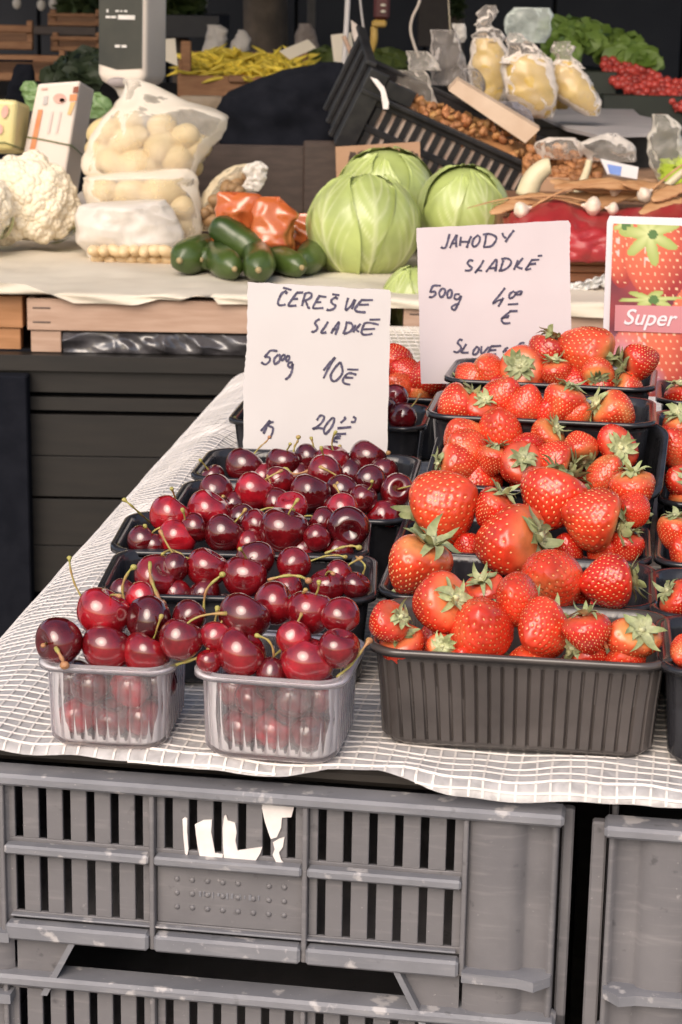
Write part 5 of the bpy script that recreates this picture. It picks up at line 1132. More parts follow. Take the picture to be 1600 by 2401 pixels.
# ---- potato bags
M_pot = mat('potato_skin', (0.70, 0.56, 0.29), (0.58, 0.42, 0.20), .55, 16, bump=.3, bscale=80)
M_bag = film_mat('thin_white_bag', (0.90, 0.84, 0.74), 0.24, 0.16, .6, wr=.7, wscale=20, milky=.10)
M_bag2 = film_mat('white_carrier_bag', (0.86, 0.81, 0.74), 0.78, 0.25, .5, wr=.5, wscale=24)
def potato(p, r, seed, label, group, par=None):
    rng = random.Random(seed); b = MB(); b.ball((0, 0, 0), (r * 1.3, r * .92, r * .88), 18, 12); M = Matrix.Rotation(rng.uniform(0, 3), 4, 'Z') @ Matrix.Rotation(rng.uniform(-.6, .6), 4, 'Y')
    vs = []
    for v in b.v:
        v = Vector(v); v = v * (1 + .12 * noise.noise(v / r * .8 + Vector((seed, 0, 0)))); vs.append(M @ v + Vector(p))
    o = mk('potato', vs, b.f, M_pot, None, True); tag(o, label, 'potato', group); return o
bag1 = loft('potato_bag', 3.24, [(186, 288, 330), (205, 290, 380), (235, 280, 445), (265, 258, 528), (290, 232, 532), (318, 212, 520), (345, 204, 492), (375, 199, 480), (402, 198, 465), (418, 215, 445)], .62, M_bag, None, .010, 16, ridg=.5, seed=1, maxd=.075)
tag(bag1, 'tall knotted clear bag of potatoes, topmost of the pile', 'potato bag', 'potato bags piled on the paper')
for i, (x, y, r, dy) in enumerate(((245, 310, .026, 0), (245, 360, .026, .01), (300, 330, .028, -.03), (330, 385, .030, -.035), (380, 340, .027, -.03), (415, 375, .028, -.03), (430, 325, .025, -.01), (465, 345, .022, 0), (275, 385, .026, -.03), (380, 300, .026, .02), (300, 285, .026, .02), (225, 385, .022, 0), (450, 390, .02, .01))):
    potato(at(x, y, 3.245 + dy * .35), r, i, f'yellow potato, {ORD[i]} one inside the topmost clear bag', 'potatoes in the topmost bag')
bag2 = loft('potato_bag', 3.20, [(395, 395, 440), (412, 215, 460), (430, 195, 462), (455, 194, 466), (480, 204, 468), (510, 230, 470), (545, 300, 470), (560, 340, 455)], .6, M_bag, None, .009, 18, ridg=.5, seed=2, maxd=.075)
tag(bag2, 'clear bag of potatoes in the middle of the pile', 'potato bag', 'potato bags piled on the paper')
for i, (x, y, r, dy) in enumerate(((245, 450, .026, -.02), (300, 455, .027, -.03), (380, 450, .030, -.035), (425, 490, .026, -.02), (300, 490, .026, -.02), (370, 500, .026, -.03), (440, 535, .022, 0), (410, 430, .024, .02))):
    potato(at(x, y, 3.21 + dy * .3), r, i + 30, f'pale potato, {ORD[i]} one inside the middle bag', 'potatoes in the middle bag')
bag3 = loft('produce_bag', 3.13, [(468, 368, 390), (478, 210, 400), (495, 178, 412), (520, 168, 425), (548, 172, 434), (570, 182, 436), (590, 198, 428)], .62, M_bag2, None, .009, 20, ridg=.6, seed=3, maxd=.085)
tag(bag3, 'folded white carrier bag lying at the bottom of the potato pile', 'carrier bag')
b = loft('produce_bag', 3.13, [(578, 205, 425), (600, 205, 420), (618, 220, 405), (628, 240, 390)], .6, M_bag, None, .002, 30, seed=4, maxd=.08)
tag(b, 'clear lower skin of the bottom bag with small onions inside', 'produce bag')
M_onion = mat('pale_onion_skin', (0.72, 0.56, 0.34), (0.62, 0.44, 0.24), .45, 30)
k = 0
for row, (yy, r, n) in enumerate(((588, .0105, 8), (607, .0115, 7), (600, .011, 7))):
    for i in range(n):
        p = at(222 + 190 * (i + .3 * row) / n, yy + 3 * math.sin(i * 3.1), 3.075 + row * .016); o = potato(p, r, 60 + k, f'small round pale onion, {ORD[i]} in the {["upper", "lower", "inner"][row]} row of the bottom bag', 'small onions in the bottom bag'); o.name = 'onion'; o['category'] = 'onion'; o.data.materials[0] = M_onion; k += 1

# ---- orange spice bags, netted bag
M_org = mat('orange_glossy_bag', (0.56, 0.16, 0.045), (0.44, 0.085, 0.025), .16, 8, bump=.3, bscale=14, bdist=.012, coat=.8)
for nm, rows, Y, lab, sd in (('spice_bag', [(450, 515, 580), (458, 510, 606), (490, 504, 603), (530, 498, 598), (570, 494, 596), (592, 492, 594)], 3.02, 'glossy orange bag at the left of the pair behind the cucumbers', 5),
        ('spice_bag', [(461, 620, 668), (470, 606, 678), (500, 602, 690), (535, 600, 698), (570, 598, 702), (590, 598, 700)], 3.00, 'glossy orange bag with a dark fold, right of the pair', 6),
        ('spice_bag', [(500, 708, 735), (515, 692, 742), (545, 680, 745), (580, 672, 745), (592, 680, 740)], 3.06, 'small orange bag squeezed against the big cabbage', 7)):
    tag(loft(nm, Y, rows, .55, M_org, None, .010, 13, ridg=1.3, seed=sd, maxd=.045, pw=2.8, dprof=[(0, .08), (.12, .15), (.4, .9), (.8, 1), (1, .3)]), lab, 'bag', 'glossy orange bags')
M_nut = film_mat('clear_nut_bag', (0.70, 0.60, 0.42), .35, .2, .4, wr=.6, wscale=40)
nb = loft('nut_bag', 3.22, [(384, 570, 590), (392, 540, 600), (410, 515, 590), (430, 495, 590), (455, 475, 575), (480, 460, 560), (510, 455, 540), (540, 458, 530)], .6, M_nut, None, .006, 30, ridg=.6, seed=9, maxd=.05)
tag(nb, 'clear bag of brown nuts with a tied white top behind the orange bags', 'nut bag')
o = loft('bag_top', 3.20, [(378, 600, 622), (390, 582, 628), (410, 575, 622), (430, 572, 610), (448, 575, 605)], .5, M_bag2, None, .008, 40, ridg=.8, seed=10, maxd=.03); adopt(o, nb)
M_nutb = mat('brown_nut', (0.30, 0.18, 0.08), (0.2, 0.11, 0.05), .6, 40)
nr = random.Random(4)
for i in range(26):
    t = nr.random(); x = 575 - 105 * t + nr.uniform(-22, 22); y = 415 + 110 * t + nr.uniform(-16, 16); o = potato(at(x, y, 3.215 + nr.uniform(-.03, .03)), .011, 120 + i, 'brown nut inside the clear bag behind the orange bags', 'nuts in the clear bag'); o.name = 'nut'; o['category'] = 'nut'; o.data.materials[0] = M_nutb

# ---- dark box and navy cloth behind
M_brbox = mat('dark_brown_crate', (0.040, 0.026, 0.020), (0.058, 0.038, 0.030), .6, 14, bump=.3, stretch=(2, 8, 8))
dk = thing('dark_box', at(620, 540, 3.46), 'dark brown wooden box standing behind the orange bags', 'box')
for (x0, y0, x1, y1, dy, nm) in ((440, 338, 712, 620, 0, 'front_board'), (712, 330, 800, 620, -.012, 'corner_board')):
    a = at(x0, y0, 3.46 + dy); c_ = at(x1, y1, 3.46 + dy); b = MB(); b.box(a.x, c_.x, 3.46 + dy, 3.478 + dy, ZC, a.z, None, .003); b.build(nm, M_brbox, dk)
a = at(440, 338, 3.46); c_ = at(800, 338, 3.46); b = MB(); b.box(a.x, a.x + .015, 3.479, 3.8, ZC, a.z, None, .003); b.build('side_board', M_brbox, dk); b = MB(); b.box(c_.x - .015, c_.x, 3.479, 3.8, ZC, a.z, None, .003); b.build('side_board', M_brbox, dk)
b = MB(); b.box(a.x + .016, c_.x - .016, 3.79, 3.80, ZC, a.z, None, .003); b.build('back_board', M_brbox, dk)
o = loft('dark_cloth', 3.72, [(146, 755, 805), (160, 690, 815), (178, 625, 830), (198, 575, 840), (220, 535, 850), (250, 512, 850), (290, 512, 845), (330, 508, 840), (370, 506, 835)], .5, M_navy, None, .016, 12, ridg=.6, seed=12, maxd=.07)
tag(o, 'heap of navy black cloth rising behind the dark box', 'cloth')
cb = card('cardboard_sign', [(787, 344), (985, 332), (988, 440), (790, 455)], 3.34, .1, M_brcard, 'brown cardboard sign with marker lettering above the cabbages', .003, cat='cardboard sign')
STK = [[(320, 170), (310, 200), (305, 240), (330, 250)], [(345, 175), (315, 215), (360, 250)], [(375, 170), (372, 200), (392, 170), (390, 205)], [(405, 170), (400, 205)], [(405, 172), (430, 175), (425, 195), (402, 190)], [(435, 180), (430, 205)], [(460, 155), (475, 150)],
 [(640, 190), (615, 195), (620, 225), (650, 220)], [(665, 180), (660, 215), (680, 225), (690, 185)], [(715, 180), (700, 195), (715, 210), (700, 225)], [(725, 180), (755, 178)], [(740, 180), (735, 225)], [(755, 225), (770, 185), (785, 225)], [(760, 210), (785, 208)]]
M_bink = mat('brown_black_marker', (.05, .03, .02), (.1, .06, .04), .7, 100)
write(cb[0], cb[1], cb[2], STK, (720, 300), 520 / 1568, .006, M_bink)

# ---- tilted black crate of dried walnuts
e1 = (RGT * .906 - UPV * .423 + Vector((0, .28, 0))).normalized(); e3 = (RGT * .42 + UPV * .9 + Vector((0, -.42, 0))); e3 = (e3 - e1 * e3.dot(e1)).normalized(); e2 = e3.cross(e1).normalized()
if e2.y < 0: e2 = -e2
Q0 = at(788, 338, 3.40); MC = Matrix(((e1.x, e2.x, e3.x, Q0.x), (e1.y, e2.y, e3.y, Q0.y), (e1.z, e2.z, e3.z, Q0.z), (0, 0, 0, 1)))
bc = thing('black_crate', Q0, 'tilted black slotted crate of dried brown pieces behind the cabbages', 'crate')
def cb_(name, x0, x1, y0, y1, z0, z1, m=M_blackmat, bev=.0015): b = MB(); b.box(x0, x1, y0, y1, z0, z1, MC, bev); return b.build(name, m, bc)
LC, HC, DC = .46, .098, .22; cb_('floor', 0, LC, 0, DC, -.004, 0); cb_('rim', -.004, LC + .004, -.008, .004, HC, HC + .008); cb_('rim', -.004, LC + .004, DC - .004, DC + .008, HC, HC + .008)
cb_('wall_band', 0.03, LC, 0, .003, .001, .016); cb_('wall_band', 0.03, LC, 0, .003, .040, .052); cb_('wall_band', .03, LC, 0, .003, .086, HC - .0003)
nsl = 22; pt = (LC - .05) / nsl
for i in range(nsl + 1):
    for z0, z1 in ((.0163, .0397), (.0523, .0857)): cb_('slat', .034 + pt * i, .034 + pt * i + pt * .58, 0, .003, z0, z1, bev=.0006)
cb_('corner_post', -.004, .030, -.006, .004, 0, .142); cb_('corner_post', LC - .02, LC + .004, -.006, .004, 0, .11); cb_('back_wall', 0, LC, DC - .003, DC, 0, HC); cb_('end_wall', LC - .003, LC, .005, DC - .004, 0, HC)
cb_('end_wall', -.003, 0, .005, DC - .004, 0, .142); 
for y in (.03, .10, .17): cb_('end_rib', -.012, -.0035, y, y + .012, 0, .142)
cb_('end_rim', -.014, .004, .005, DC, .1425, .150); cb_('shoulder', .031, .085, -.003, .003, HC + .009, .135)
M_liner = mat('pale_liner', (0.62, 0.50, 0.42), (0.52, 0.36, 0.28), .6, 30)
P = np.zeros((6, 50, 3))
for i in range(6):
    for j in range(50): P[i, j] = MC @ Vector((.04 + (LC - .06) * j / 49, .006 + .004 * noise.noise(Vector((j * .4, i * .5, 0))), .006 + (HC - .01) * i / 5))
b = MB(); b.grid(P); b.build('liner', M_liner, bc, True)
M_wal = mat('walnut_piece', (0.44, 0.22, 0.085), (0.30, 0.13, 0.05), .6, 3, bump=.4, bscale=8, objcol=True)
def wal_mesh(seed):
    b = MB(); b.ball((0, 0, 0), (1, .8, .55), 9, 6); vs = []
    for v in b.v: v = Vector(v); vs.append(v * (1 + .45 * noise.noise(v * 1.7 + Vector((seed * 7, 0, 0)))))
    me = bpy.data.meshes.new('walnut'); me.from_pydata(vs, [], b.f); me.update(); me.materials.append(M_wal); me.polygons.foreach_set('use_smooth', [True] * len(me.polygons)); return me
WM = [wal_mesh(i) for i in range(4)]; wr_ = random.Random(9)
b = MB(); P = np.zeros((10, 30, 3))
for i in range(10):
    for j in range(30): P[i, j] = MC @ Vector((.09 + (LC - .10) * j / 29, .008 + (DC - .02) * i / 9, HC * .74 + (.020 + .028 * j / 29) * math.sin(math.pi * min(1, i / 9 * 1.1 + .1)) + .008 * noise.noise(Vector((i * .6, j * .4, 3)))))
b.grid(P); o = b.build('heap_core', M_wal, bc, True); o['kind'] = 'stuff'
for i in range(205):
    u, v = wr_.random(), wr_.random() ** 1.2; p = MC @ Vector((.085 + (LC - .09) * u, .008 + (DC - .03) * v, HC * .78 + (.022 + .030 * u) * math.sin(math.pi * min(1, v * 1.1 + .1)) + wr_.uniform(0, .012)))
    o = bpy.data.objects.new('walnut_piece', WM[wr_.randrange(4)]); C.objects.link(o); o.matrix_basis = Matrix.Translation(p) @ quat_axis((wr_.uniform(-1, 1), wr_.uniform(-1, 1), wr_.uniform(-1, 1)), 0) @ Matrix.Scale(wr_.uniform(.0065, .011), 4)
    t = wr_.uniform(.7, 1.35); o.color = (t, t * wr_.uniform(.85, 1.1), t * .9, 1); tag(o, 'dried brown walnut piece heaped in the tilted black crate', 'walnut', 'walnut pieces in the tilted crate')
for i in range(85):
    x = wr_.uniform(1235, 1405); y = 340 + (x - 1235) * .18 + wr_.uniform(0, 1) ** .8 * 62; p = at(x, y, 3.44 - .10 * (y - 352) / 90)
    o = bpy.data.objects.new('walnut_piece', WM[wr_.randrange(4)]); C.objects.link(o); o.matrix_basis = Matrix.Translation(p) @ quat_axis((wr_.uniform(-1, 1), wr_.uniform(-1, 1), wr_.uniform(-1, 1)), 0) @ Matrix.Scale(wr_.uniform(.008, .013), 4)
    t = wr_.uniform(.55, 1.1); o.color = (t, t * .9, t * .85, 1); tag(o, 'dark brown walnut piece spilling right of the tilted black crate', 'walnut', 'walnut pieces right of the crate')
P = np.zeros((6, 24, 3))
for i in range(6):
    for j in range(24): P[i, j] = at(1225 + 190 * j / 23, 362 + 32 * j / 23 + 50 * i / 5, 3.47 - .11 * i / 5)
b = MB(); b.grid(P); o = b.build('walnut_bed', M_wal, None, True); o['kind'] = 'stuff'; tag(o, 'bed of brown nuts beneath the spilled walnut pieces', 'walnuts')
bst = MB(); w1 = [at(1052, 212, 3.48), at(1074, 188, 3.48), at(1266, 304, 3.44), at(1232, 336, 3.44)]; bst.poly(w1, Vector((0, 1, .3)).normalized(), .02)
tag(bst.build('paper_carton', mat('beige_carton', (.58, .44, .32), (.5, .36, .25), .7, 20)), 'long beige paper carton lying across the walnut crate', 'carton')

# ---- clear bags, yellow pasta bags on a grey slab
M_yel = mat('yellow_bag_content', (0.62, 0.44, 0.12), (0.54, 0.36, 0.09), .35, 30, bump=.3, bscale=40, coat=.6, bdist=.004)
M_clear = film_mat('clear_bag', (0.84, 0.77, 0.70), .10, .10, .35, wr=.7, wscale=26, milky=.12)
M_shelf = mat('grey_slab', (.42, .39, .39), (.36, .34, .34), .6, 12)
ZS = at(1340, 300, 3.6).z
b = MB(); sl = [atz(1262, 268, ZS), atz(1300, 250, ZS), atz(1468, 240, ZS), atz(1500, 270, ZS), atz(1528, 276, ZS), atz(1532, 312, ZS), atz(1400, 316, ZS), atz(1330, 300, ZS)]; b.poly([Vector((p.x, p.y, ZS)) for p in sl], (0, 0, -1), .006)
tag(b.build('grey_slab', M_shelf), 'pale grey slab on which the yellow bags rest', 'slab')
sup = thing('display_riser', (0.3, 3.9, ZC), 'dark riser that lifts the slab of yellow bags', 'riser')
b = MB(); b.box(.33, .56, 3.72, 4.1, ZC, ZS - .007, None, .003); b.build('body', M_dark, sup)
def ybag(rows, Y, toprows, lab, sd, maxd=.06):
    o = loft('yellow_bag', Y, rows, .7, M_yel, None, .005, 24, ridg=.4, seed=sd, maxd=maxd); tag(o, lab, 'bag', 'clear bags of yellow corn meal')
    t = loft('film_top', Y, toprows, .5, M_clear, None, .010, 34, ridg=.9, seed=sd + 1, maxd=.03); adopt(t, o); ex_r = [(y_ - 2 if i_ == 0 else y_, a_ - 5, b_ + 5) for i_, (y_, a_, b_) in enumerate(rows)]; s2 = loft('film', Y, ex_r, .72, M_clear, None, .008, 30, ridg=.5, seed=sd + 2, maxd=maxd + .006); adopt(s2, o); return o
ybag([(128, 1215, 1262), (140, 1192, 1280), (165, 1184, 1293), (195, 1184, 1301), (225, 1192, 1304), (250, 1212, 1302), (268, 1234, 1294), (277, 1250, 1284)], 3.62, [(78, 1195, 1225), (95, 1188, 1240), (115, 1195, 1270), (135, 1186, 1282), (150, 1180, 1288)], 'biggest yellow bag in the centre of the grey slab', 31)
ybag([(142, 1316, 1342), (155, 1298, 1356), (180, 1293, 1374), (205, 1298, 1390), (230, 1312, 1402), (252, 1342, 1408), (272, 1376, 1400)], 3.66, [(98, 1300, 1336), (120, 1290, 1345), (145, 1298, 1356), (160, 1296, 1368)], 'slanting yellow bag at the right end of the slab', 34)
ybag([(90, 1118, 1165), (110, 1110, 1178), (150, 1106, 1188), (200, 1110, 1190), (235, 1118, 1182), (252, 1132, 1168)], 3.74, [(12, 1130, 1166), (40, 1122, 1160), (58, 1120, 1150), (75, 1108, 1180), (98, 1108, 1184)], 'shaded yellow bag with a tall knotted top, left on the slab', 37)
tag(loft('yellow_bag', 3.72, [(226, 1296, 1320), (240, 1294, 1336), (256, 1304, 1330)], .7, M_yel, None, .003, 24, seed=40), 'small yellow bag end under the slanting one', 'bag', 'clear bags of yellow corn meal')
for i, (rows, Y, lab) in enumerate((([(165, 925, 1000), (185, 920, 1010), (215, 925, 1020), (250, 940, 1030), (275, 950, 1030)], 3.62, 'crinkled clear bag at the left end of the clear bags'), ([(70, 1012, 1065), (90, 1008, 1075), (130, 1005, 1090), (170, 1005, 1100), (200, 1015, 1100)], 3.80, 'tall clear bag standing behind the beige carton'),
        ([(160, 1085, 1115), (180, 1078, 1135), (210, 1072, 1140), (238, 1080, 1140)], 3.60, 'dark clear bag beside the shaded yellow bag'), ([(238, 1180, 1215), (255, 1170, 1240), (275, 1180, 1250), (292, 1200, 1250)], 3.52, 'small dark bag before the biggest yellow bag'), ([(322, 1285, 1345), (335, 1262, 1365), (352, 1258, 1372), (372, 1265, 1350)], 3.42, 'shiny clear bag lying on the walnuts'),
        ([(312, 1420, 1450), (330, 1370, 1475), (350, 1362, 1490), (378, 1380, 1490)], 3.40, 'wrinkled clear bag right of the walnuts'), ([(268, 1535, 1570), (300, 1530, 1600), (340, 1520, 1615), (390, 1525, 1615), (430, 1550, 1600)], 3.35, 'large empty clear bag at the right edge'), ([(18, 1215, 1290), (40, 1190, 1295), (70, 1185, 1290), (100, 1190, 1280)], 3.9, 'greenish white bag hanging above the yellow bags'), ([(55, 1062, 1090), (75, 1068, 1092), (100, 1064, 1090)], 3.85, 'small white bag top between the clear bags'), ([(120, 950, 1000), (140, 955, 1020), (165, 960, 1030)], 3.75, 'pale bag top at the back left of the clear bags'))):
    m_ = film_mat(f'clear_bag_{i}', [(.78, .70, .60), (.62, .56, .52), (.25, .23, .22), (.3, .28, .3), (.80, .72, .64), (.75, .70, .64), (.70, .66, .58), (.7, .76, .70), (.8, .76, .7), (.74, .68, .6)][i], [.12, .12, .3, .3, .1, .1, .12, .35, .7, .2][i], .1, .35, wr=.8, wscale=36, milky=.1)
    tag(loft('clear_bag', Y, rows, .55, m_, None, .011, 20, ridg=.5, seed=50 + i, maxd=.045), lab, 'bag', 'clear plastic bags on the back counter')
pk = card('seed_packet', [(1408, 372), (1498, 392), (1494, 420), (1425, 408)], 3.34, .6, M_white, 'small packet with a blue and white face right of the walnuts', .004, cat='packet')
b = MB(); q = [onpl(x, y, pk[1] + pk[2] * .001, pk[2]) for x, y in ((1424, 385), (1458, 391), (1455, 412), (1430, 407))]; b.poly(q, pk[2], .0006); b.build('blue_print', mat('blue_print', (.12, .2, .5), (.2, .3, .6), .5), pk[0])

# ================================================================== LEFT: SCALE, CARTONS, GREEN BAGS
M_beige = mat('beige_scale_plastic', (0.80, 0.71, 0.62), (0.74, 0.65, 0.55), .45, 8)
M_disp = mat('dark_scale_display', (0.030, 0.033, 0.030), (0.055, 0.055, 0.045), .25, 10)
M_mark = mat('pale_print', (0.75, 0.72, 0.68), (0.6, 0.57, 0.54), .5, 40)
sc0 = at(283, 100, 3.62); scq = thing('market_scale', (sc0.x, sc0.y, ZW), 'beige weighing scale column with a dark display at the left', 'scale')
k = mpp(sc0); th = R_(-20); MS = Matrix.Translation(at(283, 185, 3.62)) @ Matrix.Rotation(th, 4, 'Z') @ Matrix.Rotation(R_(-2), 4, 'X')
W2 = 118 * k / 2 / math.cos(th); DD = .095; HT = .42
rows = []
for z, ins in ((-.075, .046), (-.055, .042), (-.022, .030), (-.004, .006), (.008, .0), (HT - .01, 0), (HT, .008)):
    o = rrect(W2 - ins, DD / 2 - ins * .35, .010, 48); rows.append([tuple(MS @ Vector((x, y + DD / 2, z))) for x, y, _, _ in o])
b = MB(); b.grid(np.array(rows), True); b.f.append(tuple(range(48))[::-1]); b.f.append(tuple(6 * 48 + i for i in range(48))); b.build('housing', M_beige, scq, True)
o = rrect(W2 - .006, .5, .008, 40)
pts = [MS @ Vector((x, -.0015, .016 + (y + .5) * (HT - .03))) for x, y, _, _ in rrect(W2 - .005, .5, .008, 40)]; b = MB(); b.poly(pts[::-1] if (pts[1] - pts[0]).cross(pts[2] - pts[1]).y > 0 else pts, Vector((0, 1, 0)), .002); scd = b.build('display', M_disp, scq)
def smark(x0, x1, z0, z1, m=M_mark): b = MB(); b.box(x0, x1, -.0032, -.0018, z0, z1, MS); b.build('display_mark', m, scd)
for x0, x1, yy, h in ((278, 319, 37, 10), (248, 259, 37, 5), (261, 273, 37, 5), (250, 254, 23, 7), (272, 280, 23, 4), (284, 288, 23, 4), (293, 300, 23, 4), (271, 283, 103, 6), (287, 299, 103, 6)):
    cx = lambda q: (q - 283) * k / math.cos(th); zz = (178 - yy) * k; smark(cx(x0), cx(x1), zz - h * k / 2, zz + h * k / 2)
b = MB(); b.ball(MS @ Vector((-.004, -.001, -.006)), (.020, .006, .009), 20, 10); b.build('foot_button', mat('grey_button', (.35, .30, .29)), scq, True)
b = MB(); c_ = MS @ Vector((0, DD / 2, -.06)); b.tube([(c_.x, c_.y, ZW + .002), c_], .022, 16); b.build('stem', M_beige, scq, True)
b = MB(); b.box(c_.x - .12, c_.x + .14, c_.y - .10, c_.y + .16, ZW + .006, ZW + .04, None, .006); b.build('base', M_beige, scq)
def prism_px(name, front, Y, back, Yb, m, label, cat, rnd=.004):
    P = [at(x, y, Y) for x, y in front]; E_ = at(*back[1], Yb) - at(*back[0], Y); b = MB(); b.poly(P, E_, 1.0)
    o = b.build(name, m); md = o.modifiers.new('soft_edges', 'BEVEL'); md.width = rnd; md.segments = 3; return tag(o, label, cat), P, E_
M_ctn = mat('white_pink_carton', (0.80, 0.70, 0.62), (0.76, 0.66, 0.57), .45, 10)
ctn, CP, CE = prism_px('tall_carton', [(89, 196), (189, 189), (142, 484), (26, 490)], 3.38, [(189, 189), (223, 210)], 3.46, M_ctn, 'tall white carton with orange print leaning behind the cauliflower', 'carton')
cn = (CP[1] - CP[0]).cross(CP[3] - CP[0]).normalized()
if cn.y > 0: cn = -cn
def cprint(pts, m):
    P = [onpl(x, y, CP[0] + cn * .0012, cn) for x, y in pts]; b = MB(); b.poly(P, cn, .0005); b.build('print', m, ctn)
M_po = mat('orange_print', (.70, .24, .09), (.72, .34, .16), .5, 30); M_pbr = mat('brown_print', (.28, .09, .05), (.22, .07, .04), .5, 30); M_pgr = mat('grey_print', (.5, .46, .44), (.6, .55, .52), .5, 60); M_ppk = mat('pink_print', (.72, .46, .38), (.66, .3, .24), .5, 40)
for pts, m in (([(90, 257), (101, 257), (81, 358), (69, 356)], M_po), ([(164, 222), (182, 220), (180, 236), (163, 237)], M_po), ([(173, 204), (185, 202), (184, 217), (171, 218)], M_pbr), ([(103, 226), (113, 224), (110, 245), (100, 246)], M_pgr), (blob(140, 231, 15, 12), M_ppk), (blob(146, 235, 6, 5), M_pbr), ([(98, 207), (112, 206), (111, 210), (97, 211)], M_ppk), ([(166, 240), (178, 239), (166, 270), (158, 268)], mat('yellow_print', (.72, .45, .18), (.7, .5, .25), .5)), ([(120, 262), (126, 261), (116, 312), (109, 312)], mat('faint_print', (.74, .6, .55), (.7, .58, .52), .5)), ([(140, 262), (145, 261), (135, 312), (129, 312)], MATS['faint_print'])): cprint(pts, m)
M_band = mat('green_rubber_band', (.16, .18, .06), (.12, .14, .05), .5)
def band(px, Y0, par, r=.0012): b = MB(); b.tube([onpl(x, y, CP[0] + cn * .002, cn) if Y0 is None else at(x, y, Y0 + dy) for x, y, dy in px], r, 6); b.build('rubber_band', M_band, par, True)
P_ = [onpl(x, y, CP[0] + cn * .0015, cn) for x, y in ((62, 321), (100, 327), (168, 341))]; b = MB(); e = CE; b.tube(P_ + [P_[-1] + e * .5 + Vector((.002, -.001, -.006)), P_[-1] + e * 1.0 + Vector((.003, 0, -.012))], .0012, 6); b.build('rubber_band', M_band, ctn, True)
M_yc = mat('pale_yellow_pack', (0.72, 0.64, 0.32), (0.66, 0.56, 0.24), .4, 12)
yc, YP_, YE = prism_px('yellow_pack', [(-70, 228), (42, 234), (32, 352), (-70, 352)], 3.34, [(42, 234), (74, 246)], 3.42, M_yc, 'pale yellow pack beside the white carton at the left edge', 'pack', .008)
b = MB(); b.tube([at(-20, 334, 3.337), at(12, 334, 3.337), at(33, 342, 3.337), at(60, 352, 3.40)], .0012, 6); b.build('rubber_band', M_band, yc, True)
for q in (blob(12, 262, 8, 15, rot=.2), blob(0, 303, 7, 12)):
    b = MB(); P = [at(x, y, 3.3375) for x, y in q]; b.poly(P, Vector((0, -1, 0)), .0006); b.build('print', M_ppk, yc)
M_gbag = mat('green_carrier_bag', (0.24, 0.38, 0.15), (0.17, 0.28, 0.10), .35, 24, bump=.6, bscale=30, bdist=.01, trans=.25)
tag(loft('green_bag', 3.52, [(190, 60, 82), (200, 52, 92), (215, 52, 96), (235, 60, 100), (260, 66, 100)], .5, M_gbag, None, .006, 40, ridg=.7, seed=70), 'green carrier bag handle poking up left of the white carton', 'carrier bag', 'green carrier bags')
tag(loft('green_bag', 3.54, [(216, 222, 235), (228, 216, 250), (245, 214, 262), (262, 212, 262), (277, 208, 255)], .5, M_gbag, None, .006, 40, ridg=.6, seed=71), 'green carrier bag between the white carton and the scale', 'carrier bag', 'green carrier bags')
tag(loft('sack', 3.95, [(225, 425, 520), (235, 415, 535), (250, 420, 540), (262, 440, 530)], .5, mat('hessian_sack', (.42, .33, .24), (.36, .27, .18), .8, 30, bump=.3), None, .006, 18, ridg=.4, seed=72), 'low beige sack beneath the yellow bean crate', 'sack')

# ================================================================== RIGHT: GARLIC, RED BAG, WOODEN BOX
M_redb = mat('red_plastic_bag', (0.40, 0.032, 0.036), (0.30, 0.022, 0.026), .38, 10, bump=.2, bscale=16, bdist=.01)
P = np.zeros((22, 90, 3))
for i in range(22):
    t = i / 21
    for j in range(90):
        x = 1180 + 620 * j / 89; top = 500 - 26 * math.exp(-((x - 1300) / 60) ** 2) - 45 * max(0, (x - 1420) / 400) + (0 if x > 1200 else 12); yy = top + t * (612 - top)
        Y = 2.98 - .13 * math.sin(min(1, t * 1.6) * 1.57); p = at(x, yy, Y); d = noise.noise(Vector((x * .02, t * 3, 1))) * .01 + .008 * (.5 - abs(noise.noise(Vector((x * .03, t * 5 + x * .01, 7)))) * 2); P[i, j] = p + Vector((0, -d, d * .3))
b = MB(); b.grid(P); o = b.build('red_bag', M_redb, None, True); md = o.modifiers.new('thickness', 'SOLIDIFY'); md.thickness = .003; tag(o, 'red plastic bag hanging in front of the garlic at the right', 'bag')
wb = thing('wooden_box', at(1400, 690, 2.90), 'brown slatted wooden box under the red bag', 'box')
xl, xr = at(1300, 640, 2.89).x, at(1760, 640, 2.89).x; M_rw = mat('red_brown_wood', (.30, .12, .05), (.22, .085, .035), .6, 10, bump=.3, stretch=(1, 10, 14))
for y0, y1 in ((600, 622), (623.5, 640), (641.5, 662)):
    b = MB(); b.box(xl, xr, 2.885, 2.895, at(1400, y1, 2.885).z, at(1400, y0, 2.885).z, None, .0015); b.build('slat', M_rw, wb)
zb = at(1400, 690, 2.885).z; b = MB(); b.box(xl + .005, xr, 2.896, 3.10, ZW + .006, at(1400, 600, 2.885).z, None, .002); b.build('body', M_rw, wb)
b = MB(); b.box(xl, xr, 2.870, 2.8845, ZW - .02, at(1400, 695, 2.885).z, None, .001); b.build('base_slat', mat('grey_brown_wood', (.30, .2, .13), (.22, .15, .1), .7, 12, stretch=(1, 10, 14)), wb)
P = np.zeros((8, 40, 3))
for i in range(8):
    for j in range(40):
        p = at(1335 + 110 * j / 39, 690 - 26 * j / 39 - 24 * i / 7 + 6 * noise.noise(Vector((j * .3, i * .4, 2))), 2.862); P[i, j] = p + Vector((0, .012 * noise.noise(Vector((j * .25, i * .6, 4))), 0))
b = MB(); b.grid(P); o = b.build('foil_strip', mat('silver_white_paper', (.66, .65, .62), (.5, .5, .49), .3, 30, bump=.5), None, True); o.modifiers.new('t', 'SOLIDIFY').thickness = .001; tag(o, 'crumpled whitish strip lying across the wooden box', 'paper strip')
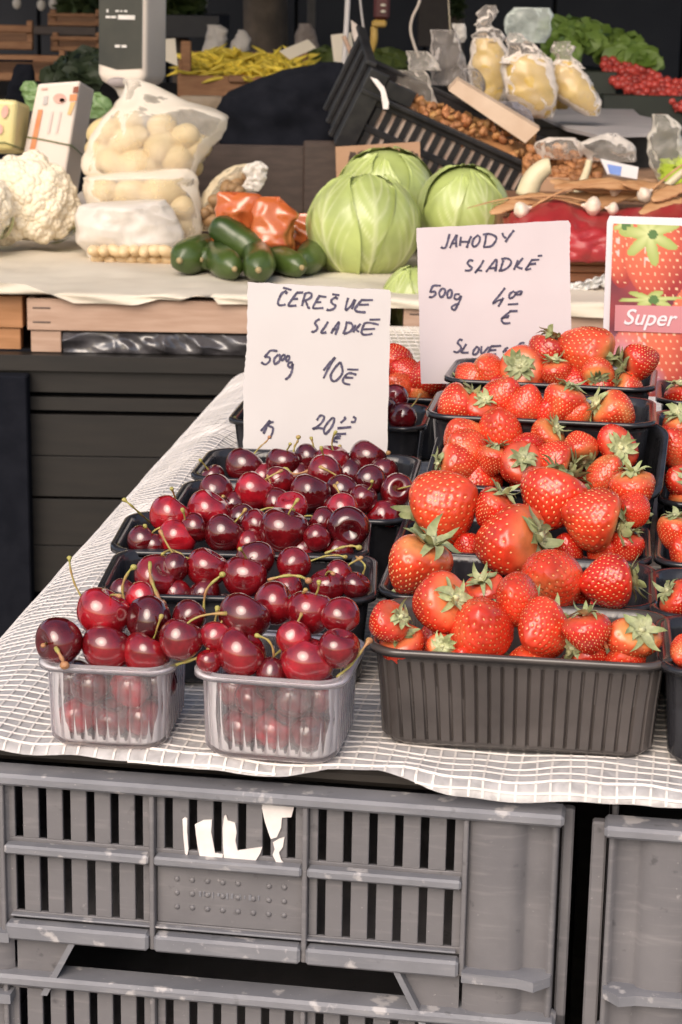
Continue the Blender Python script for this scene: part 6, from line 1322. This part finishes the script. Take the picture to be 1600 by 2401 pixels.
M_gar = mat('garlic_skin', (0.80, 0.70, 0.56), (0.70, 0.56, 0.44), .5, 14, stretch=(6, 6, 1)); M_dry = mat('dry_garlic_leaf', (0.50, 0.28, 0.13), (0.38, 0.18, 0.07), .6, 20, stretch=(1, 6, 6)); M_stalk = mat('pale_stalk', (.70, .62, .42), (.6, .5, .3), .5, 20)
def garlic(x, y, rp, Y, d, label):
    c = at(x, y, Y); r = rp * mpp(c); seg, ring = 30, 16; P = np.zeros((ring, seg, 3)); Q = quat_axis(d, 1.0)
    for i in range(ring):
        t = i / (ring - 1); rr = np.interp(t, [0, .08, .25, .45, .65, .8, .9, 1], [.02, .5, .95, 1.0, .75, .35, .2, .16]) * r
        for k in range(seg): q = 2 * math.pi * k / seg; w_ = rr * (1 + .09 * abs(math.sin(q * 3.5)) * math.sin(math.pi * min(1, t * 1.2))); P[i, k] = c + Q.to_3x3() @ Vector((w_ * math.cos(q), w_ * math.sin(q), (t - .4) * 2.2 * r))
    b = MB(); b.grid(P, True); b.f.append(tuple(range(seg))[::-1]); o = b.build('garlic_bulb', M_gar, None, True); tag(o, label, 'garlic', 'garlic bulbs with dry leaves'); e = c + Q.to_3x3() @ Vector((0, 0, 1.25 * r))
    pts = [e, e + Vector(d) * .05 + Vector((0, 0, .008)), e + Vector(d) * .11, e + Vector(d) * .17 - Vector((0, 0, .02))]; b = MB(); b.tube(cr([tuple(p) for p in pts], 10), [r * .17, r * .16, r * .15, r * .15, r * .14, r * .13, r * .12, r * .1, r * .08, r * .04], 8, flat=.6); b.build('stalk', M_dry, o, True); return o
for i, (x, y, r, Y, d, lab) in enumerate(((1222, 494, 20, 2.93, (.85, .1, .3), 'garlic bulb lying at the left end of the red bag'), (1392, 484, 22, 2.95, (-.9, .2, .05), 'big garlic bulb in the middle of the heap'), (1438, 490, 15, 2.94, (-.9, .2, .1), 'smaller garlic bulb right of the big middle one'), (1510, 458, 19, 3.0, (.8, .3, .5), 'garlic bulb with a long stalk pointing right'), (1440, 446, 15, 3.02, (.9, .2, -.1), 'small garlic bulb at the back of the heap'))): garlic(x, y, r, Y, Vector(d).normalized(), lab)
drg = random.Random(14)
LF = [((1150, 500), (1230, 470), (1300, 458)), ((1280, 490), (1340, 465), (1430, 455)), ((1300, 480), (1380, 452), (1520, 470)), ((1420, 470), (1480, 460), (1560, 478)), ((1240, 470), (1330, 482), (1400, 500)), ((1290, 425), (1400, 440), (1600, 445)), ((1300, 440), (1420, 430), (1560, 450)), ((1460, 430), (1530, 440), (1620, 450)), ((1210, 505), (1270, 482), (1350, 478)), ((1380, 500), (1420, 470), (1500, 450)), ((1500, 500), (1560, 480), (1640, 470)), ((1330, 455), (1380, 462), (1450, 440)), ((1180, 492), (1240, 490), (1300, 478)), ((1530, 470), (1570, 450), (1640, 430))]
for i, pts in enumerate(LF):
    Y = 3.0 + drg.uniform(-.06, .08); P3 = cr([tuple(at(x, y, Y + .02 * j)) for j, (x, y) in enumerate(pts)], 14); n = len(P3); b = MB()
    b.tube(P3, [.002 + .0105 * math.sin(math.pi * (k + .5) / n) * drg.uniform(.7, 1.2) for k in range(n)], 8, flat=.22); tag(b.build('dry_leaf', M_dry, None, True), f'dry brown garlic leaf, {ORD[i]} counted from the left in the heap', 'dry leaf', 'dry garlic leaves')
for i, (pts, lab) in enumerate((([(1345, 470), (1365, 430), (1378, 395), (1382, 375)], 'pale stalk standing up behind the garlic heap'), ([(1530, 462), (1560, 440), (1600, 405), (1640, 380)], 'pale stalk slanting up at the right edge'), ([(1235, 460), (1250, 420), (1275, 395), (1290, 390)], 'fibrous whitish leek end beside the black crate'))):
    b = MB(); P3 = cr([tuple(at(x, y, 3.05)) for x, y in pts], 12); b.tube(P3, [(.018 if i == 2 else .007) * (1 - .3 * k / 11) for k in range(12)], 10); tag(b.build('stalk_of_garlic', M_stalk, None, True), lab, 'stalk', 'pale stalks in the garlic heap')
P = np.zeros((8, 40, 3)); p0 = at(1150, 470, 3.18)
b = MB(); x0, x1 = at(1150, 470, 3.15).x, at(1750, 470, 3.15).x; b.box(x0, x1, 2.99, 3.35, ZW + .006, at(1400, 500, 3.0).z, None, .004); tag(b.build('low_box', M_wood2), 'low brown box holding the garlic heap', 'box')
b = MB(); b.box(at(1240, 430, 3.36).x, at(1700, 430, 3.36).x, 3.36, 3.60, ZW + .006, at(1400, 418, 3.36).z, None, .004); tag(b.build('cardboard_box', M_brcard), 'brown cardboard box edge running behind the garlic', 'box')

# ================================================================== FAR STALL: BEANS, GREENS, RADISHES, CRATES
M_fw = mat('far_crate_wood', (0.30, 0.15, 0.07), (0.22, 0.10, 0.045), .7, 12, bump=.2, stretch=(2, 10, 10))
tb = thing('far_table', (0, 4.9, 0), 'dark table of the far stall under crates of beans and greens', 'table')
ZF = at(480, 232, 4.55).z
b = MB(); b.box(-1.5, 1.5, 4.45, 5.9, ZF - .06, ZF - .02, None, .003); b.build('top', M_dark, tb)
b = MB(); b.box(-1.45, 1.45, 4.47, 4.49, 0, ZF - .061, None, .003); b.build('front_cloth', M_navy, tb)
for x in (-1.4, 1.4): b = MB(); b.box(x - .03, x + .03, 5.7, 5.76, 0, ZF - .061, None); b.build('leg', M_dark, tb)
def pxbox(name, x0, y0, x1, y1, Y, d, m, par=None, bev=.002): a = at(x0, y0, Y); c = at(x1, y1, Y); b = MB(); b.box(min(a.x, c.x), max(a.x, c.x), Y, Y + d, min(a.z, c.z), max(a.z, c.z), None, bev); return b.build(name, m, par)
bq = thing('bean_crate', at(500, 232, 4.55), 'brown wooden crate heaped with yellow beans', 'crate')
pxbox('front_board', 416, 176, 690, 232, 4.50, .012, M_fw, bq); pxbox('post', 424, 96, 448, 175, 4.515, .02, M_fw, bq); pxbox('side_board', 418, 140, 428, 232, 4.513, .40, M_fw, bq); pxbox('back_board', 430, 120, 720, 200, 4.90, .012, M_fw, bq); pxbox('post', 700, 118, 722, 180, 4.7, .02, M_fw, bq); pxbox('tag_block', 536, 176, 576, 194, 4.490, .008, M_wood2, bq)
M_bean = mat('yellow_bean_pod', (0.86, 0.68, 0.08), (0.74, 0.54, 0.06), .45, 20, objcol=True)
b = MB(); b.tube([(x, .12 * x * x, 0) for x in np.linspace(-1, 1, 9)], [.02, .07, .085, .08, .088, .08, .085, .06, .015], 7); ME_bean = bpy.data.meshes.new('bean'); ME_bean.from_pydata(b.v, [], b.f); ME_bean.update(); ME_bean.materials.append(M_bean); ME_bean.polygons.foreach_set('use_smooth', [True] * len(ME_bean.polygons))
fr = random.Random(77)
for i in range(230):
    x = fr.uniform(440, 722); t = fr.random(); ytop = 128 + (12 if x < 480 else 0) - 8 * math.sin((x - 440) / 60); ybot = 172 + 22 * math.exp(-((x - 580) / 70) ** 2); y = ytop + (ybot - ytop) * t
    p = at(x, y, 4.80 - .30 * t); o = bpy.data.objects.new('bean_pod', ME_bean); C.objects.link(o); o.matrix_basis = Matrix.Translation(p) @ Matrix.Rotation(fr.uniform(0, 3.1), 4, 'Z') @ Matrix.Rotation(fr.uniform(-.5, .5), 4, 'Y') @ Matrix.Rotation(fr.uniform(-1.2, 1.2), 4, 'X') @ Matrix.Scale(fr.uniform(.035, .055), 4)
    t = fr.uniform(.7, 1.25); o.color = (t, t, t, 1); tag(o, 'yellow bean pod in the heap on the brown crate', 'bean', 'yellow beans')
a = at(440, 140, 4.9); P = np.zeros((8, 24, 3))
for i in range(8):
    for j in range(24): p = at(440 + 282 * j / 23, 140 + 46 * i / 7, 4.83 - .30 * i / 7); P[i, j] = p - Vector((0, 0, .012))
b = MB(); b.grid(P); o = b.build('heap_core', M_bean, bq, True); o['kind'] = 'stuff'
for i, (rows, Y, lab) in enumerate((([(58, 484, 520), (70, 486, 534), (90, 482, 530), (115, 474, 530), (135, 466, 530)], 4.95, 'grey white bag standing behind the beans at the left'), ([(70, 560, 568), (85, 552, 584), (105, 540, 584), (130, 530, 582)], 4.93, 'grey white bag top leaning right behind the beans'), ([(55, 700, 725), (75, 692, 738), (105, 694, 748), (135, 698, 752)], 5.0, 'dim brownish bag behind the slanting price tag'))):
    tag(loft('paper_bag', Y, rows, .5, mat('grey_white_bag' if i < 2 else 'dim_brown_bag', (.5, .46, .42) if i < 2 else (.2, .16, .14), (.42, .38, .34) if i < 2 else (.16, .13, .11), .5, 14, bump=.4, bscale=20, bdist=.01), None, .008, 20, ridg=.5, seed=80 + i), lab, 'bag', 'bags on the far stall')
for c_, Y, lab in (([(655, 120), (722, 92), (742, 112), (680, 140)], 4.55, 'white price tag slanting over the yellow beans'), ([(380, 92), (411, 90), (417, 155), (382, 140)], 4.4, 'white price tag beside the scale'), ([(776, 82), (824, 76), (832, 140), (806, 148), (783, 144)], 4.2, 'white price tag pinned to the white pole')):
    b = MB(); P3 = [at(x, y, Y) for x, y in c_]; b.poly(P3, Vector((0, 1, 0)), .003); tag(b.build('price_tag', M_paper), lab, 'price tag', 'price tags of the far stall')
    m3 = P3[0].lerp(P3[2], .5); b = MB()
# poles, cords, stick, knife-like brush
def rod(name, pts, Y, r, m, lab, cat, flat=1.0): b = MB(); P3 = cr([tuple(at(x, y, Y)) for x, y in pts], max(2, 4 * len(pts))); b.tube(P3, r, 10, flat=flat); return tag(b.build(name, m, None, True), lab, cat)
M_wp = mat('white_pole_paint', (.66, .62, .60), (.6, .56, .54), .4, 10)
rod('white_pole', [(818, -120), (816, 0), (806, 170), (802, 240)], 4.15, .0055, M_wp, 'thick white pole rising behind the black crate', 'pole')
rod('white_pole', [(838, -120), (845, 0), (856, 90)], 4.3, .0026, M_wp, 'thin white rod beside the thick pole', 'pole')
rod('cream_rope', [(990, -60), (985, 0), (968, 40), (963, 70), (970, 100), (982, 135)], 4.1, .0030, mat('cream_cord', (.6, .52, .44), (.55, .47, .4), .6), 'thick cream rope hanging in a bend', 'rope')
rod('string', [(1050, -40), (1053, 20), (1057, 80)], 4.1, .0016, mat('cream_string', (.42, .36, .27), (.36, .3, .2), .6), 'thin string hanging right of the cord', 'string')
rod('wooden_stick', [(806, 84), (826, 130), (846, 176)], 3.95, .0045, M_wood, 'small wooden stick leaning on the black crate', 'stick')
b = MB(); b.poly([at(x, y, 3.93) for x, y in ((823, 46), (838, 58), (856, 92), (868, 130), (876, 160), (872, 176), (850, 160), (838, 120), (826, 80))], Vector((0, 1, 0)), .004); tag(b.build('leaf_tag', mat('dusty_white_card', (.62, .54, .48), (.52, .44, .38), .7, 20)), 'blade-shaped whitish tag stuck in the black crate', 'tag')
b = MB(); b.poly([at(x, y, 3.36) for x, y in ((868, 180), (885, 186), (902, 205), (912, 240), (911, 256), (899, 256), (893, 215))], Vector((0, 1, 0)), .004); tag(b.build('torn_strip', M_torn), 'torn white paper strip hanging on the black crate corner', 'paper strip')
brush = thing('hand_brush', at(895, 100, 4.3), 'dark red brush with a yellow handle hanging at the top', 'brush')
b = MB(); b.box(at(877, 0, 4.3).x, at(915, 0, 4.3).x, 4.29, 4.32, at(895, 46, 4.3).z, at(895, -90, 4.3).z, None, .006); brh = b.build('head', mat('dark_red_wood', (.10, .02, .02), (.07, .015, .015), .4), brush)
b = MB(); b.box(at(873, 0, 4.3).x, at(908, 0, 4.3).x, 4.285, 4.318, at(895, 64, 4.3).z, at(895, 47, 4.3).z, None, .004); b.build('collar', mat('yellow_plastic', (.55, .36, .09), (.48, .3, .07), .4), brush)
b = MB(); b.tube(cr([tuple(at(x, y, 4.3)) for x, y in ((878, 62), (878, 85), (876, 105), (870, 130))], 10), [.008, .008, .008, .0085, .0085, .008, .007, .006, .005, .003], 8); b.build('handle', MATS['yellow_plastic'], brush, True)
for x, y in ((899, 12), (899, 27)): b = MB(); b.ball(at(x, y, 4.288), (.006, .002, .003), 8, 5); b.build('rivet', M_paper, brh, True)
# leafy heaps and radishes on the right
def leaf_heap(name, poly_, Y, dY, n, m, lab, seed, size):
    rg = random.Random(seed); b = MB(); xs_ = [p[0] for p in poly_]; ys_ = [p[1] for p in poly_]; k = 0
    def inside(x, y):
        c = False; j = len(poly_) - 1
        for i in range(len(poly_)):
            xi, yi = poly_[i]; xj, yj = poly_[j]
            if (yi > y) != (yj > y) and x < (xj - xi) * (y - yi) / (yj - yi) + xi: c = not c
            j = i
        return c
    while k < n:
        x, y = rg.uniform(min(xs_), max(xs_)), rg.uniform(min(ys_), max(ys_))
        if not inside(x, y): continue
        k += 1; p = at(x, y, Y + dY * (max(ys_) - y) / (max(ys_) - min(ys_)) + rg.uniform(-.02, .02)); Q = quat_axis((rg.uniform(-.7, .7), rg.uniform(-1, .1), rg.uniform(.1, 1)), rg.uniform(0, 6)).to_3x3(); s_ = size * rg.uniform(.6, 1.3); P = []
        for t in np.linspace(0, 1, 5):
            w_ = s_ * .42 * math.sin(math.pi * min(.97, .08 + t * .88)); z = s_ * .25 * math.sin(t * 2.6 + rg.random()); P.append([tuple(p + Q @ Vector((s_ * (t - .5), sgn * w_, z + (.25 * w_ if sgn else 0) * rg.uniform(.2, 1.4)))) for sgn in (-1, 0, 1)])
        b.grid(np.array(P))
    o = b.build(name, m, None, True); return tag(o, lab, 'greens', 'leafy greens on the far stall')
M_let = mat('lettuce_leaf', (0.20, 0.30, 0.06), (0.12, 0.20, 0.03), .5, 24, trans=.25)
leaf_heap('lettuce_heap', [(1272, 85), (1300, 66), (1370, 64), (1412, 84), (1400, 102), (1350, 112), (1330, 150), (1300, 120)], 4.35, .25, 260, M_let, 'light green lettuce heap behind the yellow bags', 1, .055)
leaf_heap('herb_heap', [(1414, 95), (1440, 92), (1480, 108), (1520, 138), (1540, 152), (1490, 150), (1450, 140), (1414, 138)], 4.40, .2, 200, M_let, 'green leaves lying above the red radishes', 2, .05)
leaf_heap('herb_heap', [(700, 138), (770, 132), (925, 135), (945, 175), (920, 200), (880, 175), (760, 150), (700, 160)], 4.6, .3, 260, mat('olive_leaf', (.10, .13, .025), (.06, .085, .015), .6, 24, trans=.2), 'low band of olive green herbs beyond the black crate', 3, .05)
leaf_heap('lime_greens', [(1550, 400), (1600, 378), (1640, 370), (1640, 440), (1570, 432)], 3.30, .08, 120, mat('lime_leaf', (.45, .55, .05), (.35, .45, .04), .5, 24, trans=.2), 'lime green leaves at the right edge above the garlic', 4, .03)
leaf_heap('dark_greens', [(118, 190), (150, 165), (185, 140), (225, 128), (236, 190), (150, 200)], 4.35, .2, 260, mat('dark_green_leaf', (.018, .028, .012), (.03, .045, .018), .6, 20), 'dark green leafy pile left of the scale', 5, .05)
M_rad = mat('radish_skin', (0.50, 0.065, 0.045), (0.40, 0.04, 0.035), .4, 8, objcol=True); b = MB(); b.ball((0, 0, 0), (1, 1, .95), 12, 9); b.tube([(0, 0, -.9), (.1, 0, -1.5)], [.2, .04], 6); ME_rad = bpy.data.meshes.new('radish'); ME_rad.from_pydata(b.v, [], b.f); ME_rad.update(); ME_rad.materials.append(M_rad); ME_rad.polygons.foreach_set('use_smooth', [True] * len(ME_rad.polygons))
rr_ = random.Random(31); pts = []
while len(pts) < 95:
    x = rr_.uniform(1416, 1640); lo, hi = 136 + (x - 1416) * .30, 168 + (x - 1416) * .33 + 26 * min(1, (x - 1416) / 40); y = rr_.uniform(lo, hi)
    if any((x - q[0]) ** 2 + (y - q[1]) ** 2 < 90 for q in pts) and rr_.random() < .97: continue
    pts.append((x, y))
for i, (x, y) in enumerate(pts):
    p = at(x, y, 4.42 - .1 * ((y - 136) / 90)); o = bpy.data.objects.new('radish', ME_rad); C.objects.link(o); o.matrix_basis = Matrix.Translation(p) @ quat_axis((rr_.uniform(-1, 1), rr_.uniform(-1, 1), rr_.uniform(-1, 1)), 0) @ Matrix.Scale(rr_.uniform(.0085, .012), 4)
    t = rr_.uniform(.6, 1.2); o.color = (t, t, t, 1); tag(o, 'small red radish in the bunch on the far right', 'radish', 'radishes on the far stall')
for (x0, y0, x1, y1, Y, d, lab) in ((1290, 166, 1440, 330, 4.36, .4, 'dark crate below the lettuce heap'), (1415, 222, 1800, 420, 4.30, .4, 'dark green crate below the radishes'), (860, 175, 1010, 300, 4.45, .3, 'dark crate behind the tilted black crate')): tag(pxbox('dark_crate', x0, y0, x1, y1, Y, d, mat('green_black_crate', (.014, .018, .012), (.022, .028, .018), .6, 12)), lab, 'crate', 'dark crates of the far stall')
# wooden crates stacked far left
for (x0, y0, x1, y1, Y, lab, m) in ((-120, 125, 158, 192, 4.55, 'lowest brown crate in the far left stack', M_fw), (-120, 56, 76, 117, 4.75, 'open-barred crate at the left edge of the far stack', M_fw), (112, 30, 232, 62, 5.1, 'orange brown crate on top of the far left stack', M_fw), (118, 84, 232, 122, 4.85, 'crate with two pale posts left of the scale', M_fw)):
    c = thing('wooden_crate', at((x0 + x1) / 2, y1, Y), lab, 'crate', 'brown crates stacked on the far stall'); h = y1 - y0
    pxbox('board', x0, y1 - h * .36, x1, y1, Y, .012, m, c)
    pxbox('board', x0, y0 + h * .02, x1, y0 + h * .34, Y, .012, m, c)
    for f in (.04, .93): pxbox('post', x0 + (x1 - x0) * f, y0 - 8, x0 + (x1 - x0) * f + 15, y1, Y + .013, .02, m, c)
    pxbox('back_board', x0, y0, x1, y1, Y + .36, .012, M_wood2, c)
pxbox_o = pxbox('dark_panel', 76, 60, 226, 84, 4.95, .02, M_brbox); tag(pxbox_o, 'dark board between the far crates', 'board'); pxbox_o.name = 'dark_plank'
pxbox_o = pxbox('dark_frame', -100, 138, 76, 146, 4.38, .02, M_navy); tag(pxbox_o, 'black bar in front of the far left crates', 'bar'); pxbox_o.name = 'black_bar'
tag(loft('dark_bag', 4.25, [(150, 40, 76), (170, 30, 84), (195, 20, 84), (225, 10, 80), (260, 8, 70)], .6, M_navy, None, .01, 14, ridg=.5, seed=91), 'black bag slumped behind the yellow pack', 'bag')
pl = atz(0, 300, ZW); 
# ------------------------------------------------------------------ far background
M_wall = mat('dark_kiosk_wall', (.022, .024, .032), (.034, .036, .044), .8, 3)
kw = thing('kiosk', (0, 8.2, 0), 'dark kiosk wall closing the view behind the far stall', 'kiosk')
for i in range(13):
    x = -3.2 + i * .5; b = MB(); b.box(x, x + .488, 8.0 + (.004 if i % 2 else 0), 8.04, 0, 3.4, None, .004); b.build('wall_board', M_wall, kw)
b = MB(); b.box(-3.3, 3.4, 8.05, 9.5, 0, 3.5, None); b.build('body', M_wall, kw)
b = MB(); b.box(-3.5, 3.6, 7.7, 9.7, 3.5, 3.6, None); b.build('roof', M_wall, kw)
tr = thing('plane_tree', at(615, 140, 6.6).xy.to_3d(), 'grey brown tree trunk standing beyond the yellow beans', 'tree')
cx = at(615, 60, 6.6).x; b = MB(); P = np.zeros((26, 26, 3))
for i in range(26):
    z = 3.6 * i / 25
    for k_ in range(26):
        q = 2 * math.pi * k_ / 26; r = (.068 + .03 * math.exp(-z / .25)) * (1 + .12 * noise.noise(Vector((math.cos(q) * 1.5, math.sin(q) * 1.5, z * 2)))); P[i, k_] = (cx + .02 * math.sin(z * 2) + r * math.cos(q), 6.6 + r * math.sin(q), z)
b.grid(P, True); b.build('trunk', M_trunk, tr, True)
rg = random.Random(6); b = MB()
for i in range(1500):
    d = Vector((rg.gauss(0, 1), rg.gauss(0, 1), rg.gauss(0, 1))).normalized() * rg.random() ** .4; p = Vector((cx + d.x * 1.7, 6.9 + d.y * 1.0, 3.9 + d.z * .8)); Q = quat_axis((rg.uniform(-1, 1), rg.uniform(-1, 1), rg.uniform(-1, 1)), 0).to_3x3(); s_ = rg.uniform(.05, .09)
    b.add([p + Q @ Vector(v) * s_ for v in ((-1, 0, 0), (0, -.5, .1), (1, 0, 0), (0, .5, .1))], [(0, 1, 2, 3)])
b.build('crown', M_leaf_dk, tr)
for k_, (q, zz) in enumerate(((0.4, 2.9), (2.4, 3.1), (4.3, 3.0))): b = MB(); b.tube([(cx, 6.6, zz), (cx + .5 * math.cos(q), 6.7 + .3 * math.sin(q), zz + .5), (cx + 1.0 * math.cos(q), 6.8 + .6 * math.sin(q), zz + .9)], [.05, .035, .015], 8); b.build('limb', M_trunk, tr, True)
def bush(x0, x1, y0, y1, Y, n, lab, seed, m):
    rg = random.Random(seed); t = thing('shrub', at((x0 + x1) / 2, y1, Y).xy.to_3d(), lab, 'shrub', 'shrubs beyond the far stall'); b = MB(); a, c = at(x0, y1, Y), at(x1, y0, Y)
    for i in range(n):
        p = Vector((rg.uniform(a.x, c.x), Y + rg.uniform(-.15, .15), a.z + (c.z - a.z) * rg.random())); Q = quat_axis((rg.uniform(-1, 1), rg.uniform(-1, 1), rg.uniform(-1, 1)), 0).to_3x3(); s_ = rg.uniform(.02, .045)
        b.add([p + Q @ Vector(v) * s_ for v in ((-1, 0, 0), (0, -.5, .1), (1, 0, 0), (0, .5, .1))], [(0, 1, 2, 3)])
    b.build('foliage', m, t); b = MB(); b.tube([((a.x + c.x) / 2, Y, 0), ((a.x + c.x) / 2, Y, (a.z + c.z) / 2)], .03, 8); b.build('stem', M_trunk, t, True)
bush(150, 230, -60, 28, 7.0, 500, 'dim green shrub above the far left crates', 3, M_leaf_dk); bush(376, 470, -60, 32, 7.2, 500, 'lighter green shrub right of the scale', 4, mat('lighter_leaf', (.10, .14, .04), (.05, .08, .02), .6, 20, trans=.2)); bush(1060, 1080, -50, 40, 6.8, 120, 'dim green sprig beside the hanging string', 5, M_leaf_dk)  # the middle shrub has a lighter leaf green than the others
tag(pxbox('grey_post', 722, -100, 740, 110, 6.0, .06, mat('dim_grey_paint', (.05, .045, .045), (.04, .036, .036), .6)), 'dim grey post right of the tree trunk', 'post')
tag(pxbox('brown_door', 985, -100, 1048, 110, 6.4, .1, mat('dim_brown_paint', (.05, .038, .034), (.04, .03, .027), .6)), 'dim brown door panel behind the hanging cord', 'door')
tag(pxbox('parked_van', 376, 34, 515, 90, 7.0, .6, mat('dark_blue_paint', (.016, .018, .03), (.022, .024, .036), .4)), 'dark blue bulk beyond the far stall', 'vehicle')
for i, (x, y) in enumerate(((97, 12), (125, 8), (40, 8), (478, 6))):
    b = MB(); b.ball(at(x, y, 7.4), (.016, .01, .02), 10, 7); tag(b.build('hanging_bag', M_bag2, None, True), ['small white bundle hanging among leaves, far left', 'pale bundle beside the far left one', 'pinkish pale bundle at the top left', 'white bundle at the top beside the shrub'][i], 'bundle', 'pale bundles in the background')
